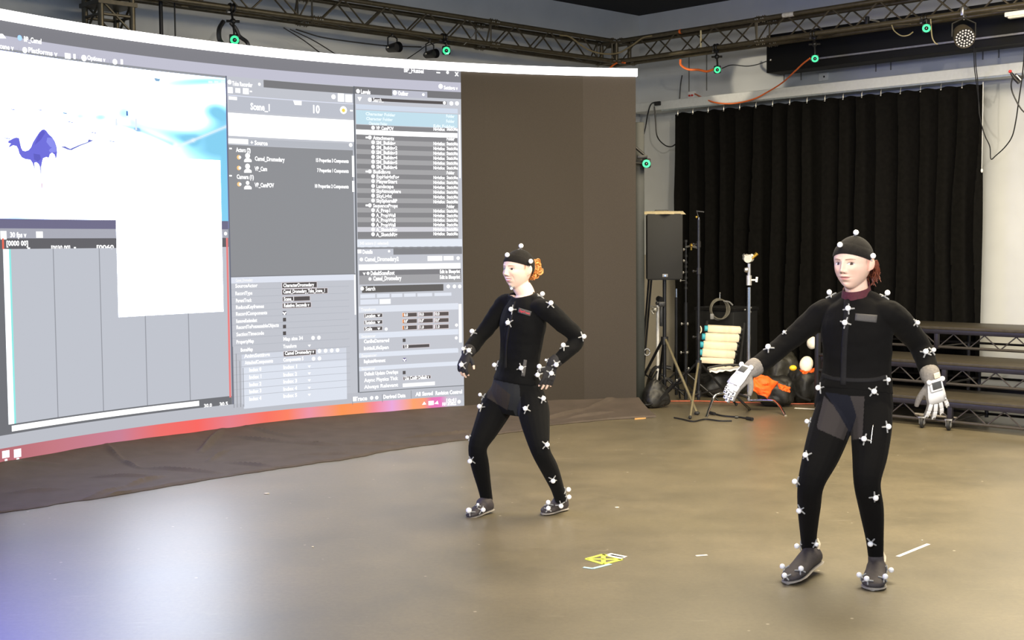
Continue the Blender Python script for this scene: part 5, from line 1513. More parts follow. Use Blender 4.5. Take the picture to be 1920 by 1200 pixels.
for i, (x, y, w) in enumerate(((1729, 1014, 3), (586, 1026, 4), (500, 926, 12), (1157, 952, 9))):
    p = on_z(x, y); bm = BM()
    ball(bm, p + UP * 0.003, (w * 0.0016, w * 0.0012, 0.0025), 8, 5)
    tag(obj('paper_scrap', bm, mdeb), ('tiny pale scrap beyond the long white tape strip', 'tiny grey scrap on the floor left of the back woman', 'pale flat scrap on the floor near the skirt edge', 'pale smear of paint right of the back woman foot')[i], 'scrap')
fz = 0.009
cable('floor_cable', [on_z(1264, 783, fz), on_z(1280, 786, fz), on_z(1300, 790, fz), on_z(1322, 786, fz), on_z(1350, 789, fz), on_z(1372, 789, fz)], 0.007, M['black'], 'thin black cord on the floor before the tall black stand')
t = thing('power_cord', 'black power cord with plugs on the floor before the chrome stand', 'cord', on_z(1370, 783))
bm = BM(); tube(bm, spline([on_z(1338, 775, fz), on_z(1352, 779, fz), on_z(1370, 781, fz), on_z(1385, 782, fz), on_z(1405, 785, fz)], 6), 0.008, 6); obj('wire', bm, M['black'], t)
bm = BM(); tube(bm, [on_z(1332, 774, 0.016), on_z(1340, 776, 0.014)], 0.016, 8); obj('plug', bm, M['black'], t)
bm = BM(); tube(bm, [on_z(1400, 784, 0.016), on_z(1411, 786, 0.016)], 0.016, 8); obj('plug', bm, M['black'], t)
bm = BM(); tube(bm, [on_z(1378, 782, 0.014), on_z(1384, 782, 0.014)], 0.013, 8); obj('inline_switch', bm, M['black'], t)
cable('red_cable', [on_z(1215, 753, fz), on_z(1270, 752, fz), on_z(1320, 752, fz), on_z(1370, 754, fz), on_z(1420, 755, fz), on_z(1480, 757, fz), on_z(1535, 757, fz)], 0.006, pm('red_cable_skin', (190, 100, 72), 0.5), 'long red cable along the floor behind the stands')
cable('floor_cable', [on_z(1195, 742, fz), on_z(1215, 738, fz), on_z(1240, 740, fz)], 0.009, M['black'], 'black cord on the floor close to the screen corner')
t = thing('cable_heap', 'small heap of black cord at the screen corner', 'cable', on_z(1205, 757))
for k in range(4):
    c = on_z(1203 + k * 3, 757, 0.012 + 0.012 * k); bm = BM(); tube(bm, [c + Vector((0.07 * math.cos(a * 0.35 + k), 0.05 * math.sin(a * 0.35 + k), 0.004 * math.sin(a))) for a in range(19)], 0.008, 6); obj('loop', bm, M['black'], t)
# ================================================================== people
def limb(bm, pts, rad, ref, n=5, seg=16):
    """tapering limb through points; rad = (side, front) radii per point; ref = front direction"""
    P = [Vector(p) for p in pts]
    A = spline(P, n)
    RR = [(Vector((r[0], r[1], 0)) if isinstance(r, (tuple, list)) else Vector((r, r, 0))) for r in rad]
    RS = spline(RR, n)
    ref = Vector(ref)
    rings = []
    for i, p in enumerate(A):
        t = (A[min(i + 1, len(A) - 1)] - A[max(i - 1, 0)]).normalized()
        f = (ref - t * ref.dot(t))
        f = f.normalized() if f.length > 1e-4 else t.orthogonal().normalized()
        s = t.cross(f).normalized()
        rings.append((p, s * max(RS[i].x, 0.003), f * max(RS[i].y, 0.003)))
    # rounded ends
    def cap_rings(r0, t, sgn):
        c, u, v = r0
        k = min(u.length, v.length)
        return [(c + t * sgn * k * 0.55 * math.sin(a), u * math.cos(a), v * math.cos(a)) for a in (0.5, 1.0, 1.35)]
    t0 = (A[1] - A[0]).normalized(); t1 = (A[-1] - A[-2]).normalized()
    loft(bm, cap_rings(rings[0], t0, -1)[::-1] + rings + cap_rings(rings[-1], t1, 1), seg)


def remesh(bm, voxel, smooth=4, fac=0.5):
    bmesh.ops.recalc_face_normals(bm, faces=bm.faces)
    me = bpy.data.meshes.new('tmp'); bm.to_mesh(me); bm.free()
    o = bpy.data.objects.new('tmp', me); COL.objects.link(o)
    r = o.modifiers.new('r', 'REMESH'); r.mode = 'VOXEL'; r.voxel_size = voxel; r.adaptivity = 0.0
    if smooth:
        s = o.modifiers.new('s', 'SMOOTH'); s.iterations = smooth; s.factor = fac
    dg = bpy.context.evaluated_depsgraph_get(); dg.update()
    ev = o.evaluated_get(dg)
    out = bpy.data.meshes.new_from_object(ev, depsgraph=dg)
    bpy.data.objects.remove(o); bpy.data.meshes.remove(me)
    return out


def mesh_obj(name, me, mats, parent):
    me.name = name
    me.materials.clear()
    for m in (mats if isinstance(mats, (list, tuple)) else [mats]): me.materials.append(m)
    me.shade_smooth()
    o = bpy.data.objects.new(name, me); COL.objects.link(o)
    o.parent = parent
    if parent.type == 'EMPTY': o.matrix_parent_inverse = Matrix.Translation(-Vector(parent.location))
    return o


def attr_mat(name, attr, rough, sss=0.0, sheen=0.0, bump=0.0, bscale=400, spec=0.4):
    m = bpy.data.materials.new(name); m.use_nodes = True
    nt = m.node_tree; b = nt.nodes['Principled BSDF']
    v = nt.nodes.new('ShaderNodeVertexColor'); v.layer_name = attr
    nt.links.new(v.outputs['Color'], b.inputs['Base Color'])
    b.inputs['Roughness'].default_value = rough; b.inputs['Specular IOR Level'].default_value = spec
    if sss:
        b.inputs['Subsurface Weight'].default_value = sss; b.inputs['Subsurface Radius'].default_value = (0.012, 0.005, 0.003); b.inputs['Subsurface Scale'].default_value = 0.6
    if sheen: b.inputs['Sheen Weight'].default_value = sheen
    if bump:
        tc = nt.nodes.new('ShaderNodeTexCoord'); n = nt.nodes.new('ShaderNodeTexNoise'); n.inputs['Scale'].default_value = bscale
        nt.links.new(tc.outputs['Object'], n.inputs['Vector'])
        bp = nt.nodes.new('ShaderNodeBump'); bp.inputs['Strength'].default_value = bump; bp.inputs['Distance'].default_value = 0.003
        nt.links.new(n.outputs['Fac'], bp.inputs['Height']); nt.links.new(bp.outputs['Normal'], b.inputs['Normal'])
    return m


m_skin = attr_mat('skin', 'skin_colour', 0.5, 0.15, spec=0.35)
m_suit = attr_mat('stretch_suit', 'suit_colour', 0.85, 0, 0.02, 0.25, 90, spec=0.08)
m_cap = pm('cap_jersey', (28, 26, 25), 0.9, 0, 0.2, 60, 0.25, 250, spec=0.1, sheen=0.04)
m_marker = pm('marker_white', (252, 252, 255), 0.35, 0, 0.0, spec=0.5)
m_mbase = pm('marker_base_grey', (150, 150, 150), 0.7, 0, 0.1)
m_shoe = pm('dark_overshoe', (62, 56, 58), 0.7, 0, 0.15, 60, 0.2, 200)
m_sole = pm('pale_sole', (140, 134, 128), 0.6)
m_zip = pm('zip_tape', (26, 25, 27), 0.8, 0, 0.3, 300, spec=0.2)
m_patch = pm('grey_patch', (72, 70, 70), 0.85, 0, 0.1, 200)
m_glovew = pm('white_glove_shell', (246, 244, 242), 0.5, 0, 0.03)
m_gloveg = pm('grey_glove_cloth', (128, 122, 116), 0.85, 0, 0.15, 100, 0.2, 300)
m_sensor = pm('sensor_grey', (84, 84, 82), 0.4)
m_collar = pm('maroon_collar', (72, 19, 34), 0.8, 0, 0.2, 120, 0.3, 300)


class Head:
    def __init__(s, c, yaw, pitch, scale, roll=0.0):
        s.c = Vector(c); s.k = scale
        f = Vector((-math.sin(yaw) * math.cos(pitch), -math.cos(yaw) * math.cos(pitch), math.sin(pitch)))
        l = Vector((math.cos(yaw), -math.sin(yaw), 0))
        u = l.cross(f); u = u if u.z > 0 else -u
        q = Quaternion(f, roll); s.f, s.l, s.u = f, q @ l, q @ u

    def w(s, x, y, z):
        return s.c + (s.l * x + s.f * y + s.u * z) * s.k

    def loc(s, p):
        d = (Vector(p) - s.c) / s.k
        return d.dot(s.l), d.dot(s.f), d.dot(s.u)

    def base(s, dx, dy, dz):
        """skull + jaw surface point for a unit direction (local)"""
        a, b, c = 0.076, 0.098, 0.114
        z = c * dz
        x, y = a * dx, b * dy
        if z < 0:
            t = min(1.0, -z / 0.115)
            jaw = 1 - 0.24 * t ** 1.8
            x *= jaw
            if y > 0: y *= 1 - 0.10 * t
            else: y *= 1 - 0.42 * t ** 1.1
            y += 0.016 * t
        else:
            t = z / c
            g = 1 + 0.085 * math.sin(PI * min(1, t) ** 0.9)
            x *= g; y *= g; z *= 1 + 0.03 * math.sin(PI * t)
            y -= 0.008 * t
        return x, y, z


def G(v, c, s):
    return math.exp(-((v - c) / s) ** 2)


def face_disp(x, z, smile):
    ax = abs(x)
    d = 0.0
    d += 0.0075 * G(x, 0, 0.0085) * G(z, 0.004, 0.016) + 0.013 * G(x, 0, 0.0085) * G(z, -0.014, 0.014) + 0.0185 * G(x, 0, 0.0105) * G(z, -0.029, 0.0095)
    d += 0.0075 * G(ax, 0.0125, 0.006) * G(z, -0.033, 0.007)
    d -= 0.004 * G(x, 0, 0.012) * G(z, -0.0415, 0.004)
    d -= 0.0095 * G(ax, 0.030, 0.015) * G(z, 0.004, 0.0115)
    d += 0.0050 * G(ax, 0.031, 0.011) * G(z, 0.001, 0.0065)
    d += 0.0035 * G(ax, 0.028, 0.020) * G(z, 0.024, 0.008)
    d += (0.006 + 0.003 * smile) * G(ax, 0.040, 0.018) * G(z, -0.024, 0.018)
    w = 0.019 + 0.004 * smile
    d += 0.0055 * G(x, 0, w) * G(z, -0.0515, 0.0052) + 0.0065 * G(x, 0, w * 0.9) * G(z, -0.066, 0.0058)
    d -= 0.0050 * G(x, 0, w * 1.15) * G(z, -0.0588 + (ax * ax * 9 * smile), 0.0026)
    d -= 0.0040 * G(x, 0, 0.018) * G(z, -0.079, 0.006)
    d += 0.0080 * G(x, 0, 0.019) * G(z, -0.100, 0.014)
    d -= 0.0030 * smile * G(ax, 0.034, 0.004) * G(z, -0.050, 0.016)
    return d


def face_colour(x, y, z, cfg):
    skin = np.array(cfg['skin'], float); ax = abs(x)
    c = skin.copy()
    smile = cfg['smile']
    hair = np.array(cfg['hair'], float)
    if y > 0.02:
        blush = 0.55 * G(ax, 0.040, 0.016) * G(z, -0.026, 0.016) + 0.3 * G(x, 0, 0.012) * G(z, -0.030, 0.01)
        c = c * (1 - 0.35 * blush) + np.array((226, 140, 120)) * 0.35 * blush
        dx = ax - 0.0305; dz = z - 0.0015; side = 1 if x > 0 else -1
        h = 0.0058 * (1 - (dx / 0.0150) ** 2) if abs(dx) < 0.0150 else -1
        if cfg.get('squint'): h *= cfg['squint']
        if h > 0 and -h * 0.85 < dz < h:
            c = np.array((232, 226, 222.))
            gx = cfg['gaze']
            r = math.hypot(x - side * 0.0305 - gx, dz - 0.0004)
            if r < 0.0068: c = np.array(cfg['iris'], float)
            if r < 0.0032: c = np.array((22, 16, 14.))
        elif h > 0 and h <= dz < h + 0.0026: c = np.array(cfg['lash'], float)
        elif h > 0 and -h * 0.85 - 0.0010 < dz <= -h * 0.85: c = c * 0.78
        # brows
        bz = 0.0195 + 0.0028 * (1 - ((ax - 0.033) / 0.02) ** 2)
        if 0.012 < ax < 0.050 and abs(z - bz) < 0.0024 * (1 - max(0, (ax - 0.034) / 0.022)):
            c = c * 0.5 + np.array(cfg['brow'], float) * 0.5
        # nostrils
        if math.hypot((ax - 0.0075) / 0.0042, (z + 0.0375) / 0.0022) < 1: c = c * 0.45
        # mouth
        mw = 0.0225 + 0.007 * smile
        if ax < mw:
            zl = -0.0588 + ax * ax * 9 * smile
            k = 1 - (ax / mw) ** 2
            up = 0.0062 * k ** 0.8 - 0.0012 * G(x, 0, 0.004); lo = 0.0085 * k ** 0.9
            dz = z - zl
            lip = np.array(cfg['lip'], float)
            if smile > 0.5:
                op = 0.0046 * k
                if -op < dz < op * 0.6: c = np.array((238, 232, 226.))
                elif op * 0.6 <= dz < op * 0.6 + up * 0.7: c = lip
                elif -op - lo * 0.7 < dz <= -op: c = lip
            else:
                if abs(dz) < 0.0010: c = lip * 0.68
                elif 0 < dz < up: c = lip * 0.94
                elif -lo < dz < 0: c = lip
    # hair line: behind the temples and the ears, and the nape
    if (y < 0.004 and z > 0.004 and ax > 0.04) or (y < -0.035 and z > -0.075) or (z > 0.07):
        c = hair
    elif y < 0.05 and z > -0.012 and ax > 0.05 and z < 0.06:
        k = sstep(0.040, 0.012, y) * sstep(-0.012, 0.012, z) * cfg.get('side', 0.5); c = c * (1 - k) + hair * k
    return c


def add_head(bm, H):
    rows = []; seg, rg = 40, 28
    top = bm.verts.new(H.w(*H.base(0, 0, 1))); bot = bm.verts.new(H.w(*H.base(0, 0, -1)))
    for k in range(1, rg):
        th = PI * k / rg
        rows.append([bm.verts.new(H.w(*H.base(math.sin(th) * math.cos(2 * PI * i / seg), math.sin(th) * math.sin(2 * PI * i / seg), math.cos(th)))) for i in range(seg)])
    for i in range(seg):
        j = (i + 1) % seg
        bm.faces.new((top, rows[0][i], rows[0][j])); bm.faces.new((bot, rows[-1][j], rows[-1][i]))
        for a, b in zip(rows, rows[1:]): bm.faces.new((a[i], b[i], b[j], a[j]))
    # ears
    for sd in (-1, 1):
        tilt = H.f * 0.25
        e0 = H.w(sd * 0.077, -0.012, -0.002)
        Z = (H.u - tilt * 0.6).normalized(); X = (H.l * sd * 0.75 + H.f * 0.8).normalized(); Y = Z.cross(X)
        ball(bm, e0 + X * 0.004 * H.k, (0.0085 * H.k, 0.0165 * H.k, 0.029 * H.k), 14, 10, 0, X, Y, Z)
        ball(bm, H.w(sd * 0.071, -0.004, -0.026), (0.007 * H.k, 0.009 * H.k, 0.011 * H.k), 10, 8, 0, X, Y, Z)


def hand_chains(w, d, b, t, L=0.175, curl=(0.35, 0.4, 0.3), spread=0.10, fat=1.0, thumb_curl=0.2):
    d = Vector(d).normalized(); b = Vector(b); b = (b - d * b.dot(d)).normalized(); t = Vector(t); t = (t - d * t.dot(d) - b * t.dot(b)).normalized()
    w = Vector(w); k = L / 0.175
    palm = [(w - d * 0.01 * k, 0.026 * k, 0.019 * k), (w + d * 0.03 * k, 0.033 * k, 0.017 * k), (w + d * 0.065 * k, 0.040 * k, 0.0145 * k), (w + d * 0.092 * k, 0.039 * k, 0.012 * k)]
    fingers = []
    for o, ln, rt, sp in ((0.0295, 0.070, 0.091, 1.0), (0.0100, 0.079, 0.096, 0.33), (-0.0100, 0.073, 0.092, -0.4), (-0.0285, 0.057, 0.083, -1.2)):
        p = w + d * rt * k + t * o * k
        dr = (d + t * sp * spread).normalized(); bb = b
        pts = [p - dr * 0.012 * k, p]
        for sg, cu in zip((0.46, 0.30, 0.24), curl):
            ax = dr.cross(bb).normalized()
            q = Quaternion(ax, -cu); dr = q @ dr; bb = q @ bb
            p = p + dr * ln * k * sg; pts.append(p)
        fingers.append((pts, [0.0092 * fat * k, 0.0092 * fat * k, 0.0085 * fat * k, 0.0078 * fat * k, 0.0064 * fat * k]))
    p = w + d * 0.022 * k + t * 0.022 * k - b * 0.004 * k
    dr = (d * 0.66 + t * 0.72 - b * 0.22).normalized()
    pts = [p - dr * 0.012 * k, p]
    for i, sg in enumerate((0.040, 0.031, 0.026)):
        p = p + dr * sg * k; pts.append(p); dr = (dr + d * thumb_curl - t * thumb_curl * 0.6 - b * 0.05).normalized()
    thumb = (pts, [0.014 * fat * k, 0.0125 * fat * k, 0.0105 * fat * k, 0.0095 * fat * k, 0.0072 * fat * k])
    return palm, fingers, thumb, (d, b, t)


def add_palm(bm, palm, b, t, infl=0.0):
    limb(bm, [p[0] for p in palm], [(p[1] + infl, p[2] + infl) for p in palm], b, 4, 14)


def finger(bm, pts, r, b, infl=0.0, upto=None):
    limb(bm, pts[:upto], [(x + infl, x + infl) for x in (r[:upto])], b, 3, 10)


def torso_rings(bm, T, infl):
    """T: list of (centre, yaw, half width, half depth)"""
    C = spline([t[0] for t in T], 5); V = spline([Vector((t[1], t[2], t[3])) for t in T], 5)
    rings = []
    for i, p in enumerate(C):
        yaw = V[i].x
        f = Vector((-math.sin(yaw), -math.cos(yaw), 0)); l = Vector((math.cos(yaw), -math.sin(yaw), 0))
        t = (C[min(i + 1, len(C) - 1)] - C[max(i - 1, 0)]).normalized()
        f = (f - t * f.dot(t)).normalized(); l = (l - t * l.dot(t)).normalized()
        rings.append((p, l * (V[i].y + infl), f * (V[i].z + infl)))
    loft(bm, rings, 24)


def shoe(bm_up, bm_sole, heel, toe, upv, k=1.0, w=1.0):
    heel, toe = Vector(heel), Vector(toe)
    a = (toe - heel); L = a.length; a.normalize()
    u = Vector(upv); u = (u - a * u.dot(a)).normalized(); s = a.cross(u)
    prof = [(0.0, .018, .016, .050), (.03, .027, .004, .074), (.10, .034, .004, .095), (.25, .036, .004, .098), (.42, .036, .004, .086), (.58, .041, .004, .068), (.75, .045, .004, .056), (.88, .041, .005, .047), (.96, .028, .008, .038), (1.0, .012, .014, .028)]
    loft(bm_up, [(heel + a * x * L + u * (b0 + t0) / 2 * k, s * hw * w, u * (t0 - b0) / 2 * k) for x, hw, b0, t0 in prof], 20)
    sp = [(-.01, .014), (.03, .029), (.12, .035), (.3, .035), (.45, .035), (.6, .042), (.76, .0465), (.9, .041), (.98, .026), (1.01, .010)]
    loft(bm_sole, [(heel + a * x * L + u * 0.007 * k, s * hw * w * 0.98, u * 0.0068 * k) for x, hw in sp], 16)
    return a, u, s


def paint(me, attr, fn):
    n = len(me.vertices)
    co = np.empty(n * 3, np.float32); me.vertices.foreach_get('co', co); co = co.reshape(-1, 3)
    no = np.empty(n * 3, np.float32); me.vertices.foreach_get('normal', no); no = no.reshape(-1, 3)
    col = np.ones((n, 4), np.float32)
    col[:, :3] = fn(co, no)
    at_ = me.attributes.new(attr, 'FLOAT_COLOR', 'POINT')
    at_.data.foreach_set('color', col.ravel())


def srgb_arr(c):
    c = np.asarray(c, float) / 255.0
    return np.where(c <= 0.04045, c / 12.92, ((c + 0.055) / 1.055) ** 2.4)


def in_poly(px, py, poly):
    ins = np.zeros(len(px), bool)
    n = len(poly)
    for i in range(n):
        x0, y0 = poly[i]; x1, y1 = poly[(i + 1) % n]
        c = ((y0 > py) != (y1 > py)) & (px < (x1 - x0) * (py - y0) / (y1 - y0 + 1e-9) + x0)
        ins ^= c
    return ins


def px_arr(co):
    Mi = np.array(CAM_M.inverted())
    q = co @ Mi[:3, :3].T + Mi[:3, 3]
    return 960 + FPX * q[:, 0] / -q[:, 2], 600 - FPX * q[:, 1] / -q[:, 2]


def build_person(c):
    H = c['head']
    root = thing('person', c['label'], 'person', c['base'])
    # ---- body: one continuous skin
    bm = BM()
    add_head(bm, H)
    T = c['torso']
    torso_rings(bm, T, -0.010)
    nb = T[-1][0]
    limb(bm, [nb - UP * 0.03, nb + UP * 0.02, H.w(0, -0.018, -0.085), H.w(0, -0.012, -0.03)], [(.064, .062), (.056, .058), (.054, .057), (.052, .057)], H.f, 5, 20)
    for A in c['arms']:
        limb(bm, A['pts'], [(r - 0.008, r - 0.008) for r in A['r']], A['ref'])
        palm, fing, th, (d, b, t) = A['hand']
        add_palm(bm, palm, b, t)
        for p, r in fing: finger(bm, p, r, b)
        finger(bm, th[0], th[1], b)
    for Lg in c['legs']:
        limb(bm, Lg['pts'], [(r - 0.008, r - 0.008) for r in Lg['r']], Lg['ref'])
        h, t_ = Lg['foot']
        b1, b2 = BM(), BM(); b2.free(); b2 = BM()
        shoe(bm, b2, Vector(h) * 0.93 + Vector(t_) * 0.07 + UP * 0.012, Vector(h) * 0.06 + Vector(t_) * 0.94 + UP * 0.010, Lg['up'], 0.78, 0.85); b1.free(); b2.free()
    me = remesh(bm, 0.003, 5)
    # finer face, then its relief
    bm = BM(); bm.from_mesh(me)
    for it in range(2):
        fs = []
        for f in bm.faces:
            x, y, z = H.loc(f.calc_center_median())
            if y > 0.015 and abs(x) < 0.075 and -0.125 < z < 0.055: fs.append(f)
        es = list({e for f in fs for e in f.edges})
        bmesh.ops.subdivide_edges(bm, edges=es, cuts=1, use_grid_fill=True)
    for v in bm.verts:
        x, y, z = H.loc(v.co)
        if y > 0.02 and abs(x) < 0.08 and -0.13 < z < 0.07:
            k = sstep(0.02, 0.05, y)
            v.co += H.f * (face_disp(x, z, c['face']['smile']) * k * H.k)
    bmesh.ops.triangulate(bm, faces=[f for f in bm.faces if len(f.verts) > 4])
    bm.normal_update()
    bm.to_mesh(me); bm.free()
    skin = np.array(c['face']['skin'], float)
    def fcol(co, no):
        out = np.tile(srgb_arr(skin), (len(co), 1))
        d = (co - np.array(H.c)) / H.k
        X = d @ np.array(H.l); Y = d @ np.array(H.f); Z = d @ np.array(H.u)
        idx = np.where((np.abs(X) < 0.1) & (np.abs(Y) < 0.13) & (Z > -0.13) & (Z < 0.14))[0]
        for i in idx: out[i] = srgb_arr(face_colour(X[i], Y[i], Z[i], c['face']))
        ear = (np.abs(X) > 0.071) & (np.abs(Y + 0.010) < 0.030) & (Z > -0.045) & (Z < 0.035)
        out[ear] = srgb_arr(np.array(c['face']['ear'], float))
        return out
    paint(me, 'skin_colour', fcol)
    body = mesh_obj('body', me, m_skin, root)
    bodies = [body]
    # ---- leggings
    bm = BM()
    for Lg in c['legs']: limb(bm, Lg['pts'], [(r, r) for r in Lg['r']], Lg['ref'])
    torso_rings(bm, T[:c['waist_i'] + 1], 0.0)
    me = remesh(bm, 0.004, 8)
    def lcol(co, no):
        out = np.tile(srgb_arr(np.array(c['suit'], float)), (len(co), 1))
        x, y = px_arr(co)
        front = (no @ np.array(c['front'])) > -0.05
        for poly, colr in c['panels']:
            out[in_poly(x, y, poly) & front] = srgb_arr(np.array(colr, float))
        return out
    paint(me, 'suit_colour', lcol)
    bodies.append(mesh_obj('leggings', me, m_suit, root))
    # ---- jacket
    bm = BM()
    torso_rings(bm, T[c['hem_i']:], 0.004)
    for A in c['arms']:
        n = A.get('cuff', len(A['pts']))
        limb(bm, A['pts'][:n], [(r + 0.001, r + 0.001) for r in A['r'][:n]], A['ref'])
        # slope of the shoulders
        limb(bm, [nb + UP * c.get('trap', 0.008), (nb + UP * 0.005) * 0.5 + A['pts'][1] * 0.5 + UP * c.get('trap2', 0.012), A['pts'][1]], [(.045, .05), (.045, .05), (.05, .05)], (0, -1, 0))
    me = remesh(bm, 0.006, 6)
    # soft creases of the cloth
    bm = BM(); bm.from_mesh(me)
    if c.get('neckline'):
        pa, pn, rad = c['neckline']
        kill = [v for v in bm.verts if (v.co - pa).dot(pn) > 0 and (v.co - pa).length < rad]
        bmesh.ops.delete(bm, geom=kill, context='VERTS')
        left = {e for e in bm.edges if e.is_boundary}; loops = []
        while left:
            e = left.pop(); lp_ = [e.verts[0], e.verts[1]]
            while True:
                nx = [q for q in lp_[-1].link_edges if q in left]
                if not nx: break
                left.discard(nx[0]); lp_.append(nx[0].other_vert(lp_[-1]))
                if lp_[-1] is lp_[0]: break
            loops.append(lp_)
        lp_ = max(loops, key=len)
        if lp_[-1] is lp_[0]: lp_ = lp_[:-1]
        for _ in range(60):
            new = [lp_[i - 1].co * 0.25 + lp_[i].co * 0.5 + lp_[(i + 1) % len(lp_)].co * 0.25 for i in range(len(lp_))]
            for v, q in zip(lp_, new): v.co = q
        bm.normal_update()
        c['neck_loop'] = [v.co.copy() for v in lp_[::3]]
    for v in bm.verts:
        p = v.co
        n1_ = mnoise.noise(Vector((p.x * 9, p.y * 9, p.z * 20))); n2_ = mnoise.noise(p * 30)
        v.co += v.normal * (0.0045 * n1_ + 0.002 * n2_)
    bm.to_mesh(me); bm.free()
    def jcol(co, no):
        out = np.tile(srgb_arr(np.array(c['suit'], float)), (len(co), 1))
        return out
    paint(me, 'suit_colour', jcol)
    jk = mesh_obj('jacket', me, m_suit, root); bodies.append(jk)
    # ---- shoes
    for Lg in c['legs']:
        bu, bs_ = BM(), BM()
        a, u, s = shoe(bu, bs_, Lg['foot'][0], Lg['foot'][1], Lg['up'], c.get('shoe_k', 1.0), c.get('shoe_w', 1.0))
        ank = Vector(Lg['pts'][-1]); hl = Vector(Lg['foot'][0])
        mid = hl + a * 0.065 + u * 0.06
        limb(bu, [mid + a * 0.01, (mid + ank) / 2, ank + (ank - mid).normalized() * c.get('bootie', 0.0)], [(.036, .044), (.038, .042), (.037, .039)], a, 4, 16)
        me = remesh(bu, 0.005, 4)
        so = mesh_obj('shoe', me, m_shoe, root); bodies.append(so)
        so2 = obj('sole', bs_, m_sole, so)
        if c.get('liner'):
            b3 = BM(); k0 = ank + a * (-0.02) + u * 0.0
            lft = s if s.x > 0 else -s
            tube(b3, [hl + a * 0.05 + u * 0.085 + lft * 0.037, hl + a * 0.028 + u * 0.105 + lft * 0.034, hl + a * 0.018 + u * 0.130 + lft * 0.024], [0.006, 0.010, 0.006], 8); obj('heel_tab', b3, M['cream'], so)
    # ---- cap
    bm = BM(); rows = []; seg, rg = 48, 16
    def edge_z(ph):
        # lower edge: front high, ear line lower, back low
        fy = math.sin(ph)
        zf, zs, zb = c['cap_edge']
        return (zs + (zf - zs) * max(0, fy) ** 1.2) if fy > 0 else (zs + (zb - zs) * (-fy) ** 1.0)
    for i in range(seg):
        ph = 2 * PI * i / seg
        ze = edge_z(ph); th_e = math.acos(max(-1, min(1, ze / 0.114)))
        col_ = []
        for k in range(1, rg + 1):
            th = th_e * k / rg
            x, y, z = H.base(math.sin(th) * math.cos(ph), math.sin(th) * math.sin(ph), math.cos(th))
            g = 1.035
            col_.append(bm.verts.new(H.w(x * g, y * g, z * g + 0.002)))
        rows.append(col_)
    top = bm.verts.new(H.w(0, -0.01, 0.114 * 1.045 + 0.004))
    for i in range(seg):
        a, b = rows[i], rows[(i + 1) % seg]
        bm.faces.new((top, a[0], b[0]))
        for k in range(rg - 1): bm.faces.new((a[k], a[k + 1], b[k + 1], b[k]))
    cp = obj('cap', bm, m_cap, root); bodies.append(cp)
    sm = cp.modifiers.new('thickness', 'SOLIDIFY'); sm.thickness = 0.004; sm.offset = 1
    bm = BM(); rows = []
    for i in range(seg):
        ph = 2 * PI * i / seg; ze = edge_z(ph); col_ = []
        for k in range(6):
            z_ = ze + 0.045 * k / 5; th = math.acos(max(-1, min(1, z_ / 0.114)))
            x, y, z = H.base(math.sin(th) * math.cos(ph), math.sin(th) * math.sin(ph), math.cos(th)); g = 1.068 if 0 < k < 5 else 1.045
            col_.append(bm.verts.new(H.w(x * g, y * g, z * g)))
        rows.append(col_)
    for i in range(seg):
        a, b = rows[i], rows[(i + 1) % seg]
        for k in range(5): bm.faces.new((a[k + 1], a[k], b[k], b[k + 1]))
    obj('band', bm, m_cap, cp)
    return root, bodies, jk


def place_markers(root, bodies, pts, Yhint, r=0.0135):
    vs, fs = [], []
    for o in bodies:
        me = o.data; off = len(vs)
        vs += [v.co.copy() for v in me.vertices]; fs += [tuple(i + off for i in p.vertices) for p in me.polygons]
    bvh = BVHTree.FromPolygons(vs, fs)
    for m in pts:
        x, y = m[0], m[1]; rr = r * (m[2] if len(m) > 2 else 1.0)
        best = None
        for k in range(320):
            Y = Yhint - 0.55 + k * 0.004
            p = at(x, y, Y)
            co, no, idx, dist = bvh.find_nearest(p, 0.4)
            if co is None: continue
            if best is None or dist < best[0]: best = (dist, p, co, no)
            if dist <= rr + 0.003: best = (dist, p, co, no); break
        if best is None: continue
        dist, p, co, no = best
        n = (p - co).normalized() if dist > 1e-5 else no
        if n.dot(no) < 0: n = no
        if dist > rr + 0.02: p = co + n * (rr + 0.003)
        bm = BM(); ball(bm, p, rr, 14, 10)
        mk = obj('marker', bm, m_marker, root)
        bm = BM(); a, s, v = frame_of(n, (0.3, -0.2, 1))
        q = random.uniform(0, 1.5)
        for k in range(4):
            dr = s * math.cos(q + k * PI / 2) + v * math.sin(q + k * PI / 2)
            e = co + dr * rr * 2.1
            c2, n2_, _, d2 = bvh.find_nearest(e, 0.06)
            if c2 is None: continue
            tube(bm, [co + n * 0.003, (co + c2) / 2 + n * 0.004, c2 + n2_ * 0.003], [0.0035, 0.0042, 0.0035], 6)
        tube(bm, [co, p], 0.0035, 6)
        obj('marker_base', bm, m_mbase, mk)


def strip(name, jk_bvh, pts, Y, width, mat, parent, lift=0.004, n=24):
    """thin band laid on the suit along pixel points"""
    P = []
    S = spline([Vector((x, y, 0)) for x, y in pts], n // max(1, len(pts) - 1))
    for q in S:
        o, d = ray(q.x, q.y)
        hit = jk_bvh.ray_cast(o, d.normalized())
        if hit[0] is not None: P.append((hit[0], hit[1]))
    bm = BM(); prev = None
    rows = []
    for i, (p, nn) in enumerate(P):
        t = (P[min(i + 1, len(P) - 1)][0] - P[max(0, i - 1)][0]).normalized()
        s = t.cross(nn).normalized()
        rows.append([bm.verts.new(p + s * w_ * width / 2 + nn * (lift if abs(w_) < 0.9 else lift * 0.3)) for w_ in (-1, -0.5, 0.5, 1)])
    for a, b in zip(rows, rows[1:]):
        for k in range(3): bm.faces.new((a[k], a[k + 1], b[k + 1], b[k]))
    o = obj(name, bm, mat, parent)
    sm = o.modifiers.new('thickness', 'SOLIDIFY'); sm.thickness = 0.002
    return o


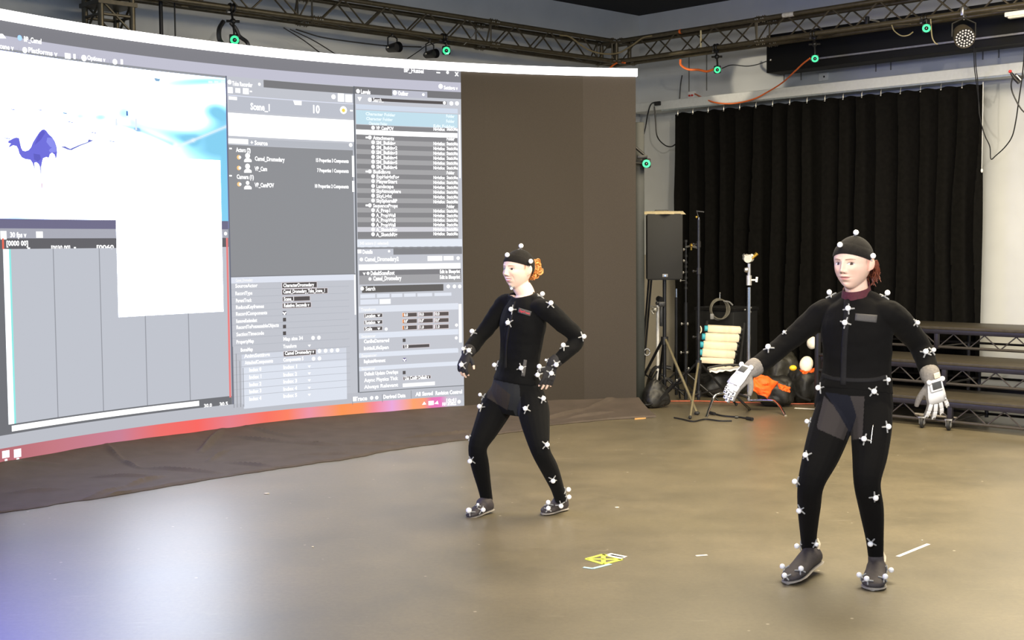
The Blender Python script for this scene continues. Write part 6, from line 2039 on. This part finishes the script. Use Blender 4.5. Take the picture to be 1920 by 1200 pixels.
def patch(name, bvh, quad, mat, parent, n=8, lift=0.003, m=4):
    """cloth patch on the suit inside a pixel quad (tl, tr, br, bl)"""
    bm = BM(); g = []
    tl, tr, br, bl = [Vector((a, b, 0)) for a, b in quad]
    for j in range(m + 1):
        row = []
        for i in range(n + 1):
            q = (tl * (1 - i / n) + tr * (i / n)) * (1 - j / m) + (bl * (1 - i / n) + br * (i / n)) * (j / m)
            o, d = ray(q.x, q.y); h = bvh.ray_cast(o, d.normalized())
            row.append(bm.verts.new(h[0] + h[1] * lift) if h[0] is not None else None)
        g.append(row)
    for j in range(m):
        for i in range(n):
            q = (g[j][i], g[j + 1][i], g[j + 1][i + 1], g[j][i + 1])
            if all(v is not None for v in q): bm.faces.new(q)
    o = obj(name, bm, mat, parent)
    sm = o.modifiers.new('thickness', 'SOLIDIFY'); sm.thickness = 0.002
    return o


def text_on(name, bvh, x, y, s, hpx, x_end, mat, parent, slope=0.0, lift=0.0065):
    fc = bpy.data.curves.new('t', 'FONT'); fc.body = s; fc.size = 1.0; fc.resolution_u = 2; fc.offset = 0.01
    o = bpy.data.objects.new('t', fc); COL.objects.link(o)
    me = o.to_mesh(); V = [v.co.copy() for v in me.vertices]; F = [tuple(p.vertices) for p in me.polygons]
    o.to_mesh_clear(); bpy.data.objects.remove(o); bpy.data.curves.remove(fc)
    w = max(v.x for v in V); k = (x_end - x) / w
    bm = BM(); vs = []
    for v in V:
        px_ = x + v.x * k; py_ = y - (v.y - 0.36) * hpx / 0.72 + slope * v.x * k
        oo, d = ray(px_, py_); h = bvh.ray_cast(oo, d.normalized())
        vs.append(bm.verts.new(h[0] + h[1] * lift if h[0] is not None else at(px_, py_, 7)))
    for f in F:
        try: bm.faces.new([vs[i] for i in f])
        except ValueError: pass
    return obj(name, bm, mat, parent, smooth=False)


# ------------------------------------------------------------------ the woman at the front
YF = 6.2
HF = Head(at(1600, 493.5, YF), math.radians(41), math.radians(-2), 1.10)
wr, wl = at(1404, 697, 6.26), at(1748, 713, 6.10)
dR = (at(1354, 752, 6.20) - wr).normalized()
dL = (at(1760, 772, 6.12) - wl).normalized()
front = {
    'label': 'woman in black marker suit and white gloves stepping forward with both arms spread',
    'base': on_z(1590, 1090), 'head': HF,
    'face': dict(skin=(232, 196, 178), ear=(236, 182, 164), lip=(210, 148, 142), hair=(116, 58, 36), iris=(84, 54, 40), lash=(74, 50, 42), side=0.35, brow=(96, 68, 56), gaze=0.0030, smile=0.12),
    'suit': (17, 16, 16),
    'torso': [(at(1594, 806, 6.20), math.radians(24), .115, .085), (at(1600, 768, 6.20), math.radians(24), .182, .115), (at(1603, 732, 6.20), math.radians(26), .178, .118), (at(1607, 690, 6.21), math.radians(28), .160, .105), (at(1607, 645, 6.21), math.radians(30), .165, .112), (at(1607, 610, 6.21), math.radians(30), .168, .118), (at(1608, 580, 6.22), math.radians(30), .150, .098), (at(1608, 560, 6.23), math.radians(30), .085, .070)],
    'waist_i': 3, 'hem_i': 2,
    'arms': [
        dict(pts=[at(1572, 582, 6.27), at(1546, 586, 6.31), at(1512, 612, 6.34), at(1474, 642, 6.34), at(1440, 671, 6.31), at(1408, 694, 6.265)], r=[.055, .064, .058, .050, .049, .040], ref=(0, -1, 0.2), hand=hand_chains(wr, dR, (-0.75, -0.55, 0.45), (0.5, -0.8, -0.3), 0.190, (0.12, 0.2, 0.2), 0.03)),
        dict(pts=[at(1645, 584, 6.15), at(1672, 590, 6.13), at(1700, 618, 6.20), at(1725, 650, 6.24), at(1738, 684, 6.17), at(1746, 708, 6.105)], r=[.055, .064, .059, .052, .049, .041], ref=(0, -1, 0.2), hand=hand_chains(wl, dL, (0.1, -0.95, 0.1), (-1, -0.1, 0), 0.200, (0.28, 0.22, 0.2), 0.34)),
    ],
    'legs': [
        dict(pts=[at(1572, 750, 6.22), at(1561, 790, 6.20), at(1541, 850, 6.15), at(1521, 905, 6.11), at(1517, 950, 6.18), at(1516, 1000, 6.27), at(1517, 1030, 6.31)], r=[.088, .100, .088, .064, .056, .042, .036], ref=(-0.4, -1, 0), foot=(at(1535, 1055, 6.34), on_z(1478, 1096, 0.002)), up=(-0.1, 0.1, 1)),
        dict(pts=[at(1634, 750, 6.16), at(1634, 790, 6.13), at(1631, 850, 6.07), at(1626, 905, 6.02), at(1634, 955, 6.08), at(1640, 1010, 6.14), at(1642, 1042, 6.17)], r=[.088, .098, .084, .063, .058, .043, .037], ref=(-0.2, -1, 0), foot=(on_z(1645, 1081, 0.002), on_z(1636, 1108, 0.002)), up=(0, 0, 1)),
    ],
    'front': (-0.42, -0.9, 0),
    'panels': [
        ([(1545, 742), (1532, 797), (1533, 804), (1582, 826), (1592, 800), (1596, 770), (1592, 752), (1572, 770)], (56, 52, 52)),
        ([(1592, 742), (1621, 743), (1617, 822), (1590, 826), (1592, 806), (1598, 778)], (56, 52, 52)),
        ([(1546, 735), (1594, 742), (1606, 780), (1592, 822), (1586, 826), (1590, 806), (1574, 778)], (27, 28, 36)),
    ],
    'cap_edge': (0.044, 0.012, -0.05), 'liner': True, 'shoe_w': 1.32, 'shoe_k': 1.1, 'bootie': 0.0, 'trap': 0.022, 'trap2': 0.018,
}
F, Fb, Fj = build_person(front)
jb = BVHTree.FromPolygons([v.co for v in Fj.data.vertices], [tuple(p.vertices) for p in Fj.data.polygons])
strip('zip_front', jb, [(1588, 562), (1587, 600), (1583, 650), (1581, 722)], YF, 0.030, m_zip, F)
patch('chest_patch', jb, [(1604, 588), (1645, 591), (1643, 605), (1603, 601)], m_patch, F)
strip('belt', jb, [(1541, 703), (1560, 709), (1600, 713), (1640, 712), (1664, 706)], YF, 0.022, m_zip, F, 0.003)
# collar of the maroon shirt
bm = BM(); nb = front['torso'][-1][0]
def collar(bm, H, nb, r0, r1, hgt, tilt):
    rows = []
    for i in range(40):
        a = 2 * PI * i / 40
        dr = H.l * math.cos(a) + H.f * math.sin(a); dr = Vector((dr.x, dr.y, 0)).normalized()
        z0 = -0.028 - 0.022 * max(0, math.sin(a)) + 0.012 * max(0, -math.sin(a))
        z1 = z0 + hgt + 0.016 * max(0, -math.sin(a))
        rows.append([bm.verts.new(nb + dr * (r0 + 0.004) + UP * z0), bm.verts.new(nb + dr * r0 + UP * (z0 + hgt * 0.4)), bm.verts.new(nb + dr * r1 + UP * z1), bm.verts.new(nb + dr * (r1 - 0.006) + UP * (z1 - 0.004))])
    for i in range(40):
        p, q = rows[i], rows[(i + 1) % 40]
        for k in range(3): bm.faces.new((p[k], q[k], q[k + 1], p[k + 1]))
collar(bm, HF, nb + UP * 0.024 + Vector((-0.01, -0.012, 0)), 0.072, 0.064, 0.060, 0)
obj('shirt_collar', bm, m_collar, F)
# hair under the cap, low tail behind the neck
def hair(name, H, strands, mat, parent, core=None):
    bm = BM()
    if core: ball(bm, H.w(*core[0]), core[1], 14, 10, 0, H.l, H.f, H.u)
    for pts, r in strands:
        tube(bm, spline([H.w(*p) for p in pts], 5), [r * (0.9 if i else 0.6) * (1 - 0.6 * (i / (len(pts) * 5 - 4)) ** 2) for i in range((len(pts) - 1) * 5 + 1)], 7)
    return obj(name, bm, mat, parent)
m_hairF = pm('auburn_hair', (112, 54, 34), 0.5, 0, 0.35, 60)
rnd = random.Random(3)
st = []
for i in range(90):
    a = rnd.uniform(-0.045, 0.06); z = rnd.uniform(-0.05, 0.005); e = rnd.uniform(-0.02, 0.035); dn = rnd.uniform(0.5, 1)
    st.append(([(a, -0.086, z), (a + 0.006, -0.094 - rnd.uniform(0, 0.012), z - 0.022 * dn), (a * 0.85 + 0.012 + e * 0.4, -0.094 - rnd.uniform(0, 0.016), z - 0.045 * dn), (a * 0.75 + 0.014 + e, -0.088 - rnd.uniform(0, 0.022), z - 0.066 * dn)], 0.0032))
for i in range(26):
    y = -0.030 - i * 0.0022; dn = rnd.uniform(0.5, 1)
    st.append(([(0.070, y, 0.010), (0.074, y - 0.010, -0.012), (0.070 + rnd.uniform(-.004, .008), y - 0.022, -0.030 * dn - 0.01), (0.064 + rnd.uniform(-.006, .014), y - 0.028, -0.055 * dn - 0.02)], 0.0028))
hair('hair', HF, st, m_hairF, F, ((0.014, -0.088, -0.03), (0.05, 0.014, 0.04)))

# gloves with white shells
for A, lb in zip(front['arms'], (0, 1)):
    palm, fing, th, (d, b, t) = A['hand']
    bm = BM(); add_palm(bm, palm, b, t, 0.005)
    for p, r in fing: finger(bm, p, r, b, 0.0018)
    finger(bm, th[0], th[1], b, 0.003)
    w0 = palm[0][0]
    fd = (A['pts'][-1] - A['pts'][-2]).normalized()
    limb(bm, [A['pts'][-1] - fd * 0.038, A['pts'][-1] - fd * 0.002, w0 + d * 0.02], [(.047, .047), (.046, .044), (.038, .028)], b, 4, 16)
    g = mesh_obj('glove', remesh(bm, 0.003, 3), m_gloveg, F)
    # shell over the back of the hand
    bm = BM()
    pc = [p[0] for p in palm]
    for i in range(1):
        rows = []
        for k, (p, hw, tk) in enumerate([(pc[0] + d * 0.012, .034, .026), (pc[1], .040, .026), (pc[2], .045, .023), (pc[3] + d * 0.006, .045, .020)]):
            rows.append([bm.verts.new(p + t * hw * x + b * (tk - 0.006 * x * x)) for x in (-1, -0.6, -0.2, 0.2, 0.6, 1)] )
        for r0, r1 in zip(rows, rows[1:]):
            for k in range(5): bm.faces.new((r0[k], r0[k + 1], r1[k + 1], r1[k]))
    sh = obj('hand_shell', bm, m_glovew, g); sm = sh.modifiers.new('thickness', 'SOLIDIFY'); sm.thickness = 0.007; sm.offset = -1
    # box near the wrist with a grey window
    c0 = pc[0] + d * 0.030 + b * 0.031
    bm = BM(); box(bm, c0, 0.066, 0.056, 0.014, t, d, b, bev=0.004); hb = obj('sensor_box', bm, m_glovew, g)
    bm = BM(); box(bm, c0 + b * 0.008, 0.046, 0.036, 0.003, t, d, b, bev=0.002); obj('sensor_window', bm, m_sensor, hb)
    for e in (-1, 1):
        bm = BM(); ball(bm, c0 + t * e * 0.034 - d * 0.024 + b * 0.006, 0.0125, 12, 8); obj('marker', bm, m_marker, g)
    if lb == 1:
        bm = BM(); box(bm, w0 - d * 0.018 + b * 0.040 - t * 0.010, 0.030, 0.026, 0.006, t, d, b, bev=0.002); obj('wrist_label', bm, M['cream'], g)
    # finger plates with dark sensors
    for p, r in fing:
        for k in (1, 2, 3):
            q0, q1 = p[k], p[k + 1]; ax = (q1 - q0).normalized(); sd = ax.cross(b).normalized(); nn = sd.cross(ax).normalized(); nn = nn if nn.dot(b) > 0 else -nn
            L_ = (q1 - q0).length
            bm = BM(); box(bm, (q0 + q1) / 2 + nn * (r[k] + 0.004), 0.0195 if k < 3 else 0.017, L_ * 0.98, 0.007, sd, ax, nn, bev=0.002)
            fp = obj('finger_plate', bm, m_glovew, g)
            if k == 3 or (k == 2 and lb == 0):
                bm = BM(); box(bm, (q0 + q1) / 2 + nn * (r[k] + 0.008), 0.009, L_ * 0.55, 0.002, sd, ax, nn); obj('sensor', bm, m_sensor, fp)
place_markers(F, Fb, [(1605, 436, 1.0), (1575, 459), (1637, 480), (1555, 548), (1664, 549), (1590, 578), (1584, 605), (1440, 650), (1470, 622, .5), (1721, 605, .8), (1736, 659), (1751, 656, .8), (1534, 727), (1639, 734), (1666, 712, .8), (1513, 790, .85), (1510, 853), (1490, 903), (1498, 958), (1494, 1024), (1531, 1021, .8), (1467, 1062), (1471, 1079), (1502, 1066), (1620, 823), (1666, 800), (1642, 934), (1632, 1020), (1611, 1078), (1625, 1085), (1660, 1081), (1671, 1069)], YF)
# zip pull line on the thigh
lb_ = BVHTree.FromPolygons([v.co for v in Fb[1].data.vertices], [tuple(p.vertices) for p in Fb[1].data.polygons])
strip('thigh_zip', lb_, [(1637, 797), (1635, 812), (1633, 832)], YF, 0.004, M['steel'], F)

# ------------------------------------------------------------------ the woman further back
YB = 7.75
HB = Head(at(972.5, 505.5, YB), math.radians(45), math.radians(2), 1.03, math.radians(0))
wr, wl = at(876, 662, 7.68), at(1036, 684, 7.60)
dR = (at(861, 702, 7.62) - wr).normalized(); dL = (at(1021, 735, 7.58) - wl).normalized()
back = {
    'label': 'smiling woman in a black marker suit and fingerless gloves walking before the screen',
    'base': on_z(970, 965), 'head': HB,
    'face': dict(skin=(236, 204, 186), ear=(236, 196, 174), lip=(222, 130, 132), hair=(134, 78, 46), iris=(80, 70, 66), lash=(84, 60, 50), side=0.9, brow=(140, 104, 82), gaze=-0.001, smile=1.0, squint=0.8),
    'suit': (16, 16, 17),
    'torso': [(at(962, 776, 7.75), math.radians(42), .105, .085), (at(966, 745, 7.75), math.radians(44), .172, .120), (at(969, 716, 7.75), math.radians(46), .165, .118), (at(974, 676, 7.75), math.radians(50), .136, .105), (at(978, 640, 7.75), math.radians(52), .146, .112), (at(981, 606, 7.75), math.radians(52), .158, .122), (at(984, 577, 7.75), math.radians(52), .140, .098), (at(985, 556, 7.76), math.radians(52), .078, .066)],
    'waist_i': 3, 'hem_i': 2,
    'arms': [
        dict(pts=[at(964, 566, 7.83), at(946, 571, 7.88), at(923, 602, 7.87), at(899, 633, 7.83), at(886, 650, 7.75), at(877, 661, 7.69)], r=[.052, .060, .053, .046, .043, .036], ref=(-0.3, -1, 0.2), hand=hand_chains(wr, dR, (-0.6, -0.75, 0.1), (0.8, -0.5, -0.2), 0.165, (0.5, 0.5, 0.4), 0.12)),
        dict(pts=[at(1006, 576, 7.66), at(1026, 582, 7.62), at(1054, 606, 7.64), at(1082, 634, 7.68), at(1062, 660, 7.63), at(1038, 681, 7.60)], r=[.052, .060, .054, .047, .043, .036], ref=(0, -1, 0.2), hand=hand_chains(wl, dL, (0.35, -0.95, 0.1), (-0.9, -0.4, 0), 0.165, (0.25, 0.25, 0.2), 0.14)),
    ],
    'legs': [
        dict(pts=[at(945, 735, 7.82), at(930, 765, 7.80), at(912, 802, 7.72), at(896, 838, 7.66), at(900, 872, 7.70), at(908, 912, 7.76), at(913, 938, 7.80)], r=[.085, .098, .080, .058, .056, .043, .037], ref=(-0.7, -0.7, 0), foot=(at(924, 957, 7.80), at(878, 974, 7.66)), up=(-0.1, 0, 1)),
        dict(pts=[at(992, 735, 7.68), at(1000, 768, 7.64), at(1006, 806, 7.56), at(1014, 846, 7.50), at(1030, 878, 7.58), at(1044, 912, 7.68), at(1051, 936, 7.74)], r=[.085, .096, .080, .057, .054, .042, .037], ref=(-0.7, -0.7, 0), foot=(on_z(1062, 955, 0.003), on_z(1018, 966, 0.003)), up=(0, 0, 1)),
    ],
    'front': (-0.75, -0.65, 0),
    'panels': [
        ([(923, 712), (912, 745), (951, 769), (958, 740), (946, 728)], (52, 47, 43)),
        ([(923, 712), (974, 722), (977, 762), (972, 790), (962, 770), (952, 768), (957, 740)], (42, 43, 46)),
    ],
    'cap_edge': (0.044, 0.020, -0.045), 'bootie': 0.0, 'trap': 0.006, 'trap2': 0.0,
}
_pf, _pb = at(963, 562, 7.68), at(996, 543, 7.82)
_ax = (_pf - _pb).normalized(); _sd = Vector((math.cos(math.radians(50)), -math.sin(math.radians(50)), 0)); _pn = _ax.cross(_sd); _pn = (_pn if _pn.z > 0 else -_pn).normalized()
back['neckline'] = ((_pf + _pb) / 2, _pn, 0.115)
B, Bb, Bj = build_person(back)
jb = BVHTree.FromPolygons([v.co for v in Bj.data.vertices], [tuple(p.vertices) for p in Bj.data.polygons])
strip('zip_front', jb, [(965, 566), (958, 600), (950, 640), (948, 690)], YB, 0.018, m_zip, B)
bm = BM(); ring = back['neck_loop']
tube(bm, ring + [ring[0]], 0.0055, 8, False)
obj('collar_binding', bm, m_zip, B)
pt = patch('chest_patch', jb, [(973, 577), (997, 584), (994, 593), (971, 586)], m_patch, B)
text_on('lettering', jb, 974, 582.5, 'OptiTrack', 4.6, 994, pm('red_lettering', (205, 40, 60), 0.6), B, 0.28)
patch('hip_tab', jb, [(982, 674), (988, 675), (984, 706), (977, 705)], m_patch, B, 3, 0.004, 8)
# bun of curls
m_hairB = pm('ginger_hair', (196, 128, 62), 0.5, 0, 0.35, 50)
rnd = random.Random(5); st = []
for i in range(80):
    a = rnd.uniform(0, 2 * PI); r1 = rnd.uniform(0.016, 0.036); cy = -0.130 + rnd.uniform(-0.012, 0.012); cz = 0.004 + rnd.uniform(-0.024, 0.030); cx = rnd.uniform(-0.016, 0.028)
    tl_ = rnd.uniform(-1.2, 1.2); sw_ = rnd.uniform(0.7, 1.2)
    st.append(([(cx + 0.016 * math.sin(tl_ + k), cy + r1 * math.cos(a + k * sw_), cz + r1 * math.sin(a + k * sw_)) for k in range(5)], 0.0046))
for i in range(36):
    st.append(([(0.02 + rnd.uniform(-0.03, 0.045), -0.080, -0.01 - i * 0.0014), (0.02 + rnd.uniform(-.01, .02), -0.100, -0.02 - i * 0.001), (0.02, -0.125, -0.012 + rnd.uniform(-0.02, 0.02))], 0.0042))
for i in range(12):
    st.append(([(0.01, -0.125, -0.03 + rnd.uniform(0, .06)), (0.01 + rnd.uniform(-.01, .01), -0.155, -0.045 + rnd.uniform(-.01, .08)), (0.01, -0.172 - rnd.uniform(0, .012), -0.03 + rnd.uniform(0, .07))], 0.0018))
hair('hair', HB, st, m_hairB, B, ((0.006, -0.130, 0.006), (0.034, 0.034, 0.04)))
bm = BM()
# fingerless gloves
m_gl = pm('black_glove_cloth', (34, 32, 34), 0.85, 0, 0.15, 100, 0.2, 300)
for A in back['arms']:
    palm, fing, th, (d, b, t) = A['hand']
    g_ = BM(); add_palm(g_, palm, b, t, 0.004)
    for q, (p, r) in enumerate(fing): finger(g_, p, r, b, 0.0025, 3 if q in (1, 2) else 4)
    finger(g_, th[0], th[1], b, 0.003, 4)
    w0 = palm[0][0]; fd = (A['pts'][-1] - A['pts'][-2]).normalized(); limb(g_, [A['pts'][-1] - fd * 0.03, A['pts'][-1] - fd * 0.0, w0 + d * 0.02], [(.041, .041), (.040, .038), (.035, .024)], b, 4, 16)
    Bb.append(mesh_obj('glove', remesh(g_, 0.003, 3), m_gl, B))
bm.free()
place_markers(B, Bb, [(977, 461), (951, 478), (995, 490), (1017, 551), (1033, 568), (959, 541, .6), (958, 580), (952, 605), (885, 621), (868, 654, .8), (879, 657), (865, 684), (1095, 631), (1056, 647), (1043, 684), (1034, 700), (1011, 687), (1008, 703), (1023.5, 675, .5), (919, 683), (977, 690), (1019, 747), (900, 740, .8), (899, 762), (985, 766), (876, 820, .8), (881, 865), (1026, 834), (1037, 902), (1066, 918), (1067, 932), (879, 957, 1.2), (906, 956), (896, 946, .6), (1028, 942), (1028, 953), (1052, 949)], YB, 0.0145)
